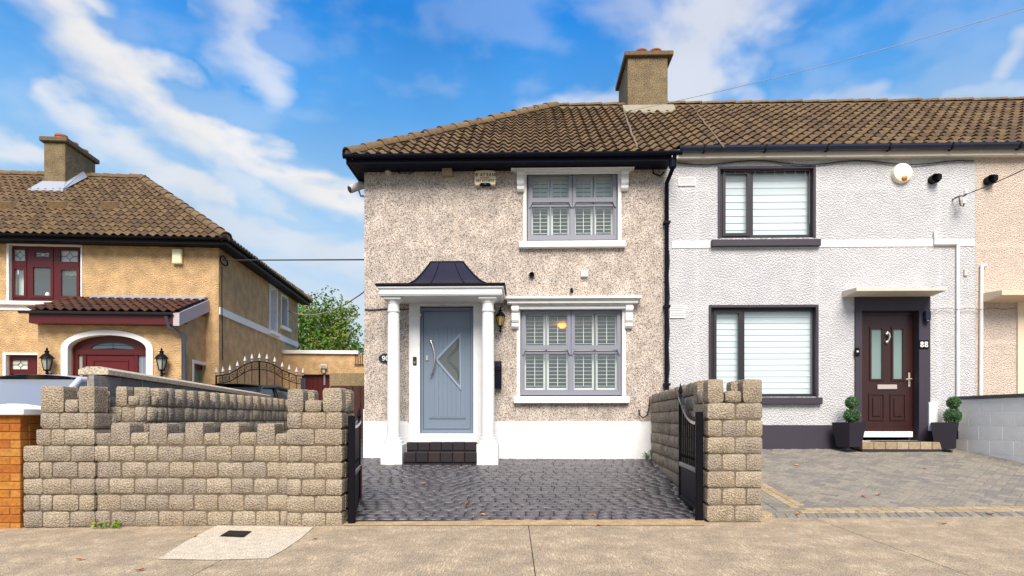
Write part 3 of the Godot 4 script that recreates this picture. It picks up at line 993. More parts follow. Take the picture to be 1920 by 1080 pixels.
	while x < 8.2:
		for k in 2: cream.append(Transform3D(sl, Vector3(x + 0.1 * k, drive2_y(-6.46 - k * 0.1, x), -6.46 - k * 0.1)))
		x += 0.2
	zz = -6.52
	while zz > -10.2:
		for k in 2: cream.append(Transform3D(sl * Basis(Vector3.UP, PI / 2), Vector3(3.06 + 0.1 * k, drive2_y(zz - 0.2 - 0.1 * k, 3.1), zz - 0.2 - 0.1 * k)))
		zz -= 0.2
	# herringbone at 45 degrees
	var U := Vector2(1, 1).normalized() * 0.1; var V := Vector2(-1, 1).normalized() * 0.1
	for i in range(-60, 110):
		for j in range(-60, 110):
			var m := posmod(i - j, 4)   # herringbone on a unit grid: each block covers two cells
			var c := Vector2.ZERO
			var ang := 0.0
			if m == 0: c = U * (i + 1.0) + V * (j + 0.5); ang = PI / 4
			elif m == 3: c = U * (i + 0.5) + V * (j + 1.0); ang = -PI / 4
			else: continue
			var X := 5.5 + c.x; var Z := -8.4 - c.y
			if X < 3.24 or X > 7.42 or Z > -6.64 or Z < -10.26: continue
			field_.append(Transform3D(sl * Basis(Vector3.UP, ang), Vector3(X, drive2_y(Z, X) + rng.randf_range(-0.002, 0.002), Z)))
	scatter(pd, "paver", front + field_, pav, m_paver)
	scatter(pd, "cream_paver", cream, pav, m_cream)
	part(pd, "kerb_edge", S().box(Vector3(2.47, -0.1, -6.9), Vector3(2.62, 0.10, -6.18)), textured(rgb(206, 184, 146), 0.9, m_stone[0].albedo_texture, 1.0))
	# the tan house's own drive and the ground beyond the houses
	var nd := S()
	var steps := [[-6.232, -0.02], [-7.4, 0.11], [-11.0, 0.32], [-26.0, 0.5]]
	for i in 3:
		var a: Array = steps[i]; var b: Array = steps[i + 1]
		nd.quad(Vector3(-30, a[1], a[0]), Vector3(-4.2, a[1], a[0]), Vector3(-4.2, b[1], b[0]), Vector3(-30, b[1], b[0]))
	structure("neighbour_driveway", nd, m_pavement)
	structure("front_garden", S().hexa([Vector3(7.7, -0.2, -6.2), Vector3(40, -0.2, -6.2), Vector3(40, -0.2, -12), Vector3(7.7, -0.2, -12), Vector3(7.7, 0.08, -6.2), Vector3(40, 0.08, -6.2), Vector3(40, 0.6, -12), Vector3(7.7, 0.6, -12)]), m_pavement)

func scatter(parent: Node3D, called: String, places: Array, meshes: Array, palette: Array) -> void:
	# the nearest 300 as pieces of their own, the rest as one part
	places.sort_custom(func(a, b): return a.origin.length_squared() < b.origin.length_squared())
	for i in mini(300, places.size()):
		piece(parent, called, meshes[rng.randi() % meshes.size()], palette[rng.randi() % palette.size()], places[i])
	if places.size() <= 300: return
	var mm := MultiMesh.new()
	mm.transform_format = MultiMesh.TRANSFORM_3D
	mm.use_colors = true
	mm.mesh = meshes[0]
	mm.instance_count = places.size() - 300
	for i in range(300, places.size()):
		mm.set_instance_transform(i - 300, places[i])
		mm.set_instance_color(i - 300, (palette[rng.randi() % palette.size()].albedo_color as Color).srgb_to_linear())
	var m := MultiMeshInstance3D.new()
	m.name = called + "_rest"
	m.multimesh = mm
	var mt: StandardMaterial3D = palette[0].duplicate()
	mt.albedo_color = Color.WHITE
	mt.vertex_color_use_as_albedo = true
	m.material_override = mt
	m.set_meta("kind", "stuff")
	parent.add_child(m, true)

# ------------------------------------------------------------------ roofs
const TW := 0.186    # width of a roof tile
const TE := 0.272    # what shows of it, up the slope
var tile_meshes := []

func make_tiles() -> void:
	for k in 3:
		var s := S()
		var L := TE + 0.05
		var n := 8
		var top := []; var low := []; var lip := []
		for i in n + 1:
			var x := (float(i) / n - 0.5) * TW
			var y := 0.026 * cos(TAU * i / n)
			top.append(Vector3(x, y, -L / 2))
			low.append(Vector3(x, y + 0.037 + rng.randf_range(-0.002, 0.002), L / 2))
			lip.append(low[i] - Vector3(0, 0.018, 0.003))
		s.smooth()
		for i in n: s.quad(low[i], low[i + 1], top[i + 1], top[i])
		s.smooth()
		for i in n: s.quad(lip[i], lip[i + 1], low[i + 1], low[i])
		tile_meshes.append(s.done())

func half_round(L: float, r: float, taper := 1.12) -> Mesh:   # ridge tile along z, its lower and wider end at +z
	var s := S()
	var n := 10
	var ring := func(z: float, rr: float, dy: float) -> Array:
		var a := []
		for i in n + 1:
			var t := PI * i / n - 0.12 + 0.24 * 0.0
			a.append(Vector3(cos(t) * rr, sin(t) * rr * 0.9 + dy, z))
		return a
	var o = ring.call(L / 2, r * taper, 0.012); var b = ring.call(-L / 2, r, 0.0); var oi = ring.call(L / 2, r * taper - 0.02, 0.010)
	s.smooth()
	for i in n: s.quad(o[i], b[i], b[i + 1], o[i + 1])
	s.flat()
	for i in n: s.quad(oi[i], o[i], o[i + 1], oi[i + 1])
	return s.done()

func tile_slope(roof: Node3D, eave: Vector3, run: float, rise: float, u0: float, u1: float, keep: Callable, turn := Transform3D(), single := 300, palette := []) -> void:
	if palette.is_empty(): palette = m_tile
	# tiles over a slope that faces +z in the thing's frame; eave: a point on the eave line; keep(u, t) with t from 0 at the eave to 1 at the ridge
	var up := Vector3(0, rise, -run)
	var len := up.length()
	up /= len
	var N := Vector3(0, run, rise).normalized()
	var rows := int(round(len / TE))
	var e := len / rows
	var cols := int(round((u1 - u0) / TW))
	var w := (u1 - u0) / cols
	var places := []
	for r in rows:
		for c in cols:
			var u := u0 + (c + 0.5) * w
			var t := (r + 0.5) / rows
			if not keep.call(u, t): continue
			var b := Basis(Vector3.RIGHT * (w / TW), N, -up * (e / TE))
			b = b * Basis(Vector3.UP, rng.randf_range(-0.012, 0.012)) * Basis(Vector3.RIGHT, rng.randf_range(-0.006, 0.006))
			places.append(turn * Transform3D(b, Vector3(u, eave.y, eave.z) + up * ((r + 0.5) * e) + N * (0.03 + rng.randf_range(-0.003, 0.004))))
	for i in mini(single, places.size()):
		piece(roof, "roof_tile", tile_meshes[rng.randi() % 3], palette[rng.randi() % palette.size()], places[i])
	if places.size() > single:
		var mm := MultiMesh.new()
		mm.transform_format = MultiMesh.TRANSFORM_3D
		mm.use_colors = true
		mm.mesh = tile_meshes[0]
		mm.instance_count = places.size() - single
		for i in range(single, places.size()):
			mm.set_instance_transform(i - single, places[i])
			mm.set_instance_color(i - single, (m_tile[rng.randi() % m_tile.size()].albedo_color as Color).srgb_to_linear())
		var m := MultiMeshInstance3D.new()
		m.name = numbered(roof, "upper_tiles")
		m.multimesh = mm
		m.material_override = m_tile_many
		m.set_meta("kind", "stuff")
		roof.add_child(m, true)

func along(roof: Node3D, a: Vector3, b: Vector3, r: float, called: String) -> void:   # row of half-round tiles from the low end a to b
	var d := b - a
	var n := int(round(d.length() / 0.36))
	var L := d.length() / n
	var Z := -d.normalized()
	var X := Vector3.UP.cross(Z).normalized()
	var B := Basis(X, Z.cross(X), Z)
	var m := half_round(L + 0.05, r)
	part(roof, "mortar_bed", S().tube([a + Vector3(0, -0.03, 0), b + Vector3(0, -0.03, 0)], r * 0.9, 8), mat(rgb(128, 112, 92), 0.95))
	for i in n:
		piece(roof, called, m, m_tile[[0, 2, 4, 0, 2][rng.randi() % 5]], Transform3D(B.rotated(Z, rng.randf_range(-0.04, 0.04)), a + d * ((i + 0.5) / n) + Vector3(0, rng.randf_range(-0.008, 0.008), 0)))

# roof deck: front slope, back slope and one end, hipped or not (hip -1 left, 1 right, 0 none)
func deck(u0: float, u1: float, ye: float, w0: float, run: float, rise: float, hip: int) -> Shape:
	var s := S()
	var yr := ye + rise; var wr := w0 - run; var wb := w0 - 2 * run
	var r0 := u0 + (run if hip == -1 else 0.0); var r1 := u1 - (run if hip == 1 else 0.0)
	for k in [0.0, -0.05]:
		var A := Vector3(u0, ye + k, w0); var B := Vector3(u1, ye + k, w0); var C := Vector3(r1, yr + k, wr); var D := Vector3(r0, yr + k, wr)
		var E := Vector3(u0, ye + k, wb); var F := Vector3(u1, ye + k, wb)
		if k == 0.0:
			s.quad(A, B, C, D); s.quad(F, E, D, C)
			if hip == -1: s.tri(E, A, D)
			if hip == 1: s.tri(B, F, C)
		else:
			s.quad(D, C, B, A); s.quad(C, D, E, F)
			if hip == -1: s.tri(D, A, E)
			if hip == 1: s.tri(C, F, B)
	return s

# ------------------------------------------------------------------ windows
func sheet_pane(r: Array, w: float) -> Shape:
	var s := S()
	s.quad(Vector3(r[0], r[1], w), Vector3(r[2], r[1], w), Vector3(r[2], r[3], w), Vector3(r[0], r[3], w))
	return s

func sash_window(house: Node3D, f: Array, mid: float, rail: float, n_top: int, n_low: int, open_top: float, open_low: float, m_frame: Material) -> void:
	# pair of top-hung windows that look like sashes, plantation shutters behind; f outer frame, mid: centre post, rail: height of the meeting rail
	var wf := -0.07
	var fs := S()
	frame_shape(f, 0.05, wf - 0.07, wf, fs, 0.07)
	fs.box(Vector3(mid - 0.03, f[1] + 0.0705, wf - 0.068), Vector3(mid + 0.03, f[3] - 0.0505, wf - 0.002))
	var win := part(house, "window", fs, m_frame)
	var m_sh := mat(rgb(214, 222, 212), 0.5)
	for side in 2:
		var x0: float = f[0] + 0.028 if side == 0 else mid + 0.006
		var x1: float = mid - 0.006 if side == 0 else f[2] - 0.028
		# upper sash stands proud, with horns
		var s := S()
		var t: Array = [x0, rail - 0.035, x1, f[3] - 0.028]
		frame_shape(t, 0.058, wf - 0.02, wf + 0.028, s, 0.075)
		for k in 2:
			var hx := x0 if k == 0 else x1
			var dx := 1.0 if k == 0 else -1.0
			s.prism(PackedVector2Array([Vector2(hx, t[1] - 0.001), Vector2(hx + dx * 0.055, t[1] - 0.001), Vector2(hx + dx * 0.018, t[1] - 0.085), Vector2(hx, t[1] - 0.085)]), wf - 0.018, wf + 0.026)
		part(win, "upper_sash", s, m_frame)
		var xm := (x0 + x1) / 2
		part(win, "glazing_bar", S().box(Vector3(xm - 0.011, t[1] + 0.076, wf - 0.012), Vector3(xm + 0.011, t[3] - 0.059, wf + 0.016)), m_frame)
		for k in 2:
			part(win, "pane", sheet_pane([t[0] + 0.056 if k == 0 else xm + 0.0095, t[1] + 0.073, xm - 0.0095 if k == 0 else t[2] - 0.056, t[3] - 0.056], wf - 0.003), m_glass)
		var l: Array = [f[0] + 0.051 if side == 0 else mid + 0.031, f[1] + 0.071, mid - 0.031 if side == 0 else f[2] - 0.051, t[1] - 0.012]
		var ls := S()
		frame_shape(l, 0.018, wf - 0.05, wf - 0.012, ls, 0.02)
		ls.box(Vector3(l[0], l[3] - 0.05, wf - 0.046), Vector3(l[2], l[3] - 0.019, wf - 0.008))
		part(win, "lower_sash", ls, m_frame)
		part(win, "glazing_bar", S().box(Vector3(xm - 0.011, l[1] + 0.021, wf - 0.04), Vector3(xm + 0.011, l[3] - 0.051, wf - 0.014)), m_frame)
		for k in 2:
			part(win, "pane", sheet_pane([l[0] + 0.016 if k == 0 else xm + 0.0095, l[1] + 0.018, xm - 0.0095 if k == 0 else l[2] - 0.016, l[3] - 0.049], wf - 0.028), m_glass)
		# shutters: two leaves each with stiles, rails and tilting louvres
		var ws := wf - 0.14
		for k in 2:
			var a: float = (x0 + 0.03) if k == 0 else xm + 0.012
			var b: float = xm - 0.012 if k == 0 else x1 - 0.03
			var sf := S()
			sf.wall(a, f[1] + 0.05, b, f[3] - 0.04, [[a + 0.035, f[1] + 0.13, b - 0.035, l[3] - 0.045], [a + 0.035, t[1] + 0.09, b - 0.035, f[3] - 0.09]], ws - 0.03, ws)
			part(win, "shutter_frame", sf, m_sh)
			for zone in [[f[1] + 0.13, l[3] - 0.045, n_low, open_low], [t[1] + 0.09, f[3] - 0.09, n_top, open_top]]:
				var n: int = zone[2]
				var pitch: float = (zone[1] - zone[0]) / n
				var blade := S().bbox(Vector3(-(b - a) / 2 + 0.037, -0.003, -pitch * 0.54), Vector3((b - a) / 2 - 0.037, 0.003, pitch * 0.54), 0.0025).done()
				for q in n:
					piece(win, "louvre", blade, m_sh, Transform3D(Basis(Vector3.RIGHT, zone[3] + rng.randf_range(-0.02, 0.02)), Vector3((a + b) / 2, zone[0] + (q + 0.5) * pitch, ws - 0.015)))
				part(win, "tilt_rod", S().box(Vector3((a + b) / 2 - 0.005, zone[0] + pitch * 0.4, ws + pitch * 0.52), Vector3((a + b) / 2 + 0.005, zone[1] - pitch * 0.4, ws + pitch * 0.52 + 0.008)), m_sh)

func two_light(house: Node3D, f: Array, mid: float, m_frame: Material, bands: int) -> MeshInstance3D:
	# plain window: narrow opening light left, wide fixed light right, striped roller blinds behind
	var w := -0.08
	var s := frame_shape(f, 0.05, w - 0.07, w)
	s.box(Vector3(mid - 0.035, f[1] + 0.0505, w - 0.068), Vector3(mid + 0.035, f[3] - 0.0505, w - 0.002))
	var win := part(house, "window", s, m_frame)
	for k in 2:
		var r: Array = [f[0] + 0.05, f[1] + 0.05, mid - 0.035, f[3] - 0.05] if k == 0 else [mid + 0.035, f[1] + 0.05, f[2] - 0.05, f[3] - 0.05]
		if k == 0:
			part(win, "casement", frame_shape([r[0] - 0.02, r[1] - 0.02, r[2] + 0.015, r[3] + 0.02], 0.05, w - 0.03, w + 0.02), m_frame)
		part(win, "pane", sheet_pane(r, w - 0.02 if k else w - 0.012), m_glass)
		var pitch: float = (r[3] - r[1] + 0.02) / bands
		var mb := [mat(rgb(196, 210, 214), 0.7), mat(rgb(206, 219, 222), 0.7)]
		for q in bands:
			var y: float = r[1] - 0.01 + q * pitch
			var z := w - 0.10
			part(win, "blind_band", S().hexa([Vector3(r[0] - 0.03, y + 0.004, z + 0.007), Vector3(r[2] + 0.03, y + 0.004, z + 0.007), Vector3(r[2] + 0.03, y + 0.004, z), Vector3(r[0] - 0.03, y + 0.004, z),
				Vector3(r[0] - 0.03, y + pitch, z - 0.003), Vector3(r[2] + 0.03, y + pitch, z - 0.003), Vector3(r[2] + 0.03, y + pitch, z - 0.01), Vector3(r[0] - 0.03, y + pitch, z - 0.01)]), mb[q % 2])
		part(win, "blind_backing", S().box(Vector3(r[0] - 0.04, r[1] - 0.02, w - 0.125), Vector3(r[2] + 0.04, r[3] + 0.02, w - 0.115)), mb[0])
	return win

func corbel(house: Node3D, u: float, ytop: float, h: float) -> void:
	# scrolled bracket under a hood moulding
	var p := PackedVector2Array()
	var prof := [[0.0, 0.0], [0.13, 0.0], [0.135, -0.16], [0.125, -0.22], [0.10, -0.26], [0.085, -0.27], [0.10, -0.34], [0.10, -0.62], [0.085, -0.70], [0.06, -0.72], [0.075, -0.78], [0.075, -0.9], [0.05, -0.98], [0.02, -1.0], [0.0, -1.0]]
	for v in prof: p.append(Vector2(v[0] + 0.002, ytop + v[1] * h))
	part(house, "corbel", S().xprism(p, u - 0.06, u + 0.06), m_white)

func hood(house: Node3D, r: Array, dep: float) -> void:   # moulded cornice over a window
	var y0: float = r[1]; var y1: float = r[3]; var h := y1 - y0
	var s := S()
	var steps := [[0.0, 0.30, 0.11, 0.40], [0.30, 0.42, 0.13, 0.5], [0.42, 0.66, 0.05, 0.74], [0.66, 0.78, 0.04, 0.82], [0.78, 1.0, 0.0, 1.0]]
	for q in steps:
		var ins: float = q[2]
		s.bbox(Vector3(r[0] + ins, y0 + h * q[0] + 0.0005, 0.0), Vector3(r[2] - ins, y0 + h * q[1], dep * q[3]), 0.008)
	part(house, "hood_moulding", s, m_white)

# ------------------------------------------------------------------ the terrace
const EAVE_Y := 5.33
const EAVE_W := 0.38
const RUN := 3.6
const RISE := 2.56
const BACK := -6.45
const CUT_W := 0.13                                   # eave of the two houses on the right, further back on the same slope
const CUT_Y := EAVE_Y + (EAVE_W - CUT_W) * RISE / RUN
const CUT_RUN := RUN - (EAVE_W - CUT_W)
const CUT_RISE := RISE - (EAVE_W - CUT_W) * RISE / RUN

func on_u(px: float, py: float, w := 0.0) -> float:
	return on(TF, px, py, w).x

func shell(h: Node3D, u0: float, u1: float, y0: float, m: Material, holes: Array, yt := 5.30) -> void:
	# walls with thickness, floors, and a closed back
	part(h, "front_wall", S().wall(u0, y0, u1, yt, holes, -0.28, 0.0), m)
	part(h, "side_wall", S().box(Vector3(u0, y0, BACK), Vector3(u0 + 0.25, yt, -0.2805)), m)
	part(h, "side_wall", S().box(Vector3(u1 - 0.25, y0, BACK), Vector3(u1 - 0.001, yt, -0.2805)), m)
	part(h, "back_wall", S().box(Vector3(u0 + 0.251, y0, BACK), Vector3(u1 - 0.251, yt, BACK + 0.25)), m)
	var fl := mat(rgb(56, 46, 40), 0.8)
	part(h, "interior_floor", S().box(Vector3(u0 + 0.252, y0 + 0.25, BACK + 0.252), Vector3(u1 - 0.252, y0 + 0.30, -0.282)), fl)
	part(h, "interior_ceiling", S().box(Vector3(u0 + 0.252, 2.78, BACK + 0.252), Vector3(u1 - 0.252, 2.95, -0.282)), mat(rgb(96, 92, 86), 0.9))
	part(h, "interior_wall", S().box(Vector3(u0 + 0.252, y0 + 0.31, -3.2), Vector3(u1 - 0.252, 2.77, -3.1)), mat(rgb(40, 36, 34), 0.9))  # both interior walls near black: the rooms' gloom is put into the colour
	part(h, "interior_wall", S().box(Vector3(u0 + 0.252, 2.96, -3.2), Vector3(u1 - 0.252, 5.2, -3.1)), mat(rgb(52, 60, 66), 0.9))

func party_gable(h: Node3D, u: float, m: Material) -> void:
	var p := PackedVector2Array([Vector2(-0.1, CUT_Y - 0.069), Vector2(-0.1, CUT_Y - 0.02), Vector2(EAVE_W - RUN, EAVE_Y + RISE - 0.12), Vector2(-6.3, CUT_Y - 0.02), Vector2(-6.3, CUT_Y - 0.069)])
	part(h, "gable", S().xprism(p, u - 0.09, u), m)

func end_house() -> void:
	var u0 := -2.51; var u1 := 2.597
	var base := Vector3(0, 0.36, 0)
	var h := thing("terraced_house", "end-of-terrace pebbledashed house with white columned porch, grey door and shuttered windows", "house", TF, base)
	var uw := rect(TF, 986, 319, 1160, 451); var lw := rect(TF, 974, 577, 1168, 743)
	var dr := rect(TF, 786, 572, 890, 814)
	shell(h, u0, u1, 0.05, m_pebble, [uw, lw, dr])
	# roof
	var roof := part(h, "roof", deck(u0 - 0.20, u1, EAVE_Y, EAVE_W, RUN, RISE, -1), m_tile[3])
	var ul := u0 - 0.20
	tile_slope(roof, Vector3(0, EAVE_Y, EAVE_W), RUN, RISE, ul, u1, func(u, t): return u > ul + t * RUN - 0.02)
	tile_slope(roof, Vector3(0, EAVE_Y, 0), RUN, RISE, 0.0, 2 * RUN, func(u, t): return u > t * RUN and u < 2 * RUN - t * RUN, Transform3D(Basis(Vector3.UP, -PI / 2), Vector3(ul, 0, EAVE_W - 2 * RUN)), 0)
	along(roof, Vector3(ul + 0.03, EAVE_Y + 0.055, EAVE_W - 0.03), Vector3(ul + RUN, EAVE_Y + RISE + 0.055, EAVE_W - RUN), 0.115, "hip_tile")
	along(roof, Vector3(ul + 0.03, EAVE_Y + 0.045, EAVE_W - 2 * RUN + 0.03), Vector3(ul + RUN, EAVE_Y + RISE + 0.05, EAVE_W - RUN), 0.115, "hip_tile")
	along(roof, Vector3(u1, EAVE_Y + RISE + 0.03, EAVE_W - RUN), Vector3(ul + RUN - 0.1, EAVE_Y + RISE + 0.03, EAVE_W - RUN), 0.095, "ridge_tile")
	# mortar line that runs up the tiles beside the chimney
	var a := Vector3(on_u(1194, 284, 0.3), EAVE_Y + 0.12, EAVE_W - 0.05); var b := Vector3(on_u(1168, 206, -2.8), EAVE_Y + RISE * 3.12 / RUN + 0.08, EAVE_W - 3.12)
	var ml := []
	for i in 15: ml.append(a.lerp(b, i / 14.0) + Vector3(rng.randf_range(-0.015, 0.015), rng.randf_range(-0.012, 0.012), 0))
	part(roof, "mortar_line", S().tube(ml, 0.02, 6), mat(rgb(118, 103, 84), 0.95))
	# eaves: black boards and gutter, boxed underneath
	var ev := S()
	ev.box(Vector3(u0 - 0.175, 5.235, 0.0005), Vector3(u1 - 0.001, 5.262, EAVE_W - 0.03))
	ev.box(Vector3(u0 - 0.175, 5.235, BACK - 0.2), Vector3(u0 - 0.001, 5.262, 0.0))
	ev.box(Vector3(u0 - 0.20, 5.225, EAVE_W - 0.03), Vector3(u1 - 0.001, EAVE_Y + 0.01, EAVE_W - 0.005))
	ev.box(Vector3(u0 - 0.20, 5.225, BACK - 0.2), Vector3(u0 - 0.176, EAVE_Y + 0.01, EAVE_W - 0.031))
	part(h, "eaves_board", ev, m_navy)
	var gp := PackedVector2Array()
	for k in 9: gp.append(Vector2(EAVE_W + 0.048 - 0.052 * cos(PI * k / 8.0), EAVE_Y + 0.015 - 0.055 * sin(PI * k / 8.0)))
	for k in 9: gp.append(Vector2(EAVE_W + 0.048 + 0.046 * cos(PI * k / 8.0), EAVE_Y + 0.015 - 0.049 * sin(PI * k / 8.0)))
	part(h, "gutter", S().xprism(gp, u0 - 0.235, u1 + 0.15), m_navy)
	# chimney
	var zc := -2.83
	var c0 := on(TF, 1177, 110, zc); var c1 := on(TF, 1252, 110, zc)
	var topy := on(TF, 1215, 98, zc).y
	var ch := part(h, "chimney", S().bbox(Vector3(c0.x, EAVE_Y + 1.9, zc - 1.3), Vector3(c1.x, topy - 0.10, zc), 0.012), m_chim)
	part(ch, "chimney_cap", S().bbox(Vector3(c0.x - 0.07, topy - 0.0995, zc - 1.37), Vector3(c1.x + 0.16 - 0.05, topy, zc + 0.07), 0.012), textured(rgb(140, 116, 86), 0.95, m_stone[0].albedo_texture, 1.2))
	for k in 4:
		var pot := S().lathe([[0.0, -0.02], [0.125, -0.02], [0.12, 0.05], [0.135, 0.055], [0.135, 0.085], [0.10, 0.09], [0.095, -0.01], [0.0, -0.01]], Vector3(lerpf(c0.x, c1.x, 0.36 if k % 2 == 0 else 0.72), topy, zc - 0.12 - 0.75 * (k / 2)), 14)
		part(ch, "chimney_pot", pot, mat(rgb(150, 84, 50), 0.9))
	var fl := S()
	var f0 := on(TF, 1168, 205, -2.75).x; var f1 := on(TF, 1264, 205, -2.75).x
	var fpts := []
	for k in 9: fpts.append(lerpf(f0, f1, k / 8.0))
	for k in 8:
		var d0 := 0.40 + 0.05 * sin(k * 2.3); var d1 := 0.40 + 0.05 * sin((k + 1) * 2.3)
		if k == 0: d0 = 0.30
		if k == 7: d1 = 0.28
		var yy := func(w: float) -> float: return EAVE_Y + (EAVE_W - w) * RISE / RUN + 0.085
		var w0 := zc + d0 - 0.05; var w1 := zc + d1 - 0.05
		fl.hexa([Vector3(fpts[k], yy.call(w0) - 0.04, w0), Vector3(fpts[k + 1], yy.call(w1) - 0.04, w1), Vector3(fpts[k + 1], yy.call(zc) - 0.04, zc - 0.02), Vector3(fpts[k], yy.call(zc) - 0.04, zc - 0.02),
			Vector3(fpts[k], yy.call(w0), w0), Vector3(fpts[k + 1], yy.call(w1), w1), Vector3(fpts[k + 1], yy.call(zc) + 0.06, zc + 0.02), Vector3(fpts[k], yy.call(zc) + 0.06, zc + 0.02)])
	part(ch, "flashing", fl, textured(rgb(186, 178, 156), 0.9, m_stone[0].albedo_texture, 1.4))
	# plinth and trims
	var pl := rect(TF, 683, 790, 1220, 870)
	part(h, "plinth", S().wall(u0 - 0.012, 0.05, on_u(1222, 800), pl[3], [[dr[0] - 0.2, 0.0, dr[2] + 0.22, pl[3] + 1.0]], 0.0005, 0.022), m_whitewall)
	part(h, "plinth", S().box(Vector3(u0 - 0.10, 0.05, -5.5), Vector3(u0 - 0.0005, 1.22, -0.3)), m_whitewall)
	# windows
	var grey := mat(rgb(130, 132, 145), 0.4)
	var uf := rect(TF, 989, 321, 1158, 450, -0.07); var lf := rect(TF, 976, 579, 1166, 741, -0.07)
	sash_window(h, uf, on_u(1073, 400, -0.07), on(TF, 1073, 376, -0.07).y, 5, 7, 1.15, 0.36, grey)
	sash_window(h, lf, on_u(1070.5, 660, -0.07), on(TF, 1070, 652, -0.07).y, 8, 9, 0.13, 0.07, grey)
	for k in 2:
		var wr: Array = uw if k == 0 else lw
		part(h, "window_reveal", S().box(Vector3(wr[0] - 0.045, wr[1], -0.13), Vector3(wr[0] + 0.012, wr[3], 0.014)), m_white)
		part(h, "window_reveal", S().box(Vector3(wr[2] - 0.012, wr[1], -0.13), Vector3(wr[2] + 0.045, wr[3], 0.014)), m_white)
	var si := rect(TF, 973, 451, 1173, 463, 0.09); var sl := rect(TF, 963, 743, 1181, 756, 0.09)
	part(h, "window_sill", rbox(si, -0.14, 0.09, 0.008), m_white)
	part(h, "window_sill", rbox(sl, -0.14, 0.09, 0.008), m_white)
	var hu := rect(TF, 958, 302, 1190, 321, 0.14)
	hu[3] = minf(hu[3], 5.224)
	hood(h, hu, 0.16)
	hood(h, rect(TF, 945, 555, 1204, 577, 0.2), 0.21)
	corbel(h, on_u(976, 330, 0.05), rect(TF, 970, 320, 980, 340, 0.06)[3], 0.345)
	corbel(h, on_u(1171, 330, 0.05), rect(TF, 970, 320, 980, 340, 0.06)[3], 0.345)
	corbel(h, on_u(966, 590, 0.05), rect(TF, 970, 575, 980, 590, 0.06)[3], 0.37)
	corbel(h, on_u(1179, 590, 0.05), rect(TF, 970, 575, 980, 590, 0.06)[3], 0.37)
	# porch: two columns, a flat canopy and a swept lead-black roof
	var cr := rect(TF, 711, 535, 941, 554, 0.70)
	var por := part(h, "porch_canopy", rbox([cr[0], cr[1], cr[2], cr[3]], 0.0005, 0.70, 0.006), m_white)
	var mo := S()
	mo.bbox(Vector3(cr[0] - 0.03, cr[3] - 0.05, 0.001), Vector3(cr[2] + 0.03, cr[3] - 0.012, 0.73), 0.012)
	mo.bbox(Vector3(cr[0] - 0.012, cr[1] + 0.02, 0.001), Vector3(cr[2] + 0.012, cr[1] + 0.034, 0.712), 0.005)
	part(por, "moulding", mo, m_white)
	part(por, "canopy_felt", S().bbox(Vector3(cr[0] - 0.055, cr[3] - 0.0115, 0.001), Vector3(cr[2] + 0.055, cr[3] + 0.03, 0.755), 0.01), m_black)
	var sw := S()
	var b0 := on_u(764, 530, 0.62); var b1 := on_u(916, 530, 0.62)
	var t0 := on_u(808, 493, 0.12); var t1 := on_u(868, 493, 0.12)
	var hy: float = on(TF, 838, 492, 0.10).y - cr[3] - 0.02
	var rings := []
	for k in 9:
		var t := k / 8.0
		var ins := pow(t, 0.72)
		rings.append([Vector3(lerpf(b0, t0, ins), cr[3] + 0.025 + t * hy, 0.001), Vector3(lerpf(b0, t0, ins), cr[3] + 0.025 + t * hy, lerpf(0.66, 0.12, ins)), Vector3(lerpf(b1, t1, ins), cr[3] + 0.025 + t * hy, lerpf(0.66, 0.12, ins)), Vector3(lerpf(b1, t1, ins), cr[3] + 0.025 + t * hy, 0.001)])
	for e in 3:
		sw.smooth()
		for k in 8: sw.quad(rings[k][e], rings[k][e + 1], rings[k + 1][e + 1], rings[k + 1][e])
	sw.flat()
	sw.quad(rings[8][0], rings[8][1], rings[8][2], rings[8][3])
	part(por, "swept_roof", sw, mat(rgb(13, 19, 48), 0.4))
	var seams := S()
	for q in [0.27, 0.73]:
		var pts := []
		for k in 9: pts.append(rings[k][1].lerp(rings[k][2], q) + Vector3(0, 0.004, 0.003))
		seams.tube(pts, 0.006, 5)
	for e in [1, 2]:
		var pts := []
		for k in 9: pts.append(rings[k][e] + Vector3(0, 0.004, 0))
		seams.tube(pts, 0.013, 6)
	seams.tube([rings[8][1], rings[8][2]], 0.014, 6)
	part(por, "roof_seams", seams, m_black)
	for px in [738.0, 915.0]:
		var cx := on_u(px, 700, 0.52)
		var yb := on(TF, px, 867, 0.70).y; var y1 := on(TF, px, 833, 0.70).y; var yt: float = cr[1]
		var c := S()
		c.bbox(Vector3(cx - 0.172, yb - 0.08, 0.35), Vector3(cx + 0.172, y1, 0.695), 0.008)
		c.lathe([[0.0, 0.0], [0.15, 0.0], [0.155, 0.02], [0.15, 0.05], [0.125, 0.06], [0.12, 0.075], [0.128, 0.09], [0.112, 0.10], [0.105, 0.11]], Vector3(cx, y1 + 0.0005, 0.52), 24)
		var hgt := yt - y1
		c.lathe([[0.104, 0.105], [0.102, hgt * 0.35], [0.098, hgt * 0.65], [0.091, hgt - 0.235]], Vector3(cx, y1, 0.52), 80, 20, 0.055)
		c.lathe([[0.095, hgt - 0.24], [0.104, hgt - 0.225], [0.104, hgt - 0.205], [0.092, hgt - 0.20], [0.092, hgt - 0.10], [0.10, hgt - 0.095], [0.10, hgt - 0.085], [0.125, hgt - 0.05], [0.13, hgt - 0.045]], Vector3(cx, y1, 0.52), 32)
		c.bbox(Vector3(cx - 0.142, yt - 0.045, 0.378), Vector3(cx + 0.142, yt - 0.0005, 0.662), 0.006)
		part(h, "porch_column", c, m_white)
	# door surround
	var dsur := S()
	var q0 := rect(TF, 768, 572, 790, 790); var q1 := rect(TF, 888, 572, 913, 830)
	dsur.box(Vector3(q0[0], pl[3] - 0.02, 0.0), Vector3(dr[0] + 0.018, cr[1] - 0.001, 0.05))
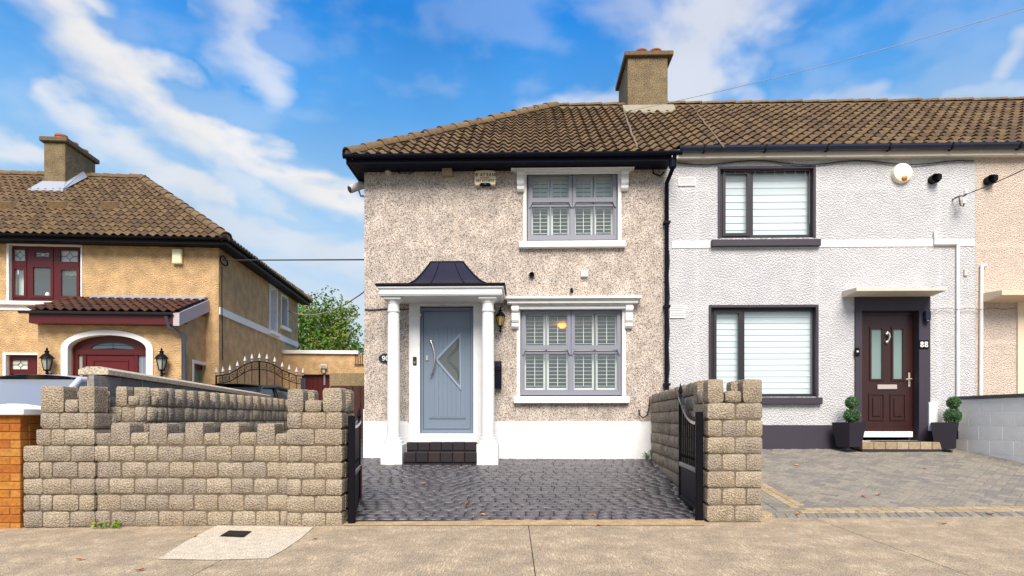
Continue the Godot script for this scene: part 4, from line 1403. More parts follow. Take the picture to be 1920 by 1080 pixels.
	dsur.box(Vector3(q0[0] - 0.03, 0.4, 0.0), Vector3(dr[0] + 0.018, pl[3] - 0.0205, 0.054))
	dsur.box(Vector3(dr[2] - 0.018, 0.4, 0.0), Vector3(q1[2], cr[1] - 0.001, 0.05))
	dsur.box(Vector3(dr[0] + 0.0185, dr[3] - 0.02, -0.1), Vector3(dr[2] - 0.0185, cr[1] - 0.001, 0.046))
	dsur.box(Vector3(q0[0] - 0.008, cr[1] - 0.21, 0.04), Vector3(q0[2] + 0.005, cr[1] - 0.18, 0.062))
	part(h, "door_surround", dsur, m_white)
	var thr := rect(TF, 786, 813, 890, 831, 0.06)
	part(h, "door_sill", S().bbox(Vector3(thr[0], 0.5, -0.2), Vector3(thr[2], thr[3], 0.06), 0.006), m_white)
	# door
	var blue := mat(rgb(112, 126, 143), 0.35)
	var dfr := rect(TF, 788, 577, 888, 812, -0.05)
	var door := part(h, "door", frame_shape(dfr, 0.05, -0.13, -0.05), blue)
	var leafr := [dfr[0] + 0.0505, dfr[1] + 0.03, dfr[2] - 0.0505, dfr[3] - 0.0505]
	part(door, "door_leaf", rbox(leafr, -0.125, -0.078, 0.006), blue)
	# planked field with an arched top, each board a little proud
	var px0 := on_u(806, 700, -0.07); var px1 := on_u(872, 700, -0.07)
	var pyb := on(TF, 839, 782, -0.07).y; var pyt := on(TF, 839, 622, -0.07).y
	var nb := 8
	for k in nb:
		var a0 := lerpf(px0, px1, float(k) / nb) + 0.004; var a1 := lerpf(px0, px1, float(k + 1) / nb) - 0.004
		var arch := func(x: float) -> float: return pyt + 0.085 * (1.0 - pow((x - (px0 + px1) / 2) / ((px1 - px0) / 2), 2.0))
		part(door, "door_board", S().prism(PackedVector2Array([Vector2(a0, pyb), Vector2(a1, pyb), Vector2(a1, arch.call(a1)), Vector2(a0, arch.call(a0))]), -0.079, -0.070), blue)
	part(door, "bottom_moulding", S().bbox(Vector3(px0 - 0.01, pyb - 0.03, -0.079), Vector3(px1 + 0.01, pyb - 0.006, -0.064), 0.006), blue)
	part(door, "weather_bar", S().bbox(Vector3(leafr[0] + 0.02, leafr[1] + 0.04, -0.079), Vector3(leafr[2] - 0.02, leafr[1] + 0.065, -0.066), 0.005), blue)
	var T := [on(TF, 863, 626, -0.06), on(TF, 817, 674, -0.06), on(TF, 864, 729, -0.06)]
	var ctr: Vector3 = (T[0] + T[1] + T[2]) / 3
	var outer := PackedVector2Array(); var inner := PackedVector2Array()
	for k in 4:
		var p: Vector3 = T[k % 3]
		var d := Vector2(p.x - ctr.x, p.y - ctr.y)
		outer.append(Vector2(ctr.x, ctr.y) + d * 1.06); inner.append(Vector2(ctr.x, ctr.y) + d * 0.88)
	part(door, "glass_frame", S().band(outer, inner, -0.078, -0.052), mat(rgb(132, 148, 168), 0.35))
	var gs := S()
	gs.tri(Vector3(inner[0].x, inner[0].y, -0.064), Vector3(inner[1].x, inner[1].y, -0.064), Vector3(inner[2].x, inner[2].y, -0.064))
	part(door, "door_glass", gs, mat(rgb(92, 98, 96), 0.12))
	var lead := S()
	for k in 3:
		var pts := []
		for i in 10:
			var t := i / 9.0
			var y := lerpf(T[0].y - 0.10, T[2].y + 0.16, t)
			var x: float = ctr.x + 0.09 + k * 0.022 - 0.16 * exp(-pow((t - 0.48) * 4.2, 2.0)) + 0.02 * sin(t * 9.0)
			x = clampf(x, T[1].x + 0.1, T[0].x - 0.03)
			pts.append(Vector3(x, y, -0.062))
		lead.tube(pts, 0.003, 4)
	part(door, "leading", lead, mat(rgb(70, 74, 76), 0.5))
	var hp := []
	for i in 11:
		var t := i / 10.0
		var p := on(TF, 807.5, lerpf(638, 705, t), -0.02)
		hp.append(Vector3(p.x + 0.075 * sin(PI * t), p.y, -0.02 + 0.03 * sin(PI * t)))
	var hs := S().tube(hp, 0.014, 8)
	for k in [1, 9]: hs.tube([hp[k], Vector3(hp[k].x, hp[k].y, -0.075)], 0.01, 6)
	part(door, "door_handle", hs, mat(rgb(206, 200, 190), 0.25, 0.9))
	var lk := on(TF, 800, 671, -0.06)
	part(door, "door_lock", S().bbox(Vector3(lk.x - 0.026, lk.y - 0.05, -0.079), Vector3(lk.x + 0.03, lk.y + 0.05, -0.058), 0.01), mat(rgb(200, 200, 200), 0.3, 0.8))
	# steps
	var bs := []
	for c in [[38, 28, 36], [52, 34, 36], [32, 25, 33]]: bs.append(textured(rgb(c[0], c[1], c[2]), 0.55, m_stone[0].albedo_texture, 2.0))
	var s0 := rect(TF, 757, 848, 894, 870, 0.72)
	var step := part(h, "step", S().bbox(Vector3(s0[0], 0.2, 0.05), Vector3(s0[2], s0[3] - 0.03, 0.70), 0.01), bs[2])
	for k in 6:
		part(step, "brick", S().bbox(Vector3(lerpf(s0[0], s0[2], k / 6.0) + 0.002, s0[3] - 0.16, 0.50), Vector3(lerpf(s0[0], s0[2], (k + 1) / 6.0) - 0.002, s0[3] + rng.randf_range(-0.004, 0.003), 0.725 + rng.randf_range(-0.004, 0.004)), 0.009), bs[rng.randi() % 3])
	var s1 := rect(TF, 762, 829, 893, 850, 0.38)
	var step2 := part(h, "step", S().bbox(Vector3(s1[0], 0.4, 0.061), Vector3(s1[2], s1[3] - 0.02, 0.37), 0.01), bs[2])
	for k in 6:
		part(step2, "brick", S().bbox(Vector3(lerpf(s1[0], s1[2], k / 6.0) + 0.0015, s1[3] - 0.14, 0.2), Vector3(lerpf(s1[0], s1[2], (k + 1) / 6.0) - 0.0015, s1[3] + rng.randf_range(-0.004, 0.002), 0.385), 0.008), bs[rng.randi() % 3])
	# downpipe with brackets and a hopper
	var dx := on_u(1250, 500, 0.06)
	var dpp := S().tube([Vector3(dx + 0.05, EAVE_Y - 0.03, EAVE_W + 0.04), Vector3(dx + 0.04, 5.12, 0.30), Vector3(dx, 4.98, 0.07), Vector3(dx, 3.0, 0.065), Vector3(dx, 0.6, 0.065)], 0.036, 8)
	dpp.lathe([[0.036, 5.1], [0.06, 5.12], [0.065, 5.26], [0.05, 5.27], [0.045, 5.13]], Vector3(dx + 0.03, 0, EAVE_W - 0.03), 10)
	var dp := part(h, "downpipe", dpp, m_navy)
	for y in [1.6, 2.9, 4.3]:
		part(dp, "bracket", S().box(Vector3(dx - 0.055, y, 0.0), Vector3(dx + 0.055, y + 0.04, 0.112)), m_black)
	# warm bulb in the front room
	var lb := on(TF, 1054, 607, -0.9)
	var pend := thing("pendant_lamp", "lit orange pendant bulb glowing behind the lower shuttered window", "lamp", TF, lb)
	part(pend, "flex", S().tube([lb + Vector3(0, 0.09, 0), Vector3(lb.x, 2.78, lb.z)], 0.006, 5), m_black)
	var em := StandardMaterial3D.new()
	em.albedo_color = Color(1.0, 0.6, 0.15); em.emission_enabled = true; em.emission = Color(1.0, 0.55, 0.12); em.emission_energy_multiplier = 2.2
	part(pend, "bulb", S().ball(lb, 0.085, 14, 10), em)
	var om := OmniLight3D.new()
	om.light_color = Color(1.0, 0.62, 0.25); om.light_energy = 0.30; om.omni_range = 8.0; om.omni_attenuation = 2.0; om.light_size = 0.07; om.shadow_enabled = true
	om.position = Vector3.ZERO
	om.name = "lamp_light"
	pend.add_child(om)
	# small things fixed on the wall
	var vent := on(TF, 997, 516, 0.0)
	part(h, "vent_pipe", S().lathe([[0.0, 0.0], [0.045, 0.0], [0.045, 0.05], [0.03, 0.05], [0.03, 0.01], [0.0, 0.01]], Vector3.ZERO, 14), m_black).transform = Transform3D(Basis(Vector3.RIGHT, PI / 2), vent - base)
	var wb := rect(TF, 1089, 507, 1102, 519, 0.03)
	part(h, "junction_box", rbox(wb, 0.0005, 0.06, 0.006), m_white)
	var db := on(TF, 1071, 546)
	part(h, "bracket_stub", S().tube([db, db + Vector3(0, 0.02, 0.07), db + Vector3(0.01, -0.04, 0.1)], 0.022, 6), m_black)

func white_house() -> void:
	var u0 := 2.60; var u1 := 7.68
	var base := Vector3(5.1, 0.5, 0)
	var h := thing("terraced_house", "mid-terrace white roughcast house with black-framed windows and a dark brown door", "house", TF, base)
	var uw := rect(TF, 1349, 315, 1526, 446); var lw := rect(TF, 1332, 575, 1531, 744)
	var dr := rect(TF, 1613, 582, 1722, 826)
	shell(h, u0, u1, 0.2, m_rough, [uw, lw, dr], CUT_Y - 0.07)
	party_gable(h, u0 + 0.09, m_rough)
	var roof := part(h, "roof", deck(u0, u1, CUT_Y, CUT_W, CUT_RUN, CUT_RISE, 0), m_tile[3])
	tile_slope(roof, Vector3(0, CUT_Y, CUT_W), CUT_RUN, CUT_RISE, u0, u1, func(u, t): return true)
	along(roof, Vector3(u1, EAVE_Y + RISE + 0.03, EAVE_W - RUN), Vector3(u0, EAVE_Y + RISE + 0.03, EAVE_W - RUN), 0.095, "ridge_tile")
	var a := Vector3(on_u(1356, 278, 0.3), EAVE_Y + 0.12, EAVE_W - 0.05); var b := Vector3(on_u(1297, 200, -3.0), EAVE_Y + RISE * 3.4 / RUN + 0.08, EAVE_W - 3.4)
	var ml := []
	for i in 15: ml.append(a.lerp(b, i / 14.0) + Vector3(rng.randf_range(-0.012, 0.012), rng.randf_range(-0.01, 0.01), 0))
	part(roof, "mortar_line", S().tube(ml, 0.014, 6), mat(rgb(118, 103, 84), 0.95))
	terrace_eaves(h, u0, u1)
	# smooth band under the upper sill, dark plinth
	var bd := rect(TF, 1260, 448, 1820, 467)
	part(h, "string_course", S().box(Vector3(u0 + 0.08, bd[1] + 0.03, 0.0005), Vector3(u1 - 0.01, bd[3] - 0.02, 0.010)), textured(Color(0.87, 0.87, 0.88), 0.85, m_whitewall.albedo_texture, 0.8))
	var pl := rect(TF, 1430, 797, 1600, 838)
	part(h, "plinth", S().box(Vector3(u0 + 0.02, 0.2, 0.0005), Vector3(on_u(1604, 800), pl[3], 0.02)), m_charcoal)
	part(h, "plinth", S().box(Vector3(on_u(1740, 800), 0.2, 0.0005), Vector3(u1 - 0.01, pl[3] - 0.1, 0.02)), m_charcoal)
	# windows with dark reveals
	var dark := mat(rgb(38, 34, 40), 0.4)
	two_light(h, rect(TF, 1351, 318, 1523, 446, -0.08), on_u(1408, 400, -0.08), dark, 9)
	two_light(h, rect(TF, 1334, 578, 1529, 744, -0.08), on_u(1392, 650, -0.08), dark, 14)
	for k in 2:
		var wr: Array = uw if k == 0 else lw
		part(h, "window_reveal", S().wall(wr[0] - 0.03, wr[1], wr[2] + 0.03, wr[3] + 0.03, [[wr[0] + 0.01, wr[1] - 0.1, wr[2] - 0.01, wr[3] - 0.01]], -0.12, 0.012), m_charcoal)
	part(h, "window_sill", rbox(rect(TF, 1335, 448, 1540, 461, 0.08), -0.13, 0.08, 0.008), m_charcoal)
	part(h, "window_sill", rbox(rect(TF, 1322, 745, 1543, 758, 0.08), -0.13, 0.08, 0.008), m_charcoal)
	# icicle light string along the top of the upper window
	var ls := S()
	for k in 9:
		var p := on(TF, 1358 + k * 19, 318, -0.05)
		ls.tube([p, p + Vector3(rng.randf_range(-0.02, 0.02), -0.06 - rng.randf() * 0.08, 0)], 0.004, 4)
	var e0 := on(TF, 1354, 319, -0.05); var e1 := on(TF, 1518, 319, -0.05)
	ls.tube([e0, e0.lerp(e1, 0.5) + Vector3(0, -0.02, 0), e1, e1 + Vector3(0, -0.9, 0)], 0.004, 4)
	part(h, "light_string", ls, mat(rgb(150, 130, 130), 0.6))
	# canopy
	var cn := rect(TF, 1606, 539, 1776, 545, 0.45)
	var cs := S()
	cs.hexa([Vector3(cn[0], cn[1], 0.45), Vector3(cn[2], cn[1], 0.45), Vector3(cn[2], cn[1] - 0.015, 0.0005), Vector3(cn[0], cn[1] - 0.015, 0.0005),
		Vector3(cn[0], cn[3], 0.45), Vector3(cn[2], cn[3], 0.45), Vector3(cn[2], cn[3] + 0.04, 0.0005), Vector3(cn[0], cn[3] + 0.04, 0.0005)])
	part(h, "door_canopy", cs, m_soffit)
	# door
	var sr := rect(TF, 1602, 556, 1742, 838)
	var ds := S()
	ds.wall(sr[0], 0.3, sr[2], sr[3], [[dr[0] + 0.01, 0.0, dr[2] - 0.01, dr[3] - 0.01]], -0.2, 0.035)
	part(h, "door_surround", ds, m_charcoal)
	var brown := mat(rgb(52, 26, 24), 0.35)
	var dfr := rect(TF, 1613, 585, 1719, 808, -0.10)
	var door := part(h, "door", frame_shape(dfr, 0.05, -0.2, -0.10), brown)
	var lr := [dfr[0] + 0.0505, dfr[1] + 0.051, dfr[2] - 0.0505, dfr[3] - 0.0505]
	var glass_r := []
	for g in [[1633, 616, 1654, 711], [1674, 616, 1693, 711]]: glass_r.append(rect(TF, g[0], g[1], g[2], g[3], -0.12))
	part(door, "door_leaf", S().wall(lr[0], lr[1], lr[2], lr[3], glass_r, -0.18, -0.125), brown)
	for g in glass_r:
		part(door, "glass_frame", frame_shape([g[0] - 0.025, g[1] - 0.025, g[2] + 0.025, g[3] + 0.025], 0.03, -0.135, -0.108), brown)
		part(door, "door_glass", sheet_pane(g, -0.14), mat(rgb(120, 142, 138), 0.12))
	for g in [[1631, 740, 1656, 786], [1671, 740, 1696, 786]]:
		var r := rect(TF, g[0], g[1], g[2], g[3], -0.12)
		part(door, "panel_moulding", frame_shape([r[0] - 0.02, r[1] - 0.02, r[2] + 0.02, r[3] + 0.02], 0.022, -0.126, -0.108), brown)
		part(door, "door_panel", S().bbox(Vector3(r[0] + 0.04, r[1] + 0.045, -0.13), Vector3(r[2] - 0.04, r[3] - 0.045, -0.108), 0.016), brown)
	part(door, "letter_plate", rbox(rect(TF, 1645, 721, 1682, 730, -0.11), -0.126, -0.10, 0.008), mat(rgb(222, 206, 196), 0.3, 0.6))
	var kn := on(TF, 1664, 632, -0.10)
	var ks := S().ball(kn + Vector3(-0.015, 0.055, 0), 0.028, 10, 8)
	ks.tube([kn + Vector3(-0.005, 0.09, 0), kn + Vector3(0.022, 0.06, 0.012), kn + Vector3(0.028, 0.0, 0.02), kn + Vector3(0.015, -0.05, 0.012), kn + Vector3(-0.01, -0.08, 0)], 0.016, 7)
	ks.ball(kn + Vector3(-0.012, -0.085, 0), 0.03, 10, 8)
	part(door, "door_knocker", ks, mat(rgb(220, 220, 220), 0.25, 0.8))
	var hd := on(TF, 1706, 712, -0.1)
	var hs := S().bbox(Vector3(hd.x - 0.016, hd.y - 0.12, -0.126), Vector3(hd.x + 0.016, hd.y + 0.12, -0.11), 0.006)
	hs.tube([hd + Vector3(0, 0.01, 0), hd + Vector3(0, 0.01, 0.05), hd + Vector3(-0.1, 0.005, 0.055)], 0.012, 7)
	part(door, "door_handle", hs, mat(rgb(236, 220, 200), 0.3, 0.6))
	var bell := on(TF, 1717, 685, -0.09)
	part(door, "contact_sensor", S().ball(bell, 0.022, 10, 8, 1.6), m_white)
	part(h, "door_sill", rbox(rect(TF, 1618, 809, 1712, 820, -0.04), -0.19, -0.04, 0.006), m_white)
	var stp := rect(TF, 1617, 829, 1770, 844, 0.38)
	var step := part(h, "step", S().box(Vector3(stp[0] + 0.01, 0.2, -0.19), Vector3(stp[2] - 0.01, stp[3] - 0.03, 0.36)), m_charcoal)
	for k in 7:
		part(step, "paver", S().bbox(Vector3(lerpf(stp[0], stp[2], k / 7.0) + 0.003, stp[3] - 0.12, 0.1), Vector3(lerpf(stp[0], stp[2], (k + 1) / 7.0) - 0.003, stp[3], 0.38), 0.008), m_cream[rng.randi() % 3])
	part(step, "door_mat", S().bbox(Vector3(on_u(1632, 826), stp[3] + 0.001, -0.02), Vector3(on_u(1712, 826), stp[3] + 0.012, 0.3), 0.004), m_dark)
	# vents, conduit, meter box
	for v in [[1272, 333, 1304, 348], [1256, 573, 1284, 596]]:
		var r := rect(TF, v[0], v[1], v[2], v[3], 0.015)
		var vt := part(h, "wall_vent", frame_shape(r, 0.015, 0.0005, 0.02), m_whitewall)
		for k in 6: part(vt, "vent_slat", S().box(Vector3(r[0] + 0.0155, lerpf(r[1] + 0.015, r[3] - 0.015, k / 6.0) + 0.002, 0.001), Vector3(r[2] - 0.0155, lerpf(r[1] + 0.015, r[3] - 0.015, (k + 0.6) / 6.0), 0.014)), m_whitewall)
	var bv := on(TF, 1747, 338)
	terminal(h, bv)
	var cpts := []
	for c in [[1754, 434], [1754, 457], [1796, 457], [1796, 742]]: cpts.append(on(TF, c[0], c[1], 0.03))
	var co := S()
	for k in 3: co.tube([cpts[k], cpts[k + 1]], 0.026, 8)
	for c in cpts: co.ball(c, 0.028, 8, 6)
	part(h, "conduit", co, m_white)
	part(h, "meter_box", rbox(rect(TF, 1742, 754, 1758, 808, 0.06), 0.0005, 0.07, 0.006), m_whitewall)
	var sk := rect(TF, 1808, 505, 1814, 517, 0.02)
	part(h, "cable_clip", rbox(sk, 0.0005, 0.03, 0.004), m_soffit)

func terminal(h: Node3D, c: Vector3) -> void:   # black round flue terminal with an angled hood
	var s := S()
	s.lathe([[0.0, 0.0], [0.07, 0.0], [0.075, 0.10], [0.06, 0.10], [0.055, 0.02], [0.0, 0.02]], Vector3.ZERO, 18)
	s.hexa([Vector3(-0.02, 0.02, 0.05), Vector3(0.09, 0.02, 0.05), Vector3(0.085, 0.02, -0.06), Vector3(0.0, 0.02, -0.07), Vector3(0.0, 0.15, 0.04), Vector3(0.075, 0.14, 0.03), Vector3(0.075, 0.14, -0.05), Vector3(0.01, 0.15, -0.06)])
	part(h, "vent_terminal", s, m_black).transform = Transform3D(Basis(Vector3.RIGHT, PI / 2), c - offs[h])

func terrace_eaves(h: Node3D, u0: float, u1: float) -> void:
	var ev := S()
	ev.box(Vector3(u0 + 0.001, CUT_Y - 0.135, 0.0005), Vector3(u1 - 0.001, CUT_Y - 0.11, CUT_W - 0.03))
	ev.box(Vector3(u0 + 0.001, CUT_Y - 0.14, CUT_W - 0.03), Vector3(u1 - 0.001, CUT_Y + 0.01, CUT_W - 0.005))
	part(h, "eaves_board", ev, m_soffit)
	var gp := PackedVector2Array()
	for k in 9: gp.append(Vector2(CUT_W + 0.055 - 0.060 * cos(PI * k / 8.0), CUT_Y + 0.02 - 0.085 * sin(PI * k / 8.0)))
	for k in 9: gp.append(Vector2(CUT_W + 0.055 + 0.054 * cos(PI * k / 8.0), CUT_Y + 0.02 - 0.079 * sin(PI * k / 8.0)))
	var g := part(h, "gutter", S().xprism(gp, u0 + (0.16 if u0 < 3 else 0.002), u1), mat(rgb(30, 36, 58), 0.3))
	var k := u0 + 0.55
	while k < u1:
		part(g, "gutter_bracket", S().bbox(Vector3(k, CUT_Y - 0.075, CUT_W - 0.006), Vector3(k + 0.035, CUT_Y + 0.03, CUT_W + 0.122), 0.008), m_black)
		k += 1.0

func peach_house() -> void:
	var u0 := 7.682; var u1 := 12.8
	var base := Vector3(10.2, 0.5, 0)
	var h := thing("terraced_house", "peach pebbledashed house at the right edge with a red door and yellow letter plate", "house", TF, base)
	var sr := rect(TF, 1906, 560, 2030, 850)
	var dr := [sr[0] + 0.10, 0.5, sr[2] - 0.10, sr[3] - 0.12]
	var wl := rect(TF, 2090, 575, 2290, 744)
	var wu := rect(TF, 2090, 315, 2270, 446)
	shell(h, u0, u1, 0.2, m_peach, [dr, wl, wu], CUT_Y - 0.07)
	party_gable(h, u0 + 0.09, m_peach)
	party_gable(h, u1, m_peach)
	var roof := part(h, "roof", deck(u0, u1, CUT_Y, CUT_W, CUT_RUN, CUT_RISE, 0), m_tile[3])
	tile_slope(roof, Vector3(0, CUT_Y, CUT_W), CUT_RUN, CUT_RISE, u0, u1, func(u, t): return true)
	along(roof, Vector3(u1, EAVE_Y + RISE + 0.03, EAVE_W - RUN), Vector3(u0, EAVE_Y + RISE + 0.03, EAVE_W - RUN), 0.095, "ridge_tile")
	terrace_eaves(h, u0, u1)
	part(h, "door_surround", S().wall(sr[0], 0.3, sr[2], sr[3], [[dr[0] + 0.01, 0.0, dr[2] - 0.01, dr[3] - 0.01]], -0.2, 0.03), textured(rgb(232, 212, 186), 0.8, m_whitewall.albedo_texture, 0.8))
	var red := mat(rgb(128, 22, 20), 0.4)
	var door := part(h, "door", frame_shape([dr[0], dr[1], dr[2], dr[3]], 0.05, -0.2, -0.10), red)
	part(door, "door_leaf", rbox([dr[0] + 0.0505, dr[1] + 0.051, dr[2] - 0.0505, dr[3] - 0.0505], -0.18, -0.125, 0.006), red)
	part(door, "letter_plate", rbox(rect(TF, 1917, 693, 1950, 716, -0.1), -0.13, -0.095, 0.006), mat(rgb(226, 172, 30), 0.3, 0.5))
	var cn := rect(TF, 1888, 541, 2050, 549, 0.55)
	part(h, "door_canopy", S().hexa([Vector3(cn[0], cn[1] - 0.01, 0.45), Vector3(cn[2], cn[1] - 0.01, 0.45), Vector3(cn[2], cn[1] - 0.05, 0.0005), Vector3(cn[0], cn[1] - 0.05, 0.0005),
		Vector3(cn[0], cn[3], 0.45), Vector3(cn[2], cn[3], 0.45), Vector3(cn[2], cn[3] + 0.04, 0.0005), Vector3(cn[0], cn[3] + 0.04, 0.0005)]), textured(rgb(226, 204, 178), 0.85, m_whitewall.albedo_texture, 0.8))
	var dark := mat(rgb(224, 222, 216), 0.4)
	two_light(h, rect(TF, 2092, 578, 2288, 744, -0.08), on_u(2150, 650, -0.08), dark, 10)
	two_light(h, rect(TF, 2092, 318, 2268, 446, -0.08), on_u(2150, 400, -0.08), dark, 8)
	terminal(h, on(TF, 1851, 340))
	var p := S()
	var a := on(TF, 1841, 498, 0.03); var b := on(TF, 1835, 742, 0.03); var c := on(TF, 1849, 498, 0.03)
	p.tube([c, a], 0.028, 8); p.tube([a, Vector3(a.x - 0.02, b.y, a.z)], 0.028, 8); p.ball(a, 0.03, 8, 6)
	part(h, "conduit", p, m_white)

# ------------------------------------------------------------------ the tan house on the left
func arc(cx: float, cy: float, rx: float, ry: float, n: int, leg: float) -> PackedVector2Array:   # left leg, half ellipse, right leg
	var p := PackedVector2Array([Vector2(cx - rx, cy - leg)])
	for i in n + 1:
		var a := PI - PI * i / n
		p.append(Vector2(cx + cos(a) * rx, cy + sin(a) * ry))
	p.append(Vector2(cx + rx, cy - leg))
	return p

func leaded(win: Node3D, r: Array, w: float) -> void:   # diamond of lead came on a pane
	var s := S()
	var cx: float = (r[0] + r[2]) / 2; var cy: float = (r[1] + r[3]) / 2
	var a := minf(r[2] - r[0], r[3] - r[1]) * 0.26
	s.tube([Vector3(cx - a, cy, w), Vector3(cx, cy + a, w), Vector3(cx + a, cy, w), Vector3(cx, cy - a, w), Vector3(cx - a, cy, w)], 0.007, 4)
	s.tube([Vector3(r[0], cy, w), Vector3(cx - a, cy, w)], 0.006, 4); s.tube([Vector3(cx + a, cy, w), Vector3(r[2], cy, w)], 0.006, 4)
	s.tube([Vector3(cx, cy + a, w), Vector3(cx, r[3], w)], 0.006, 4); s.tube([Vector3(cx, r[1], w), Vector3(cx, cy - a, w)], 0.006, 4)
	part(win, "leading", s, mat(rgb(80, 84, 88), 0.5))

func tan_house() -> void:
	var base := Vector3(-3.5, 0.2, 0)
	var h := thing("detached_house", "tan roughcast house with hipped tile roof, red windows and an arched red porch door", "house", LF, base)
	var ul := -8.6
	var back := -6.7
	var ey := on(LF, 300, 446, 0.30).y
	var fasc := on(LF, 300, 456, 0.26).y
	var uw := rect(LF, 16, 459, 153, 566); var lw := rect(LF, 8, 664, 70, 735)
	var ex := onx(LF, 506, 580, 0.0); var ex2 := onx(LF, 518, 580, 0.0)
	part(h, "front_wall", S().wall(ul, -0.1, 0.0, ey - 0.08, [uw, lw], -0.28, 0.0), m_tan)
	# side wall with its two window openings, built facing +x
	var sidef := Transform3D(Basis(Vector3.UP, PI / 2), Vector3.ZERO)   # local x runs back from the corner
	var side_h := []
	for w in [[505.5, 536, 518.5, 624], [527, 553, 538.5, 615]]:
		var a := onx(LF, w[0], 560); var b := onx(LF, w[2], 560)
		side_h.append([-a.z, onx(LF, w[0], w[3] - 4.0).y, -b.z, onx(LF, w[0], w[1]).y])
	var sw := S().wall(0.2805, -0.1, -back, ey - 0.08, side_h, -0.28, 0.0)
	var swm := part(h, "side_wall", sw, m_tan)
	swm.transform = Transform3D(Basis(), -base) * sidef
	part(h, "side_wall", S().box(Vector3(ul, -0.1, back), Vector3(ul + 0.28, ey - 0.08, -0.281)), m_tan)
	part(h, "back_wall", S().box(Vector3(ul + 0.281, -0.1, back), Vector3(-0.281, ey - 0.08, back + 0.28)), m_tan)
	part(h, "interior_floor", S().box(Vector3(ul + 0.3, 2.6, back + 0.3), Vector3(-0.3, 2.75, -0.3)), m_dark)
	part(h, "interior_wall", S().box(Vector3(ul + 0.3, 0.0, -3.3), Vector3(-0.3, ey - 0.1, -3.2)), m_dark)
	# roof, hipped at the right end
	var run := 3.75; var rise := on(LF, 150, 333, 0.4 - 3.75).y - ey
	var w0 := 0.34
	var ov := 0.30
	var roof := part(h, "roof", deck(ul, ov, ey, w0, run, rise, 1), m_tile[3])
	tile_slope(roof, Vector3(0, ey, w0), run, rise, ul, ov, func(u, t): return u < ov - t * run + 0.02)
	tile_slope(roof, Vector3(0, ey, 0), run, rise, 0.0, 2 * run, func(u, t): return u > t * run and u < 2 * run - t * run, Transform3D(Basis(Vector3.UP, PI / 2), Vector3(ov, 0, w0)), 0)
	along(roof, Vector3(ov - 0.03, ey + 0.045, w0 - 0.03), Vector3(ov - run, ey + rise + 0.05, w0 - run), 0.125, "hip_tile")
	along(roof, Vector3(ov - 0.03, ey + 0.045, w0 - 2 * run + 0.03), Vector3(ov - run, ey + rise + 0.05, w0 - run), 0.125, "hip_tile")
	along(roof, Vector3(ul, ey + rise + 0.03, w0 - run), Vector3(ov - run + 0.1, ey + rise + 0.03, w0 - run), 0.125, "ridge_tile")
	for px in [17, 114, 211]:
		var sl := rise / run
		var r := sight(LF, px, 391)
		# where the sight line meets the slope
		var t: float = (ey + sl * (w0 - r[0].z) - r[0].y) / (r[1].y + sl * r[1].z)
		var p: Vector3 = r[0] + r[1] * t
		var B := Basis(Vector3.RIGHT, atan(sl))
		var v := part(roof, "vent_tile", S().hexa([Vector3(-0.24, 0.0, 0.2), Vector3(0.24, 0.0, 0.2), Vector3(0.24, 0, -0.2), Vector3(-0.24, 0, -0.2), Vector3(-0.15, 0.17, 0.14), Vector3(0.15, 0.17, 0.14), Vector3(0.15, 0.09, -0.18), Vector3(-0.15, 0.09, -0.18)]), m_tile[2])
		v.transform = Transform3D(B, p + Vector3(0, 0.03, 0.02))
	# eaves
	var ev := S()
	ev.box(Vector3(ul, ey - 0.12, 0.0005), Vector3(ov - 0.03, ey - 0.09, w0 - 0.03))
	ev.box(Vector3(0.0005, ey - 0.12, w0 - 2 * run), Vector3(ov - 0.03, ey - 0.09, 0.0))
	ev.box(Vector3(ul, ey - 0.13, w0 - 0.03), Vector3(ov, ey + 0.01, w0 - 0.004))
	ev.box(Vector3(ov - 0.0295, ey - 0.13, w0 - 2 * run), Vector3(ov, ey + 0.01, w0 - 0.031))
	part(h, "eaves_board", ev, m_black)
	var gp := PackedVector2Array()
	for k in 7: gp.append(Vector2(w0 + 0.045 - 0.05 * cos(PI * k / 6.0), ey + 0.0 - 0.05 * sin(PI * k / 6.0)))
	for k in 7: gp.append(Vector2(w0 + 0.045 + 0.044 * cos(PI * k / 6.0), ey + 0.0 - 0.044 * sin(PI * k / 6.0)))
	part(h, "gutter", S().xprism(gp, ul, ov + 0.06), m_black)
	var g2 := part(h, "gutter", S().xprism(gp, 0.0, 2 * run), m_black)
	g2.transform = Transform3D(Basis(), -base) * Transform3D(Basis(Vector3.UP, PI / 2), Vector3(ov - w0, 0, w0))
	# chimney
	var zc := -2.55
	var c1 := on(LF, 122, 300, zc); var c0 := on(LF, 82, 300, zc)
	var ty := on(LF, 100, 256, zc + 0.05).y
	var ch := part(h, "chimney", S().bbox(Vector3(c0.x, ey + 1.4, zc - 1.35), Vector3(c1.x, ty - 0.13, zc), 0.015), m_chim)
	part(ch, "chimney_cap", S().bbox(Vector3(c0.x - 0.08, ty - 0.129, zc - 1.43), Vector3(c1.x + 0.08, ty, zc + 0.08), 0.02), textured(rgb(132, 116, 92), 0.95, m_stone[0].albedo_texture, 1.2))
	for k in 3:
		part(ch, "chimney_pot", S().lathe([[0.0, -0.02], [0.14, -0.02], [0.135, 0.08], [0.15, 0.09], [0.15, 0.14], [0.11, 0.14], [0.11, 0.0], [0.0, 0.0]], Vector3((c0.x + c1.x) / 2 + 0.05, ty, zc - 0.2 - 0.45 * k), 14), mat(rgb(172, 92, 58), 0.9))
	var fl := S()
	var sl := rise / run
	var fy := func(w: float) -> float: return ey + (w0 - w) * sl + 0.09
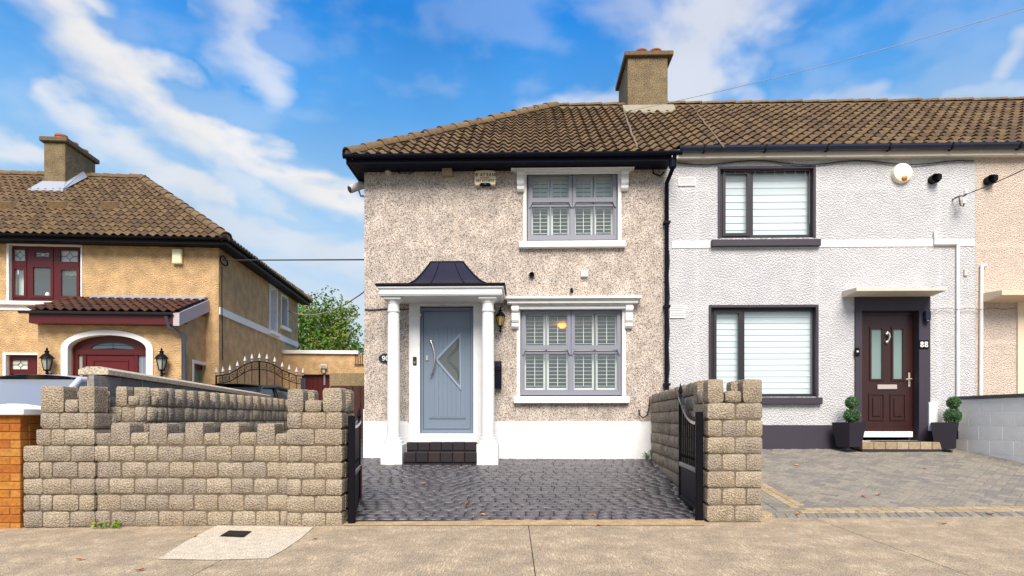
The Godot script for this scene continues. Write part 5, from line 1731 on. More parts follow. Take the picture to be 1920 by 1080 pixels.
	fl.hexa([Vector3(c0.x - 0.18, fy.call(zc + 0.34) - 0.05, zc + 0.34), Vector3(c1.x + 0.16, fy.call(zc + 0.34) - 0.05, zc + 0.34), Vector3(c1.x + 0.16, fy.call(zc) - 0.05, zc - 0.05), Vector3(c0.x - 0.18, fy.call(zc) - 0.05, zc - 0.05),
		Vector3(c0.x - 0.18, fy.call(zc + 0.34), zc + 0.34), Vector3(c1.x + 0.16, fy.call(zc + 0.34), zc + 0.34), Vector3(c1.x + 0.02, fy.call(zc) + 0.1, zc + 0.02), Vector3(c0.x - 0.02, fy.call(zc) + 0.1, zc + 0.02)])
	fl.hexa([Vector3(c1.x - 0.01, fy.call(zc + 0.3), zc + 0.3), Vector3(c1.x + 0.14, fy.call(zc + 0.3), zc + 0.3), Vector3(c1.x + 0.14, fy.call(zc - 0.75), zc - 0.75), Vector3(c1.x - 0.01, fy.call(zc - 0.75), zc - 0.75),
		Vector3(c1.x - 0.01, fy.call(zc + 0.3) + 0.06, zc + 0.3), Vector3(c1.x + 0.14, fy.call(zc + 0.3) + 0.03, zc + 0.3), Vector3(c1.x + 0.03, fy.call(zc - 0.75) + 0.14, zc - 0.75), Vector3(c1.x - 0.01, fy.call(zc - 0.75) + 0.14, zc - 0.75)])
	part(ch, "flashing", fl, mat(rgb(150, 156, 168), 0.6))
	# upstairs window: three red lights with leaded tops, in a white reveal
	var fr := rect(LF, 19, 461, 151, 565, -0.1)
	var m1 := on(LF, 54, 500, -0.1).x; var m2 := on(LF, 104, 500, -0.1).x
	var lights := []
	var ws := S().wall(fr[0], fr[1], fr[2], fr[3], [[fr[0] + 0.05, fr[1] + 0.08, m1 - 0.05, fr[3] - 0.07], [m1 + 0.05, fr[1] + 0.08, m2 - 0.05, fr[3] - 0.07], [m2 + 0.08, fr[1] + 0.08, fr[2] - 0.03, fr[3] - 0.07]], -0.18, -0.1)
	var win := part(h, "window", ws, m_red)
	for k in 3:
		var a: float = [fr[0] + 0.05, m1 + 0.05, m2 + 0.08][k]; var b: float = [m1 - 0.05, m2 - 0.05, fr[2] - 0.03][k]
		var tr := lerpf(fr[1], fr[3], 0.70 if k == 1 else 0.66)
		part(win, "transom", S().bbox(Vector3(a - 0.001, tr - 0.06, -0.17), Vector3(b + 0.001, tr + 0.05, -0.082), 0.008), m_red)
		var top: Array = [a, tr + 0.05, b, fr[3] - 0.07]; var low: Array = [a, fr[1] + 0.08, b, tr - 0.06]
		part(win, "casement", frame_shape([top[0] - 0.01, top[1] - 0.01, top[2] + 0.01, top[3] + 0.01], 0.035 if k != 1 else 0.09, -0.13, -0.085), m_red)
		part(win, "casement", frame_shape([low[0] - 0.01, low[1] - 0.01, low[2] + 0.01, low[3] + 0.01], 0.06, -0.13, -0.085), m_red)
		part(win, "pane", sheet_pane(top, -0.12), m_glass)
		part(win, "pane", sheet_pane(low, -0.12), m_glass)
		part(win, "privacy_pane", sheet_pane(top, -0.155), mat(rgb(196, 208, 206), 0.3))
		leaded(win, top, -0.117)
		# net curtain
		var cs := S()
		var n := 14
		cs.smooth()
		var cl := low[3] as float; var cb: float = (low[1] if k == 0 else lerpf(low[3], low[1], 0.22 if k == 2 else 0.02))
		for i in n:
			var x0 := lerpf(low[0], low[2], float(i) / n); var x1 := lerpf(low[0], low[2], float(i + 1) / n)
			var z0 := -0.30 + 0.02 * sin(i * 1.9); var z1 := -0.30 + 0.02 * sin((i + 1) * 1.9)
			var d0 := 0.03 * absf(sin(i * 0.7)); var d1 := 0.03 * absf(sin((i + 1) * 0.7))
			cs.quad(Vector3(x0, cb + d0, z0), Vector3(x1, cb + d1, z1), Vector3(x1, cl, z1), Vector3(x0, cl, z0))
		if k != 1: part(win, "net_curtain", cs, mat(rgb(222, 236, 226), 0.9))
		else: part(win, "window_ornament", S().ball(Vector3((a + b) / 2 + 0.04, low[1] + 0.08, -0.22), 0.05, 10, 8, 1.5), m_white)
	var rv := S().wall(uw[0] - 0.03, uw[1] - 0.0, uw[2] + 0.02, uw[3] + 0.03, [[uw[0] + 0.015, uw[1] - 0.1, uw[2] - 0.012, uw[3] - 0.012]], -0.2, 0.02)
	part(h, "window_reveal", rv, m_white)
	part(h, "window_sill", S().bbox(Vector3(ul + 0.1, uw[1] - 0.09, -0.2), Vector3(on(LF, 106, 570).x, uw[1], 0.10), 0.01), m_white)
	part(h, "string_course", S().box(Vector3(ul, uw[1] - 0.20, 0.0005), Vector3(on(LF, 60, 570).x, uw[1] - 0.091, 0.02)), m_white)
	# small ground-floor window
	var f2 := rect(LF, 14, 668, 69, 735, -0.1)
	var w2 := part(h, "window", S().wall(f2[0], f2[1], f2[2], f2[3], [[f2[0] + 0.09, f2[1] + 0.52, f2[2] - 0.2, f2[3] - 0.09], [f2[0] + 0.09, f2[1] + 0.09, f2[2] - 0.2, f2[1] + 0.42]], -0.18, -0.1), m_red)
	var pr := [f2[0] + 0.085, f2[1] + 0.515, f2[2] - 0.195, f2[3] - 0.085]
	part(w2, "pane", sheet_pane(pr, -0.14), mat(rgb(200, 210, 200), 0.15))
	leaded(w2, pr, -0.13)
	part(w2, "pane", sheet_pane([f2[0] + 0.085, f2[1] + 0.085, f2[2] - 0.195, f2[1] + 0.425], -0.14), mat(rgb(120, 140, 134), 0.15))
	part(h, "window_reveal", S().wall(lw[0] - 0.02, lw[1], lw[2] + 0.04, lw[3] + 0.03, [[lw[0] + 0.04, lw[1] - 0.1, lw[2] + 0.02, lw[3] - 0.015]], -0.2, 0.02), m_white)
	# porch
	var pw := 1.22
	var p0 := on(LF, 71, 660, pw).x; var p1 := on(LF, 340, 660, pw).x
	var pt := on(LF, 200, 604, pw).y
	var acx := on(LF, 202, 660, pw).x
	var arx := on(LF, 287.5, 660, pw).x - acx
	var asp := on(LF, 202, 654, pw).y; var atop := on(LF, 202, 619, pw).y
	# wall with an arched opening, as a strip round the arch
	var irx := arx - 0.13; var iry := (atop - asp) - 0.10
	var inner := arc(acx, asp, irx, iry, 18, asp + 0.2)
	var outer := PackedVector2Array()
	outer.append(Vector2(p0, -0.2))
	for i in 19:
		var q := inner[i + 1]
		var a := PI - PI * i / 18.0
		var v := Vector2(cos(a), sin(a))
		var tx := (p1 - acx) / absf(v.x) if v.x > 0.001 else ((acx - p0) / absf(v.x) if v.x < -0.001 else 1e9)
		var tyy := (pt - asp) / absf(v.y) if v.y > 0.001 else 1e9
		outer.append(Vector2(acx, asp) + v * minf(tx, tyy))
	outer.append(Vector2(p1, -0.2))
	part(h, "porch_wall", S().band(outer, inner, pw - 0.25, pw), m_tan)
	# the strip leaves the two upper corners open: fill them
	var fill := S()
	for sgn in [-1, 1]:
		var cxx := p0 if sgn < 0 else p1
		var pts := PackedVector2Array([Vector2(cxx, pt)])
		for v in outer:
			if (v.x - acx) * sgn > 0 and (is_equal_approx(v.x, cxx) or is_equal_approx(v.y, pt)) and v.y > 0: pts.append(v)
		# nearest points on the two sides of the corner
		var onside := Vector2(cxx, -1.0); var ontop := Vector2(acx, pt)
		for v in outer:
			if absf(v.x - cxx) < 0.001 and v.y > onside.y: onside = v
			if absf(v.y - pt) < 0.001 and (v.x - ontop.x) * sgn > 0: ontop = v
		fill.prism(PackedVector2Array([Vector2(cxx, pt), ontop, onside]), pw - 0.249, pw - 0.0006)
	part(h, "porch_wall", fill, m_tan)
	part(h, "porch_side_wall", S().box(Vector3(p0, -0.1, 0.0005), Vector3(p0 + 0.25, pt, pw - 0.2505)), m_tan)
	var swp := onx(LF, 362, 690, p1); var swq := onx(LF, 391, 690, p1)
	var sty := onx(LF, 362, 679, p1).y
	var psw := part(h, "porch_side_wall", S().wall(0.25, -0.1, pw - 0.0005, pt + 0.32, [[pw - swp.z, 0.9, pw - swq.z, sty]], -0.25, 0.0), m_tan)
	psw.transform = Transform3D(Basis(), -base) * Transform3D(Basis(Vector3.UP, PI / 2), Vector3(p1, 0, pw))
	var swf := S()
	swf.wall(pw - swp.z, 0.9, pw - swq.z, sty, [[pw - swp.z + 0.16, 0.95, pw - swq.z - 0.10, sty - 0.12]], -0.15, -0.08)
	var sw3 := part(h, "window", swf, m_red)
	sw3.transform = psw.transform
	part(sw3, "pane", sheet_pane([pw - swp.z + 0.15, 0.9, pw - swq.z - 0.09, sty - 0.11], -0.12), mat(rgb(110, 150, 130), 0.1))
	var rv3 := part(h, "window_reveal", S().wall(pw - swp.z - 0.03, 0.88, pw - swq.z + 0.05, sty + 0.05, [[pw - swp.z + 0.03, 0.8, pw - swq.z - 0.03, sty - 0.02]], -0.12, 0.015), m_white)
	rv3.transform = psw.transform
	# lean-to roof
	var ew := pw + 0.26
	var eyp := on(LF, 190, 584, ew).y
	var ry := on(LF, 290, 562, 0.02).y
	var e0 := on(LF, 54, 584, ew).x; var e1 := p1 + 0.06
	var lt := S()
	lt.hexa([Vector3(e0, eyp - 0.05, ew), Vector3(e1, eyp - 0.05, ew), Vector3(e1, ry - 0.05, 0.001), Vector3(e0, ry - 0.05, 0.001), Vector3(e0, eyp, ew), Vector3(e1, eyp, ew), Vector3(e1, ry, 0.001), Vector3(e0, ry, 0.001)])
	var lr := part(h, "porch_roof", lt, m_tile[3])
	tile_slope(lr, Vector3(0, eyp - 0.01, ew + 0.02), ew, ry - eyp, e0, e1, func(u, t): return true, Transform3D(), 300, [textured(rgb(124, 78, 58), 0.85, m_tile[0].albedo_texture, 1.7), textured(rgb(104, 68, 54), 0.85, m_tile[0].albedo_texture, 1.7)])
	part(lr, "flashing", S().hexa([Vector3(on(LF, 176, 560).x, ry - 0.02, 0.16), Vector3(e1 - 0.02, ry - 0.02, 0.16), Vector3(e1 - 0.02, ry + 0.03, 0.001), Vector3(on(LF, 176, 560).x, ry + 0.03, 0.001), Vector3(on(LF, 176, 560).x, ry + 0.045, 0.16), Vector3(e1 - 0.02, ry + 0.045, 0.16), Vector3(e1 - 0.02, ry + 0.085, 0.001), Vector3(on(LF, 176, 560).x, ry + 0.085, 0.001)]), mat(rgb(150, 156, 172), 0.6))
	var fa := S().box(Vector3(e0, eyp - 0.24, ew - 0.03), Vector3(e1 - 0.1, eyp - 0.051, ew))
	fa.box(Vector3(e0, eyp - 0.25, pw + 0.001), Vector3(e1 - 0.1, eyp - 0.241, ew))
	part(lr, "fascia", fa, m_red)
	var gq := PackedVector2Array()
	for k in 7: gq.append(Vector2(ew + 0.05 - 0.05 * cos(PI * k / 6.0), eyp - 0.015 - 0.055 * sin(PI * k / 6.0)))
	for k in 7: gq.append(Vector2(ew + 0.05 + 0.044 * cos(PI * k / 6.0), eyp - 0.015 - 0.049 * sin(PI * k / 6.0)))
	part(lr, "gutter", S().xprism(gq, e0 - 0.15, e1 - 0.08), mat(rgb(34, 38, 46), 0.35))
	var vb := S()
	vb.hexa([Vector3(e1 - 0.099, eyp - 0.28, ew + 0.02), Vector3(e1 + 0.025, eyp - 0.28, ew + 0.02), Vector3(e1 + 0.025, ry - 0.26, 0.02), Vector3(e1 - 0.099, ry - 0.26, 0.02), Vector3(e1 - 0.099, eyp - 0.01, ew + 0.02), Vector3(e1 + 0.025, eyp - 0.01, ew + 0.02), Vector3(e1 + 0.025, ry + 0.01, 0.02), Vector3(e1 - 0.099, ry + 0.01, 0.02)])
	part(lr, "verge_board", vb, mat(rgb(176, 166, 172), 0.7))
	# arched door set in a white surround
	var so := arc(acx, asp, arx, atop - asp, 22, asp); var si := arc(acx, asp, irx - 0.004, iry - 0.004, 22, asp)
	part(h, "arch_surround", S().band(so, si, pw - 0.1, pw + 0.03), m_white)
	var dw := pw - 0.16
	var d_o := arc(acx, asp, irx + 0.01, iry + 0.01, 22, asp); var d_i := arc(acx, asp, irx - 0.10, iry - 0.09, 22, asp)
	var door := part(h, "door", S().band(d_o, d_i, dw - 0.08, dw), m_red)
	var tb := on(LF, 202, 657, dw).y
	part(door, "transom", S().bbox(Vector3(acx - irx + 0.05, tb - 0.10, dw - 0.07), Vector3(acx + irx - 0.05, tb + 0.03, dw + 0.01), 0.008), m_red)
	var fan := arc(acx, tb + 0.03, irx - 0.35, iry - 0.15, 18, 0.0)
	var fan_o := arc(acx, tb + 0.0, irx - 0.05, iry - 0.02, 18, 0.0)
	part(door, "fanlight_frame", S().band(fan_o, fan, dw - 0.06, dw - 0.01), m_red)
	var fg := S()
	var fc := Vector3(acx, tb + 0.05, dw - 0.035)
	for i in fan.size() - 1: fg.tri(fc, Vector3(fan[i + 1].x, fan[i + 1].y, fc.z), Vector3(fan[i].x, fan[i].y, fc.z))
	part(door, "fanlight", fg, mat(rgb(86, 106, 112), 0.1))
	leaded(door, [acx - irx * 0.6, tb + 0.05, acx + irx * 0.6, tb + iry - 0.12], dw - 0.03)
	var sl0 := on(LF, 157, 680, dw).x; var sl1 := on(LF, 256, 680, dw).x
	for k in 2:
		var x0 := acx - irx + 0.10 if k == 0 else sl1 + 0.02
		var x1 := sl0 - 0.02 if k == 0 else acx + irx - 0.10
		part(door, "side_light", sheet_pane([x0, 0.3, x1, tb - 0.10], dw - 0.04), mat(rgb(150, 150, 138) if k == 0 else rgb(118, 126, 140), 0.12))
		part(door, "side_mullion", S().bbox(Vector3(sl0 - 0.03 if k == 0 else sl1 - 0.05, 0.2, dw - 0.07), Vector3(sl0 + 0.05 if k == 0 else sl1 + 0.03, tb - 0.1005, dw), 0.008), m_red)
		var sx := S()
		sx.tube([Vector3((x0 + x1) / 2, 0.4, dw - 0.036), Vector3((x0 + x1) / 2, tb - 0.11, dw - 0.036)], 0.006, 4)
		part(door, "leading", sx, mat(rgb(190, 194, 196), 0.4))
	part(door, "door_leaf", S().bbox(Vector3(sl0 + 0.0505, 0.2, dw - 0.06), Vector3(sl1 - 0.0505, tb - 0.101, dw - 0.02), 0.006), mat(rgb(88, 8, 12), 0.4))
	for pr2 in [[0.12, tb - 0.75, tb - 0.20]]:
		part(door, "door_panel", frame_shape([sl0 + 0.17, pr2[1], sl1 - 0.17, pr2[2]], 0.03, dw - 0.021, dw - 0.005), m_red)
	# downpipe of the porch gutter
	var dpp := []
	for c in [[312, 592, ew + 0.03], [316, 612, ew - 0.05], [344, 628, pw + 0.08], [346, 722, pw + 0.08]]: dpp.append(on(LF, c[0], c[1], c[2]))
	part(h, "downpipe", S().tube(dpp, 0.045, 8), mat(rgb(66, 72, 84), 0.4))
	# white band, windows of the side wall
	var b0 := onx(LF, 405, 578); var b1 := onx(LF, 557, 640)
	part(h, "string_course", S().box(Vector3(0.0005, b0.y - 0.11, back), Vector3(0.025, b0.y + 0.06, -0.02)), m_white)
	for k in 2:
		var q: Array = side_h[k]
		var rv4 := part(h, "window_reveal", S().wall(q[0] - 0.06, q[1], q[2] + 0.06, q[3] + 0.06, [[q[0] + 0.02, q[1] - 0.1, q[2] - 0.02, q[3] - 0.02]], -0.2, 0.02), m_white)
		rv4.transform = swm.transform
		var wf := part(h, "window", frame_shape(q, 0.09, -0.22, -0.15, null, 0.1), m_white if k == 0 else m_red)
		wf.transform = swm.transform
		wf.position = swm.position
		part(wf, "pane", sheet_pane([q[0] + 0.05, q[1] + 0.05, q[2] - 0.05, q[3] - 0.05], -0.18), mat(rgb(196, 200, 206), 0.2) if k == 0 else mat(rgb(90, 110, 104), 0.1))
		if k == 1: part(wf, "transom", S().box(Vector3(q[0] + 0.05, lerpf(q[1], q[3], 0.52), -0.215), Vector3(q[2] - 0.05, lerpf(q[1], q[3], 0.60), -0.145)), m_red)
		var sl4 := part(h, "window_sill", S().bbox(Vector3(q[0] - 0.12, q[1] - 0.1, -0.2), Vector3(q[2] + 0.12, q[1] + 0.005, 0.11), 0.01), m_white)
		sl4.transform = swm.transform

func garage() -> void:
	var c := onx(LF, 531, 700, 0.0)
	var w := c.z
	var gx1 := on(LF, 686, 700, w).x + 0.3
	var top := on(LF, 600, 664, w).y
	var base := Vector3(1.4, 0.4, w)
	var g := thing("garage", "low tan rendered garage with white coping and a dark red door behind the iron gate", "garage", LF, base)
	var dr := rect(LF, 566, 702, 650, 800, w)
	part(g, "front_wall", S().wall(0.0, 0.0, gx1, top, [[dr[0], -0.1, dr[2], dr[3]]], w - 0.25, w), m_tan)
	part(g, "side_wall", S().box(Vector3(gx1 - 0.25, 0, w - 4.0), Vector3(gx1, top, w - 0.251)), m_tan)
	part(g, "side_wall", S().box(Vector3(0, 0, w - 4.0), Vector3(0.25, top, w - 0.251)), m_tan)
	part(g, "back_wall", S().box(Vector3(0.251, 0, w - 4.0), Vector3(gx1 - 0.251, top, w - 3.75)), m_tan)
	part(g, "roof", S().box(Vector3(0.0, top + 0.0005, w - 4.0), Vector3(gx1, top + 0.03, w - 0.2)), m_black)
	part(g, "coping", S().bbox(Vector3(-0.04, top + 0.001, w - 0.199), Vector3(on(LF, 672, 660, w).x, top + 0.115, w + 0.07), 0.01), m_white)
	var d := part(g, "door", S().box(Vector3(dr[0], 0.0, w - 0.2), Vector3(dr[2], dr[3], w - 0.14)), m_red)
	for k in 9:
		part(d, "door_board", S().bbox(Vector3(lerpf(dr[0], dr[2], k / 9.0) + 0.008, 0.3, w - 0.14), Vector3(lerpf(dr[0], dr[2], (k + 1) / 9.0) - 0.008, dr[3] - 0.02, w - 0.125), 0.004), m_red)
	part(d, "hasp", rbox(rect(LF, 607, 703, 610, 722, w - 0.12), w - 0.125, w - 0.10), mat(rgb(190, 190, 190), 0.3, 0.8))
	var st := S()
	for k in 4:
		var x := on(LF, 667 + k * 4, 680, w + 0.04).x
		st.tube([Vector3(x, top - 0.35, w + 0.03), Vector3(x, top + 0.0, w + 0.03)], 0.012, 5)
	st.tube([Vector3(on(LF, 664, 690, w + 0.04).x, top - 0.33, w + 0.04), Vector3(on(LF, 682, 690, w + 0.04).x, top - 0.33, w + 0.04)], 0.014, 5)
	part(g, "iron_bracket", st, m_iron)
	# floodlight above the door
	var fc := on(LF, 607, 688, w + 0.08)
	var fl := thing("floodlight", "small white floodlight above the red garage door", "light", LF, fc)
	part(fl, "housing", S().bbox(fc + Vector3(-0.1, -0.06, -0.06), fc + Vector3(0.1, 0.07, 0.06), 0.015), mat(rgb(210, 208, 196), 0.5))
	part(fl, "glass", S().box(fc + Vector3(-0.08, -0.045, 0.0605), fc + Vector3(0.08, 0.045, 0.066)), mat(rgb(150, 150, 140), 0.15))
	part(fl, "sensor", S().bbox(fc + Vector3(-0.04, -0.19, -0.07), fc + Vector3(0.04, -0.065, 0.02), 0.015), mat(rgb(188, 178, 160), 0.5))

func iron_gates() -> void:
	# arched gate across the tan house's side passage
	var rail := [[145, 370], [215, 362], [290, 345], [370, 300], [450, 248], [525, 222], [605, 215], [685, 225], [768, 255], [848, 308], [922, 338], [1000, 366], [1070, 372]]
	var w := 0.0
	var pt := func(v: Array, dy := 0.0) -> Vector3: return on(LF, v[0] / 5.684 + 380.0, (v[1] + dy) / 5.684 + 640.0, w)
	var c: Vector3 = pt.call([605, 500])
	var g := thing("iron_gate", "black wrought iron double gate with arched top and white spearheads beside the tan house", "gate", LF, Vector3(c.x, 0.3, w))
	for half in 2:
		var pts := []; var pts2 := []
		for v in (rail.slice(0, 7) if half == 0 else rail.slice(6)):
			pts.append(pt.call(v)); pts2.append(pt.call(v, 82.0))
		var leaf := part(g, "top_rail", S().tube(pts, 0.013, 6), m_iron)
		part(g, "curved_rail", S().tube(pts2, 0.011, 6), m_iron)
		for y in [0.5, 1.2]: part(g, "straight_rail", S().bar(Vector3(pts[0].x, y, w), Vector3(pts[-1].x, y, w), 0.02, 0.04), m_iron)
		for i in pts.size() - 1:
			var m: Vector3 = (pts[i] + pts2[i + 1]) / 2
			var sc := []
			for k in 14:
				var a := k * 0.55
				sc.append(m + Vector3(cos(a), sin(a), 0) * (0.012 + 0.005 * k))
			part(leaf, "scroll", S().tube(sc, 0.006, 5), m_iron)
	for i in rail.size():
		var p: Vector3 = pt.call(rail[i])
		var th := 0.020 if i in [0, 6, 12] else 0.008
		part(g, "bar", S().tube([Vector3(p.x, 0.3, w), Vector3(p.x, p.y + 0.02, w)], th, 6), m_iron)
		var sp := S().lathe([[0.0, 0.0], [0.010, 0.01], [0.012, 0.05], [0.024, 0.055], [0.036, 0.075], [0.024, 0.12], [0.010, 0.165], [0.0, 0.20]], Vector3(p.x, p.y + 0.01, w), 8)
		part(g, "spearhead", sp, mat(rgb(184, 184, 186), 0.5))
	part(g, "gate_post", S().bbox(Vector3(c.x + 0.95, 0.2, w - 0.05), Vector3(c.x + 1.03, pt.call([1070, 372]).y - 0.05, w + 0.05), 0.008), mat(rgb(30, 36, 60), 0.4))
	# the drive's own gates, standing open
	drive_gate("open black steel driveway gate with curved top beside the right-hand stone pillar", Vector3(1.872, 0.04, -6.13), Vector3(1.98, 0.12, -7.22), 0.30)
	drive_gate("open black steel driveway gate seen edge-on beside the left-hand stone pillar", Vector3(-1.60, 0.0, -6.12), Vector3(-1.80, 0.10, -7.22), 0.05)

func drive_gate(label: String, hinge: Vector3, free: Vector3, swan: float) -> void:
	var d := free - hinge
	d.y = 0
	var L := d.length()
	var fr := Transform3D(Basis(d.normalized(), Vector3.UP, d.normalized().cross(Vector3.UP)), hinge)   # x from the hinge to the free end
	var g := thing("driveway_gate", label, "gate", fr, Vector3.ZERO)
	var y0 := 0.06; var top := 1.02
	var s := S()
	s.bbox(Vector3(0.05, y0, -0.02), Vector3(0.09, top, 0.02), 0.004)
	s.bbox(Vector3(L - 0.04, y0 + 0.02, -0.02), Vector3(L, top + swan - 0.04, 0.02), 0.004)
	s.bbox(Vector3(0.0905, y0 + 0.02, -0.018), Vector3(L - 0.0405, y0 + 0.06, 0.018), 0.004)
	part(g, "gate_frame", s, m_iron)
	part(g, "middle_rail", S().bbox(Vector3(0.0905, y0 + 0.40, -0.022), Vector3(L - 0.0405, y0 + 0.45, 0.022), 0.005), mat(rgb(120, 118, 124), 0.35, 0.5))
	part(g, "sheet_panel", S().box(Vector3(0.0905, y0 + 0.0605, -0.006), Vector3(L - 0.0405, y0 + 0.3995, 0.006)), m_navy)
	if swan < 0.2: part(g, "sheet_panel", S().box(Vector3(0.0905, y0 + 0.4505, -0.005), Vector3(L - 0.0405, top - 0.08, 0.005)), m_navy)
	var n := 8
	for k in n:
		var x := lerpf(0.09, L - 0.04, (k + 0.5) / n)
		var t := (x - 0.09) / (L - 0.13)
		var yt := top - 0.06 + swan * pow(t, 2.2)
		part(g, "bar", S().tube([Vector3(x, y0 + 0.45, 0), Vector3(x, yt, 0)], 0.009, 6), mat(rgb(30, 24, 30), 0.35, 0.4))
		part(g, "bar_collar", S().ball(Vector3(x, y0 + 0.53, 0), 0.018, 8, 6), m_iron)
	var tp := []
	for k in 11:
		var t := k / 10.0
		tp.append(Vector3(lerpf(0.07, L - 0.02, t), top - 0.05 + swan * pow(t, 2.2), 0))
	var tr := S()
	for k in 10:
		var a: Vector3 = tp[k]; var b: Vector3 = tp[k + 1]
		tr.hexa([a + Vector3(0, -0.02, 0.025), b + Vector3(0, -0.02, 0.025), b + Vector3(0, -0.02, -0.025), a + Vector3(0, -0.02, -0.025), a + Vector3(0, 0.012, 0.025), b + Vector3(0, 0.012, 0.025), b + Vector3(0, 0.012, -0.025), a + Vector3(0, 0.012, -0.025)])
	part(g, "curved_top_rail", tr, mat(rgb(52, 52, 60), 0.2, 0.5))
	part(g, "spearhead", S().lathe([[0.0, 0.0], [0.02, 0.0], [0.012, 0.03], [0.028, 0.05], [0.012, 0.11], [0.0, 0.16]], Vector3(L - 0.02, top + swan - 0.045, 0), 8), m_iron)
	part(g, "gate_post", S().bbox(Vector3(-0.02, -0.06, -0.035), Vector3(0.04, top + 0.06, 0.035), 0.006), m_iron)
	for y in [0.22, 0.86]:
		part(g, "hinge", S().lathe([[0.0, y], [0.024, y], [0.024, y + 0.09], [0.0, y + 0.09]], Vector3(0.045, 0, 0), 8), m_iron)
	part(g, "drop_bolt", S().tube([Vector3(L - 0.08, 0.5, 0.03), Vector3(L - 0.08, 0.02, 0.03)], 0.01, 6), mat(rgb(96, 50, 36), 0.8))

# ------------------------------------------------------------------ cars
func car(label: String, at: Vector3, turn: float, paint: Material, gl: Material) -> void:
	# small hatchback; its nose points along +x of its own frame
	var fr := Transform3D(Basis(Vector3.UP, turn), at)
	var c := thing("parked_car", label, "car", fr, Vector3.ZERO)
	var s := S()
	# body stations: x, half width, bottom, shoulder height
	var st := [[-1.98, 0.66, 0.42, 0.72], [-1.9, 0.78, 0.30, 0.92], [-1.5, 0.83, 0.22, 0.98], [-0.5, 0.85, 0.20, 0.96], [0.6, 0.85, 0.20, 0.94], [1.1, 0.84, 0.22, 0.90], [1.6, 0.80, 0.24, 0.82], [1.88, 0.70, 0.30, 0.70], [1.98, 0.56, 0.38, 0.60]]
	var rings := []
	for q in st:
		var hw: float = q[1]; var b: float = q[2]; var t: float = q[3]
		rings.append([Vector3(q[0], b, hw * 0.9), Vector3(q[0], lerpf(b, t, 0.35), hw), Vector3(q[0], lerpf(b, t, 0.72), hw * 0.995), Vector3(q[0], lerpf(b, t, 0.92), hw * 0.95), Vector3(q[0], t, hw * 0.82), Vector3(q[0], t + 0.025, 0.0), Vector3(q[0], t, -hw * 0.82), Vector3(q[0], lerpf(b, t, 0.92), -hw * 0.95), Vector3(q[0], lerpf(b, t, 0.72), -hw * 0.995), Vector3(q[0], lerpf(b, t, 0.35), -hw), Vector3(q[0], b, -hw * 0.9)])
	s.smooth()
	for i in rings.size() - 1:
		for k in 10: s.quad(rings[i][k], rings[i + 1][k], rings[i + 1][k + 1], rings[i][k + 1])
	s.flat()
	for k in range(1, 10):
		s.tri(rings[0][0], rings[0][k], rings[0][k + 1])
		s.tri(rings[-1][0], rings[-1][k + 1], rings[-1][k])
	part(c, "body", s, paint)
	# greenhouse: base and roof outlines
	var B := [Vector3(1.02, 0.93, 0.74), Vector3(-1.72, 0.97, 0.72), Vector3(-1.72, 0.97, -0.72), Vector3(1.02, 0.93, -0.74)]
	var R := [Vector3(0.22, 1.42, 0.58), Vector3(-1.42, 1.42, 0.56), Vector3(-1.42, 1.42, -0.56), Vector3(0.22, 1.42, -0.58)]
	var pil := S()
	for k in 4: pil.tube([B[k], B[k].lerp(R[k], 0.5) + Vector3(0, 0.03, 0), R[k]], 0.042, 7)
	for z in [1.0, -1.0]:
		pil.tube([Vector3(-0.42, 0.95, 0.735 * z), Vector3(-0.46, 1.43, 0.58 * z)], 0.035, 6)
		pil.tube([R[0] * Vector3(1, 1, z), Vector3(-0.6, 1.47, 0.585 * z), R[1] * Vector3(1, 1, z)], 0.04, 7)
	part(c, "pillars", pil, paint)
	var rf := S().smooth()
	var n := 6
	var P := func(i: int, j: int, k: float) -> Vector3:
		var u := float(i) / n; var v := float(j) / n * 2.0 - 1.0
		return Vector3(lerpf(0.24, -1.44, u), 1.44 + 0.075 * (1.0 - v * v) * (0.4 + 0.6 * sin(PI * clampf(u + 0.12, 0, 1))) - k, v * 0.58)
	for i in n:
		for j in n: rf.quad(P.call(i, j, 0.0), P.call(i, j + 1, 0.0), P.call(i + 1, j + 1, 0.0), P.call(i + 1, j, 0.0))
	part(c, "roof", rf, paint)
	var quad := func(called: String, a: Vector3, b: Vector3, cc: Vector3, d: Vector3):
		var q := S()
		q.quad(a, b, cc, d)
		part(c, called, q, gl)
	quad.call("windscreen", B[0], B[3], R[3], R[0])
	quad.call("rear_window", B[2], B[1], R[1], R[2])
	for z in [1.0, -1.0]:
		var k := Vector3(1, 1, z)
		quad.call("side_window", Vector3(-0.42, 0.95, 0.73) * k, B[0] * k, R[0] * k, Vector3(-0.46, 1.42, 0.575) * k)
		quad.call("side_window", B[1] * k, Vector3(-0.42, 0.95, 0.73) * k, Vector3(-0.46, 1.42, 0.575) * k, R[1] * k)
		part(c, "wing_mirror", S().ball(Vector3(0.72, 1.0, 0.90 * z), 0.10, 10, 8, 0.75), paint)
		part(c, "headlight", S().ball(Vector3(1.84, 0.66, 0.56 * z), 0.13, 12, 8, 0.7), mat(rgb(210, 216, 220), 0.1))
		for x in [1.22, -1.28]:
			var wh := part(c, "wheel", S().lathe([[0.0, -0.09], [0.24, -0.10], [0.31, -0.09], [0.315, 0.0], [0.31, 0.09], [0.24, 0.10], [0.0, 0.09]], Vector3.ZERO, 22), mat(rgb(22, 22, 22), 0.9))
			wh.transform = Transform3D(Basis(Vector3.RIGHT, PI / 2), Vector3(x, 0.315, 0.77 * z))
			part(wh, "rim", S().lathe([[0.0, -0.105], [0.2, -0.112], [0.2, 0.112], [0.0, 0.105]], Vector3.ZERO, 16), mat(rgb(170, 172, 176), 0.3, 0.8))

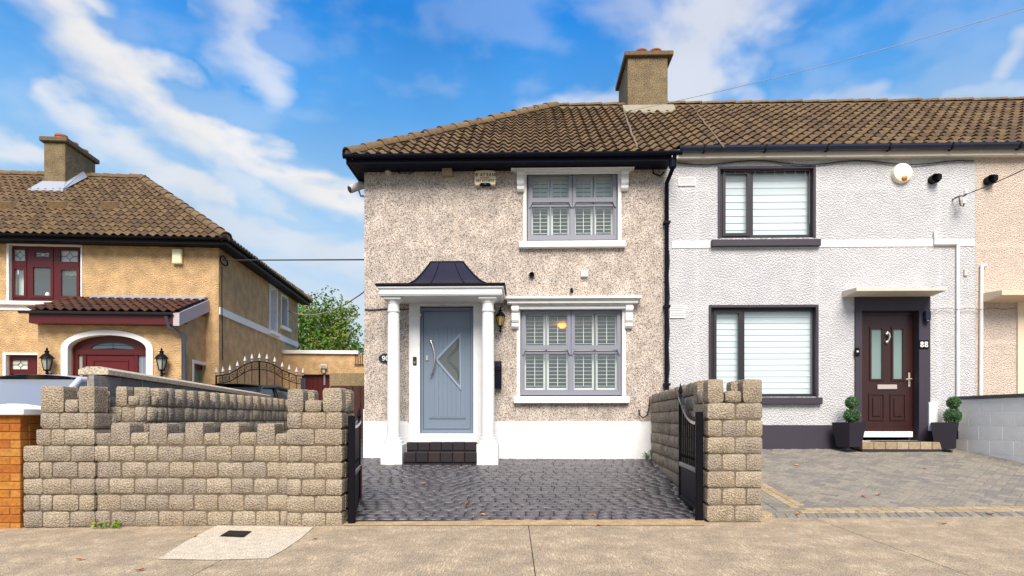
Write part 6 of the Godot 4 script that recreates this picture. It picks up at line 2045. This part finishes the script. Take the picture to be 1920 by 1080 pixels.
# ------------------------------------------------------------------ planting
func leaf_quad(s: Shape, p: Vector3, size: float, c: Color) -> void:
	var n := Vector3(rng.randfn(), rng.randfn() + 0.5, rng.randfn()).normalized()
	var a := n.cross(Vector3(rng.randfn(), rng.randfn(), rng.randfn())).normalized() * size
	var b := n.cross(a).normalized() * size * 0.55
	s.col(c)
	s.tri(p - a, p - b, p + a * 0.9)
	s.tri(p - a, p + a * 0.9, p + b)

func tree() -> void:
	var z := -27.0
	var at := Vector3((604 - CX) / FOC * 27.0, 0.4, z)
	var t := thing("tree", "green leafy tree with yellowing leaves rising behind the garage", "tree", WF, at)
	var tr := S()
	tr.tube([at + Vector3(0, -0.3, 0), at + Vector3(0.05, 1.2, 0), at + Vector3(0.0, 2.4, 0.05), at + Vector3(-0.1, 4.4, 0)], 0.22, 9, 0.07)
	part(t, "trunk", tr, textured(rgb(92, 74, 56), 0.95, m_stone[0].albedo_texture, 1.5))
	var lb := S()
	var tips := []
	for k in 26:
		var a := k * 2.4
		var y0 := 1.6 + 3.0 * (k / 26.0)
		var reach := 1.95 - 1.0 * maxf(0.0, (k - 9) / 17.0)
		var p0 := at + Vector3(0, y0, 0)
		var tip := at + Vector3(cos(a) * reach * rng.randf_range(0.75, 1.1), y0 + rng.randf_range(0.6, 1.3), sin(a) * reach)
		lb.tube([p0, p0.lerp(tip, 0.5) + Vector3(0, 0.12, 0), tip], 0.06, 5, 0.015)
		tips.append(tip); tips.append(p0.lerp(tip, 0.6))
	part(t, "limbs", lb, mat(rgb(84, 68, 50), 0.95))
	for k in 8: tips.append(at + Vector3(rng.randf_range(0.5, 2.1), rng.randf_range(1.6, 3.2), rng.randf_range(-0.8, 0.8)))
	for k in 6: tips.append(at + Vector3(rng.randf_range(1.6, 2.5), rng.randf_range(1.6, 2.4), rng.randf_range(-0.5, 0.5)))
	var cr := S()
	for tip in tips:
		var tone := rng.randf()
		var cr_r := rng.randf_range(0.50, 0.80)
		for i in 260:
			var d := Vector3(rng.randfn(), rng.randfn() * 0.8, rng.randfn())
			d = d.normalized() * cr_r * pow(rng.randf(), 0.45)
			var c := Color(0.045, 0.15, 0.010).lerp(Color(0.20, 0.26, 0.015), clampf(tone * 0.7 + rng.randf() * 0.35 - 0.1, 0, 1))
			if rng.randf() < 0.06: c = Color(0.22, 0.12, 0.02)
			leaf_quad(cr, tip + d, rng.randf_range(0.055, 0.095), c)
	part(t, "crown", cr, m_leaf)

func topiary(at: Vector3, fr: Transform3D, balls: Array, top: Array, turn: float, label: String) -> void:
	# at: base in the terrace frame; balls: [centre, radius]; top: [height, half width at the rim, half width at the foot]
	var t := thing("topiary_planter", label, "planter", fr, at, "topiary planters beside the brown door")
	var B := Basis(Vector3.UP, turn)
	var h: float = top[0]; var a: float = top[1]; var b: float = top[2]
	var P := func(w: float, y: float, i: int) -> Vector3:
		return at + B * Vector3([-w, w, w, -w][i], y, [w, w, -w, -w][i])
	var s := S()
	var q := []
	for y in [[b, 0.0], [a, h]]:
		for i in 4: q.append(P.call(y[0], y[1], i))
	s.quad(q[0], q[1], q[5], q[4]); s.quad(q[1], q[2], q[6], q[5]); s.quad(q[2], q[3], q[7], q[6]); s.quad(q[3], q[0], q[4], q[7])
	s.quad(q[3], q[2], q[1], q[0])
	var inn := []
	for i in 4: inn.append(P.call(a - 0.025, h, i))
	var dn := []
	for i in 4: dn.append(P.call(a - 0.03, h - 0.06, i))
	for i in 4:
		var j := (i + 1) % 4
		s.quad(q[4 + i], q[4 + j], inn[j], inn[i])
		s.quad(inn[i], inn[j], dn[j], dn[i])
	part(t, "pot", s, textured(rgb(46, 40, 56), 0.6, m_stone[0].albedo_texture, 3.0))
	var so := S()
	so.quad(dn[0], dn[1], dn[2], dn[3])
	part(t, "soil", so, mat(rgb(48, 38, 30), 0.95))
	part(t, "stem", S().tube([at + Vector3(0, h - 0.06, 0), balls[1][0]], 0.012, 6), mat(rgb(96, 76, 56), 0.9))
	for k in balls:
		var c: Vector3 = k[0]; var r: float = k[1]
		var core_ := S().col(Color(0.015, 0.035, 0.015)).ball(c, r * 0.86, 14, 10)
		for i in 900:
			var d := Vector3(rng.randfn(), rng.randfn(), rng.randfn()).normalized()
			var lump := 1.0 + 0.035 * sin(d.x * 9.0 + d.y * 7.0 + c.y * 5.0)
			leaf_quad(core_, c + d * r * lump * rng.randf_range(0.86, 1.03), rng.randf_range(0.010, 0.017), Color(0.03, 0.10, 0.035).lerp(Color(0.11, 0.24, 0.07), rng.randf()))
		part(t, "foliage_ball", core_, m_leaf)

func weeds() -> void:
	var p := on_pave(210, 986) + Vector3(0, 0, -0.02)
	p.z = -Z1 + 0.07
	var w := thing("weed", "green weed tuft growing at the foot of the low block wall", "plant", WF, p)
	var s := S()
	for k in 46:
		var o := p + Vector3(rng.randf_range(-0.09, 0.17), rng.randf_range(0.0, 0.035), rng.randf_range(-0.03, 0.05))
		leaf_quad(s, o + Vector3(0, 0.035 * rng.randf(), 0), rng.randf_range(0.012, 0.036), Color(0.07, 0.20, 0.015).lerp(Color(0.30, 0.30, 0.02), rng.randf() * 0.7))
	part(w, "leaves", s, m_leaf)
	var st := S()
	for k in 7:
		var o := p + Vector3(-0.06 + 0.03 * k, -0.01, 0.0)
		st.tube([o, o + Vector3(rng.randf_range(-0.02, 0.02), 0.06, 0.01)], 0.003, 4)
	part(w, "stems", st, mat(rgb(88, 120, 40), 0.8))
	var p2 := on(TF, 1214, 861, 0.06)
	var w2 := thing("weed", "thin green weed sprouting where the white plinth meets the right-hand block wall", "plant", TF, p2)
	var s2 := S()
	for k in 5:
		var tip := p2 + Vector3(-0.09 + 0.035 * k, 0.10 + 0.03 * (k % 2), 0.02)
		s2.col(Color(0.08, 0.17, 0.03))
		s2.tube([p2, p2.lerp(tip, 0.6) + Vector3(0, 0.02, 0), tip], 0.006, 4, 0.002)
		for j in 5: leaf_quad(s2, p2.lerp(tip, 0.35 + 0.15 * j), 0.02, Color(0.09, 0.20, 0.03))
	part(w2, "leaves", s2, m_leaf)
	# tarpaulin-green moss on the far side of the right wall
	var m := on(WF, 1282, 727, -7.2)
	m.x = (1282 - CX) / FOC * 8.2; m.z = -8.2; m.y = EYE + (CY - 726) / FOC * 8.2
	var mo := thing("hedge_top", "strip of green cover lying along the far side of the right-hand block wall", "cover", WF, m)
	var ms := S()
	ms.hexa([m + Vector3(-0.14, -0.10, 0.3), m + Vector3(0.22, -0.10, 0.25), m + Vector3(0.25, -0.10, -0.5), m + Vector3(-0.05, -0.10, -0.5), m + Vector3(-0.10, -0.005, 0.28), m + Vector3(0.18, 0.035, 0.2), m + Vector3(0.2, 0.03, -0.5), m + Vector3(-0.03, 0.0, -0.45)])
	part(mo, "cover_sheet", ms, mat(rgb(104, 134, 104), 0.8))

func leaves_and_litter() -> void:
	var cols := [rgb(206, 140, 70), rgb(220, 160, 90), rgb(176, 100, 52)]
	var meshes := []
	for k in 3:
		var s := S()
		var L := 0.036; var W := 0.018
		var r := RandomNumberGenerator.new(); r.seed = 90 + k
		var rim := []
		for i in 10:
			var a := TAU * i / 10
			rim.append(Vector3(cos(a) * L * r.randf_range(0.85, 1.1), 0.006 + 0.014 * r.randf(), sin(a) * -W * r.randf_range(0.8, 1.2)))
		s.smooth()
		for i in 10: s.tri(Vector3(0, 0.003, 0), rim[i], rim[(i + 1) % 10])
		meshes.append(s.done())
	var put := func(p: Vector3, k: int, label: String, group: String, size: float):
		var o := thing("fallen_leaf", label, "leaf", WF, p, group)
		var m := part(o, "blade", meshes[k % 3], mat(cols[k % 3], 0.85))
		m.transform = Transform3D(Basis(Vector3.UP, k * 1.7) * Basis.from_scale(Vector3(size, size, size)), Vector3.ZERO)
		part(o, "stalk", S().tube([Vector3(0.03, 0.006, 0), Vector3(0.06, 0.004, 0.008)], 0.0015, 4), mat(rgb(140, 96, 60), 0.9)).transform = m.transform
	var k := 0
	for q in [[150, 1051, "on the footpath nearest the left edge of the photo"], [364, 1008, "on the footpath just left of the pale concrete patch"], [262, 1071, "at the bottom left, in front of the pale patch"], [590, 1011, "on the footpath just right of the pale concrete patch"], [1122, 987, "on the footpath in front of the dark driveway's right half"], [1768, 984, "on the footpath in front of the block paving"]]:
		put.call(on_pave(q[0], q[1]) + Vector3(0, 0.006, 0), k, "small orange-brown fallen leaf " + q[2], "fallen leaves on the footpath", 0.9)
		k += 1
	var on_slope := func(px: float, py: float, y0: float, m: float) -> Vector3:
		var kk := (py - CY) / FOC
		var t := (EYE - y0 + m * 6.2) / (kk + m)
		return Vector3((px - CX) / FOC * t, EYE - kk * t, -t)
	for q in [[795, 909, "at the left of the dark cobbled driveway"], [863, 879, "on the dark cobbles just in front of the porch steps"], [877, 946, "larger, in the middle of the dark cobbled driveway near the footpath"], [905, 968, "on the front edge of the dark cobbles, left of centre"], [1200, 921, "on the dark cobbles at the right, near the open gate"], [1112, 969, "on the front edge of the dark cobbles, right of centre"]]:
		put.call(on_slope.call(q[0], q[1], 0.03, 0.0845) + Vector3(0, 0.010, 0), k, "small orange-brown fallen leaf " + q[2], "fallen leaves on the cobbles", 1.25 if k == 8 else 1.0)
		k += 1
	for q in [[1447, 845, "at the foot of the dark plinth, beside the right stone pillar"], [1493, 873, "on the grey paving behind the right stone pillar"], [1620, 932, "left of a close pair on the herringbone paving"], [1647, 929, "right of a close pair on the herringbone paving"], [1687, 852, "on the paving in front of the tan door step"], [1787, 857, "on the paving in front of the right-hand planter"], [1733, 881, "alone in the middle of the grey block paving"], [1497, 964, "at the corner of the cream paving band"], [1855, 966, "on the grey edging course near the right edge"]]:
		put.call(on_slope.call(q[0], q[1], 0.05, 0.122) + Vector3(0, 0.006, 0), k, "small orange-brown fallen leaf " + q[2], "fallen leaves on the block paving", 1.0)
		k += 1

# ------------------------------------------------------------------ small things on the walls
func words(parent: Node3D, text: String, size: float, at: Vector3, m: Material, called := "lettering", bold := true) -> void:
	var f := SystemFont.new()
	f.font_names = PackedStringArray(["Droid Sans"])
	if bold: f.font_weight = 700
	var t := TextMesh.new()
	t.text = text
	t.font = f
	t.font_size = 48
	t.pixel_size = size / 48.0
	t.depth = 0.002
	var o := part(parent, called, t, m)
	o.position = at - offs[parent]

func lantern(fr: Transform3D, c: Vector3, s: float, label: String, black: Material, glass: Material, group := "") -> void:
	var t := thing("wall_lantern", label, "lantern", fr, c, group)
	part(t, "glass", S().lathe([[0.0, -0.11 * s], [0.05 * s, -0.11 * s], [0.088 * s, 0.06 * s], [0.085 * s, 0.09 * s], [0.0, 0.09 * s]], c, 6), glass)
	var cage := S()
	for k in 6:
		var a := TAU * k / 6
		cage.tube([c + Vector3(cos(a) * 0.052 * s, -0.115 * s, sin(a) * 0.052 * s), c + Vector3(cos(a) * 0.092 * s, 0.06 * s, sin(a) * 0.092 * s), c + Vector3(cos(a) * 0.088 * s, 0.095 * s, sin(a) * 0.088 * s)], 0.007 * s, 5)
	cage.lathe([[0.0, -0.14 * s], [0.03 * s, -0.135 * s], [0.06 * s, -0.115 * s], [0.05 * s, -0.105 * s], [0.0, -0.105 * s]], c, 10)
	part(t, "cage", cage, black)
	part(t, "cap", S().lathe([[0.0, 0.088 * s], [0.115 * s, 0.09 * s], [0.105 * s, 0.115 * s], [0.06 * s, 0.165 * s], [0.035 * s, 0.18 * s], [0.03 * s, 0.2 * s], [0.045 * s, 0.215 * s], [0.015 * s, 0.24 * s], [0.02 * s, 0.26 * s], [0.0, 0.30 * s]], c, 12), black)
	part(t, "finial", S().lathe([[0.0, -0.27 * s], [0.012 * s, -0.25 * s], [0.03 * s, -0.215 * s], [0.012 * s, -0.19 * s], [0.028 * s, -0.165 * s], [0.015 * s, -0.14 * s]], c, 10), black)
	var br := S()
	br.tube([c + Vector3(0, -0.13 * s, 0), c + Vector3(0, -0.19 * s, -0.05 * s), c + Vector3(0, -0.13 * s, -c.z + 0.012) if false else c + Vector3(0, -0.17 * s, -0.13 * s)], 0.014 * s, 6)
	br.lathe([[0.0, 0.0], [0.055 * s, 0.0], [0.05 * s, 0.02 * s], [0.0, 0.03 * s]], Vector3.ZERO, 12)
	part(t, "arm", br, black)

func wall_things() -> void:
	# lanterns
	var bc := on(TF, 938, 601, 0.16)
	lantern(TF, bc, 0.78, "black lantern with amber glass on the pebbledash beside the right porch column", m_black, mat(rgb(196, 168, 96), 0.2))
	for px in [88, 303]:
		lantern(LF, on(LF, px, 682, 1.22 + 0.17) if px > 100 else on(LF, px, 682, 1.39), 1.15, "black lantern on the tan wall left of the arched red door" if px == 88 else "black lantern on the tan wall right of the arched red door", m_black, mat(rgb(150, 156, 150), 0.15))
	# bell box of the pebbledashed house
	var ab := rect(TF, 890, 320, 929, 346, 0.09)
	var ac := Vector3((ab[0] + ab[2]) / 2, (ab[1] + ab[3]) / 2, 0.0)
	var al := thing("alarm_box", "cream alarm bell box with dark lettering under the eaves of the pebbledashed house", "alarm", TF, ac)
	var prof := PackedVector2Array()
	var hw: float = (ab[2] - ab[0]) / 2; var hh: float = (ab[3] - ab[1]) / 2
	for v in [[-0.86, -0.72], [-0.6, -1.0], [-0.9, -1.0], [-1.0, -0.8], [-1.0, 0.75], [-0.88, 1.0], [0.0, 1.08], [0.88, 1.0], [1.0, 0.75], [1.0, -0.8], [0.9, -1.0], [0.6, -1.0], [0.4, -0.72], [-0.4, -0.72], [-0.6, -1.0]].slice(2): prof.append(Vector2(ac.x + v[0] * hw, ac.y + v[1] * hh))
	part(al, "housing", S().prism(prof, 0.001, 0.085), mat(rgb(240, 222, 184), 0.45))
	part(al, "lens", S().box(Vector3(ac.x - hw * 0.5, ac.y - hh * 0.98, 0.002), Vector3(ac.x + hw * 0.5, ac.y - hh * 0.721, 0.075)), m_navy)
	part(al, "status_light", S().ball(Vector3(ac.x, ac.y - hh * 0.86, 0.076), 0.012, 8, 6), mat(rgb(60, 200, 220), 0.3))
	var ink := mat(rgb(40, 54, 74), 0.6)
	words(al, "'B' AT EASE", 0.072, Vector3(ac.x, ac.y + hh * 0.42, 0.0862), ink)
	words(al, "SECURITY", 0.036, Vector3(ac.x, ac.y - hh * 0.03, 0.0862), mat(rgb(150, 60, 40), 0.6))
	words(al, "087 6773873", 0.052, Vector3(ac.x, ac.y - hh * 0.42, 0.0862), ink)
	# round bell box of the white house
	var rc := on(TF, 1689, 326, 0.0)
	var ra := thing("alarm_box", "round white alarm siren with an orange lens on the white house", "alarm", TF, rc)
	var rot := Transform3D(Basis(Vector3.RIGHT, PI / 2), Vector3.ZERO)
	part(ra, "housing", S().lathe([[0.0, 0.0], [0.165, 0.0], [0.165, 0.035], [0.15, 0.07], [0.08, 0.095], [0.0, 0.10]], Vector3.ZERO, 26), mat(rgb(236, 226, 208), 0.45)).transform = rot
	part(ra, "lens", S().ball(rc + Vector3(0.01, -0.10, 0.05), 0.062, 12, 8, 0.8), mat(rgb(196, 120, 24), 0.25))
	# square box of the tan house
	var tb := rect(LF, 322, 466, 340, 494, 0.1)
	var ta := thing("alarm_box", "rectangular cream alarm box high on the tan house", "alarm", LF, Vector3((tb[0] + tb[2]) / 2, tb[1], 0))
	part(ta, "housing", rbox(tb, 0.001, 0.10, 0.015), mat(rgb(250, 240, 190), 0.5))
	part(ta, "lid", rbox([tb[0] + 0.02, tb[1] + 0.03, tb[2] - 0.02, tb[3] - 0.03], 0.1005, 0.108, 0.006), mat(rgb(246, 238, 200), 0.5))
	# cameras
	var cc := on(TF, 668, 352, -0.35)
	var cam := thing("security_camera", "white bullet security camera on an arm at the left corner of the pebbledashed house", "camera", TF, cc)
	var ax := Vector3(-0.66, -0.50, 0.55).normalized()
	part(cam, "housing", S().tube([cc - ax * 0.16, cc + ax * 0.12], 0.06, 14), mat(rgb(212, 214, 208), 0.4))
	part(cam, "hood", S().tube([cc - ax * 0.12 + Vector3(0, 0.012, 0), cc + ax * 0.14 + Vector3(0, 0.012, 0)], 0.068, 14), mat(rgb(220, 220, 214), 0.4))
	part(cam, "lens", S().tube([cc + ax * 0.139 + Vector3(0, 0.008, 0), cc + ax * 0.146 + Vector3(0, 0.008, 0)], 0.055, 14), mat(rgb(14, 14, 20), 0.1))
	var foot := Vector3(-2.515, cc.y - 0.11, cc.z - 0.15)
	part(cam, "arm", S().tube([cc - ax * 0.05 + Vector3(0, -0.05, 0), cc + Vector3(0.05, -0.11, -0.1), foot], 0.018, 7), mat(rgb(206, 208, 204), 0.4))
	part(cam, "base_plate", S().bbox(foot + Vector3(-0.02, -0.06, -0.06), foot + Vector3(0.004, 0.06, 0.06), 0.006), mat(rgb(206, 208, 204), 0.4))
	var dc := on(TF, 728, 323, 0.0)
	var dm := thing("security_camera", "small round dome camera under the eaves of the pebbledashed house", "camera", TF, dc)
	part(dm, "base_plate", S().lathe([[0.0, 0.0], [0.055, 0.0], [0.052, 0.03], [0.0, 0.03]], Vector3.ZERO, 16), mat(rgb(210, 200, 190), 0.5)).transform = rot
	part(dm, "dome", S().ball(dc + Vector3(0, 0, 0.045), 0.042, 12, 8), mat(rgb(190, 184, 176), 0.4))
	part(dm, "lens", S().ball(dc + Vector3(-0.006, 0.004, 0.076), 0.018, 8, 6), mat(rgb(20, 20, 26), 0.1))
	var ww := on(TF, 745, 322, 0.0)
	var cab := thing("cable_stub", "short loose black cable tail beside the dome camera", "cable", TF, ww)
	part(cab, "tail", S().tube([ww + Vector3(0, 0.06, 0.02), ww + Vector3(0.01, 0.0, 0.06), ww + Vector3(0.05, -0.05, 0.05)], 0.014, 6), m_black)
	part(cab, "lead", S().tube([ww + Vector3(0.05, -0.03, 0.02), ww + Vector3(0.25, -0.03, 0.012), ww + Vector3(0.42, 0.06, 0.012)], 0.005, 5), m_black)
	# floodlight
	var fb := rect(TF, 828, 310, 849, 328, 0.1)
	var fl := thing("floodlight", "small white floodlight left of the alarm box on the pebbledashed house", "light", TF, Vector3((fb[0] + fb[2]) / 2, fb[1], 0))
	part(fl, "housing", S().hexa([Vector3(fb[0], fb[1], 0.12), Vector3(fb[2], fb[1], 0.12), Vector3(fb[2], fb[1], 0.001), Vector3(fb[0], fb[1], 0.001), Vector3(fb[0] + 0.015, fb[3] - 0.06, 0.14), Vector3(fb[2] - 0.015, fb[3] - 0.06, 0.14), Vector3(fb[2] - 0.015, fb[3] - 0.06, 0.001), Vector3(fb[0] + 0.015, fb[3] - 0.06, 0.001)]), mat(rgb(150, 136, 108), 0.4))
	part(fl, "lamp_head", S().bbox(Vector3(fb[0] + 0.018, fb[3] - 0.0595, 0.02), Vector3(fb[2] - 0.01, fb[3], 0.17), 0.012), mat(rgb(226, 228, 226), 0.3))
	# letter box, number plates, bells
	var mb := rect(TF, 925, 676, 940, 728, 0.11)
	var ml := thing("letter_box", "black wall letter box behind the right porch column", "letterbox", TF, Vector3((mb[0] + mb[2]) / 2, mb[1], 0))
	var mx0: float = mb[2] - 0.30
	part(ml, "box", S().xprism(PackedVector2Array([Vector2(0.001, mb[1]), Vector2(0.11, mb[1]), Vector2(0.11, mb[3] - 0.10), Vector2(0.08, mb[3] - 0.03), Vector2(0.001, mb[3])]), mx0, mb[2]), m_navy)
	part(ml, "flap", S().bbox(Vector3(mx0 - 0.008, mb[3] - 0.17, 0.1105), Vector3(mb[2] + 0.008, mb[3] - 0.11, 0.122), 0.006), m_black)
	var nc := on(TF, 723, 672, 0.0)
	var np := thing("number_plate", "dark oval house number plate partly behind the left porch column", "sign", TF, nc)
	var ov := PackedVector2Array()
	for k in 24: ov.append(Vector2(nc.x + cos(TAU * k / 24) * 0.115, nc.y + sin(TAU * k / 24) * 0.08))
	part(np, "plate", S().prism(ov, 0.001, 0.02), mat(rgb(20, 28, 52), 0.3))
	words(np, "90", 0.11, nc + Vector3(0, 0, 0.0212), m_white)
	var n8 := rect(TF, 1724, 638, 1741, 654, 0.045)
	var np8 := thing("number_plate", "square dark 88 house number plate on the frame of the brown door", "sign", TF, Vector3((n8[0] + n8[2]) / 2, n8[1], 0.036))
	part(np8, "plate", rbox(n8, 0.0355, 0.048, 0.003), m_black)
	words(np8, "88", 0.125, Vector3((n8[0] + n8[2]) / 2, (n8[1] + n8[3]) / 2, 0.0492), m_white)
	var d1 := rect(TF, 774, 669, 781, 684, 0.07)
	var b1 := thing("doorbell", "dark doorbell with a camera on the white surround of the grey-blue door", "doorbell", TF, Vector3((d1[0] + d1[2]) / 2, d1[1], 0.05))
	part(b1, "housing", rbox(d1, 0.0505, 0.075, 0.006), mat(rgb(40, 36, 30), 0.35))
	part(b1, "button", S().box(Vector3(d1[0] + 0.015, d1[1] + 0.02, 0.0755), Vector3(d1[2] - 0.015, d1[1] + 0.06, 0.08)), mat(rgb(120, 110, 90), 0.4))
	var d2 := rect(TF, 1603, 652, 1612, 667, 0.05)
	var b2 := thing("doorbell", "dark doorbell with a pale button on the left frame of the brown door", "doorbell", TF, Vector3((d2[0] + d2[2]) / 2, d2[1], 0.035))
	part(b2, "housing", rbox(d2, 0.0355, 0.055, 0.005), m_black)
	part(b2, "button", S().ball(Vector3((d2[0] + d2[2]) / 2, (d2[1] + d2[3]) / 2, 0.056), 0.02, 10, 8), mat(rgb(220, 214, 196), 0.4))
	var lp := rect(TF, 1735, 583, 1745, 607, 0.10)
	var sl := thing("wall_light", "small dark wall light at the top right of the brown door's frame", "light", TF, Vector3((lp[0] + lp[2]) / 2, lp[1], 0.04))
	part(sl, "housing", S().bbox(Vector3(lp[0], lp[1] + 0.06, 0.036), Vector3(lp[2], lp[3], 0.12), 0.01), mat(rgb(30, 30, 60), 0.3))
	part(sl, "lens", S().ball(Vector3((lp[0] + lp[2]) / 2, lp[1] + 0.045, 0.085), 0.035, 10, 8), mat(rgb(50, 54, 90), 0.15))

func cable(label: String, pts: Array, r: float, m: Material) -> void:
	var t := thing("cable", label, "cable", WF, pts[0])
	part(t, "wire", S().tube(pts, r, 5), m)

func sag(a: Vector3, b: Vector3, drop: float, n := 16) -> Array:
	var p := []
	for i in n + 1:
		var t := float(i) / n
		p.append(a.lerp(b, t) - Vector3(0, drop * 4.0 * t * (1.0 - t), 0))
	return p

func cables() -> void:
	var grey := mat(rgb(46, 50, 56), 0.6)
	var a := LF * onx(LF, 418, 488, 0.06); var b := TF * on(TF, 684, 487, -0.6)
	cable("straight dark cable strung between the tan house and the pebbledashed house", sag(a, b, 0.0), 0.014, grey)
	var c := LF * onx(LF, 541, 583, 0.05); var d := TF * on(TF, 684, 546, -3.0)
	cable("sagging pale cable in front of the tree", sag(c, d, 0.30), 0.016, mat(rgb(150, 150, 130), 0.7))
	# coil hanging at the corner of the tan house, and its lead down the wall
	var k := onx(LF, 420, 489, 0.05)
	var coil := thing("cable_coil", "coil of black cable hanging at the corner of the tan house", "cable", LF, k)
	var cp := []
	for i in 30: cp.append(k + Vector3(0.01 * sin(i * 0.9), sin(i * TAU / 14) * 0.10, cos(i * TAU / 14) * 0.22))
	part(coil, "loops", S().tube(cp, 0.018, 6), m_black)
	var dn := []
	for q in [[416, 500], [416, 560], [417, 620], [417, 675]]: dn.append(onx(LF, q[0], q[1], 0.03))
	part(coil, "lead", S().tube(dn, 0.011, 5), m_black)
	# overhead wire from the chimney to a pole out of sight
	var e := TF * on(TF, 1178, 208, -2.55); var f := Vector3((2050 - CX) / FOC * 9.0, EYE + (CY + 25) / FOC * 9.0, -9.0)
	cable("thin overhead wire rising from the chimney to the upper right", sag(e, f, 0.12, 40), 0.0055, mat(rgb(150, 152, 156), 0.7))
	# insulator bracket of the white house and its wire
	var g := on(TF, 1789, 378, 0.0)
	var br := thing("insulator_bracket", "rusty bracket with two white insulators at the right end of the white house", "bracket", TF, g)
	part(br, "bracket", S().tube([g + Vector3(-0.03, 0.03, 0), g + Vector3(-0.02, 0.04, 0.14), g + Vector3(-0.01, -0.12, 0.16), g + Vector3(0.04, -0.13, 0.16), g + Vector3(0.05, -0.08, 0.16)], 0.012, 6), mat(rgb(90, 78, 66), 0.8, 0.3))
	part(br, "bracket_arm", S().tube([g + Vector3(-0.02, 0.04, 0.14), g + Vector3(0.06, 0.04, 0.16), g + Vector3(0.08, 0.08, 0.16)], 0.012, 6), mat(rgb(90, 78, 66), 0.8, 0.3))
	for o in [Vector3(0.08, 0.11, 0.16), Vector3(0.05, -0.05, 0.16)]:
		part(br, "insulator", S().lathe([[0.0, -0.04], [0.035, -0.04], [0.03, -0.01], [0.036, 0.0], [0.03, 0.03], [0.0, 0.05]], g + o, 12), m_white)
	cable("thin wire from the insulator bracket out to the right edge", sag(TF * (g + Vector3(0.06, 0.05, 0.17)), Vector3((1990 - CX) / FOC * 8.6, EYE + (CY - 282) / FOC * 8.6, -8.6), 0.03), 0.008, grey)
	# cables under the white eaves and along the walls
	var r := []
	for i in 21: r.append(TF * (on(TF, lerpf(1270, 1826, i / 20.0), 305 + 4 * sin(i * 0.9), 0.03)))
	cable("sagging dark cables pinned under the eaves of the white house", r, 0.011, grey)
	var r2 := []
	for i in 15: r2.append(TF * (on(TF, lerpf(1742, 1906, i / 14.0), 579 + 1.6 * sin(i * 1.7), 0.05)))
	cable("thin wire along the wall to the right of the brown door", r2, 0.006, mat(rgb(130, 116, 104), 0.8))
	var r3 := []
	for i in 9: r3.append(TF * (on(TF, lerpf(684, 768, i / 8.0), 580 + 1.0 * sin(i * 1.3), 0.015)))
	cable("thin dark wire crossing the pebbledash behind the left porch column", r3, 0.011, mat(rgb(60, 66, 64), 0.8))
	var r4 := []
	for q in [[1198, 768, 0.01], [1199, 778, 0.05], [1206, 784, 0.09], [1214, 778, 0.1], [1218, 760, 0.06], [1219, 744, 0.02]]: r4.append(TF * on(TF, q[0], q[1], q[2]))
	cable("loop of black cable hanging from the pebbledash above the right end of the white plinth", r4, 0.010, m_black)
	var r5 := []
	for q in [[1222, 306, 0.1], [1225, 325, 0.04], [1238, 330, 0.05], [1246, 322, 0.06]]: r5.append(TF * on(TF, q[0], q[1], q[2]))
	cable("tangle of dark cable under the eaves beside the downpipe", r5, 0.014, m_black)
	var r6 := []
	for i in 13: r6.append(TF * (on(TF, 1254 + 1.5 * sin(i * 2.1), lerpf(470, 735, i / 12.0), 0.03)))
	cable("worn dark cable running down beside the downpipe", r6, 0.009, mat(rgb(76, 70, 62), 0.9))

func passage() -> void:
	# closed timber gate and brick end at the back of the side passage
	var at := Vector3(-3.15, 0.6, -13.0)
	var g := thing("side_gate", "dark reddish-brown timber gate closing the narrow side passage", "gate", WF, at)
	for k in 7:
		part(g, "board", S().bbox(Vector3(-3.85 + k * 0.16, 0.3, -13.05), Vector3(-3.85 + k * 0.16 + 0.15, 1.75, -13.0), 0.006), textured(rgb(88, 48, 34), 0.8, m_stone[0].albedo_texture, 1.0))
	part(g, "rail", S().box(Vector3(-3.85, 1.3, -13.10), Vector3(-2.75, 1.42, -13.051)), mat(rgb(70, 40, 30), 0.8))
	var w := thing("garden_wall", "weathered rendered wall at the end of the side passage below the garage coping", "wall", WF, Vector3(-4.6, 0.5, -14.6), "")
	part(w, "render", S().box(Vector3(-4.4, 0.2, -15.0), Vector3(-2.4, 2.15, -14.8)), textured(rgb(176, 156, 118), 0.95, m_stone[0].albedo_texture, 0.8))

func _ready() -> void:
	rng.seed = 20240611
	TF = Transform3D(Basis(Vector3.UP, -0.0244), Vector3(0, 0, -Z2))
	LF = Transform3D(Basis(Vector3.UP, 0.075), Vector3(-6.79, 0, -14.2))
	make_view()
	make_materials()
	make_tiles()
	grounds()
	end_house()
	white_house()
	peach_house()
	tan_house()
	garage()
	garden_walls()
	passage()
	iron_gates()
	car("silver car parked in the neighbour's drive behind the brick pillar", Vector3(-6.35, 0.15, -8.35), -PI / 2 + 0.06, mat(rgb(214, 220, 230), 0.22, 0.2), mat(rgb(150, 158, 166), 0.15, 0.4))  # silver car: sky reflection put into the pale glass colour
	car("dark car parked beside the tan house behind the capped wall", Vector3(-5.45, 0.24, -12.1), -PI / 2, mat(rgb(12, 13, 20), 0.3), mat(rgb(30, 36, 44), 0.1))
	tree()
	var pt0 := on(TF, 1599, 838, 0.42); var pt1 := on(TF, 1781, 842, 0.42)
	var rim := on(TF, 1599, 792, 0.42).y
	topiary(Vector3(pt0.x, pt0.y, 0.3), TF, [[on(TF, 1597, 780, 0.3), 0.126], [on(TF, 1597, 755, 0.3), 0.098]], [rim - pt0.y, 0.175, 0.125], 0.35, "dark tapered planter with a two-ball topiary left of the brown door")
	topiary(Vector3(pt1.x, pt1.y, 0.3), TF, [[on(TF, 1786, 780, 0.3), 0.126], [on(TF, 1788, 755, 0.3), 0.098]], [rim - pt1.y, 0.185, 0.125], -0.6, "dark tapered planter with a two-ball topiary right of the brown door, by the white wall")
	weeds()
	wall_things()
	cables()
	leaves_and_litter()
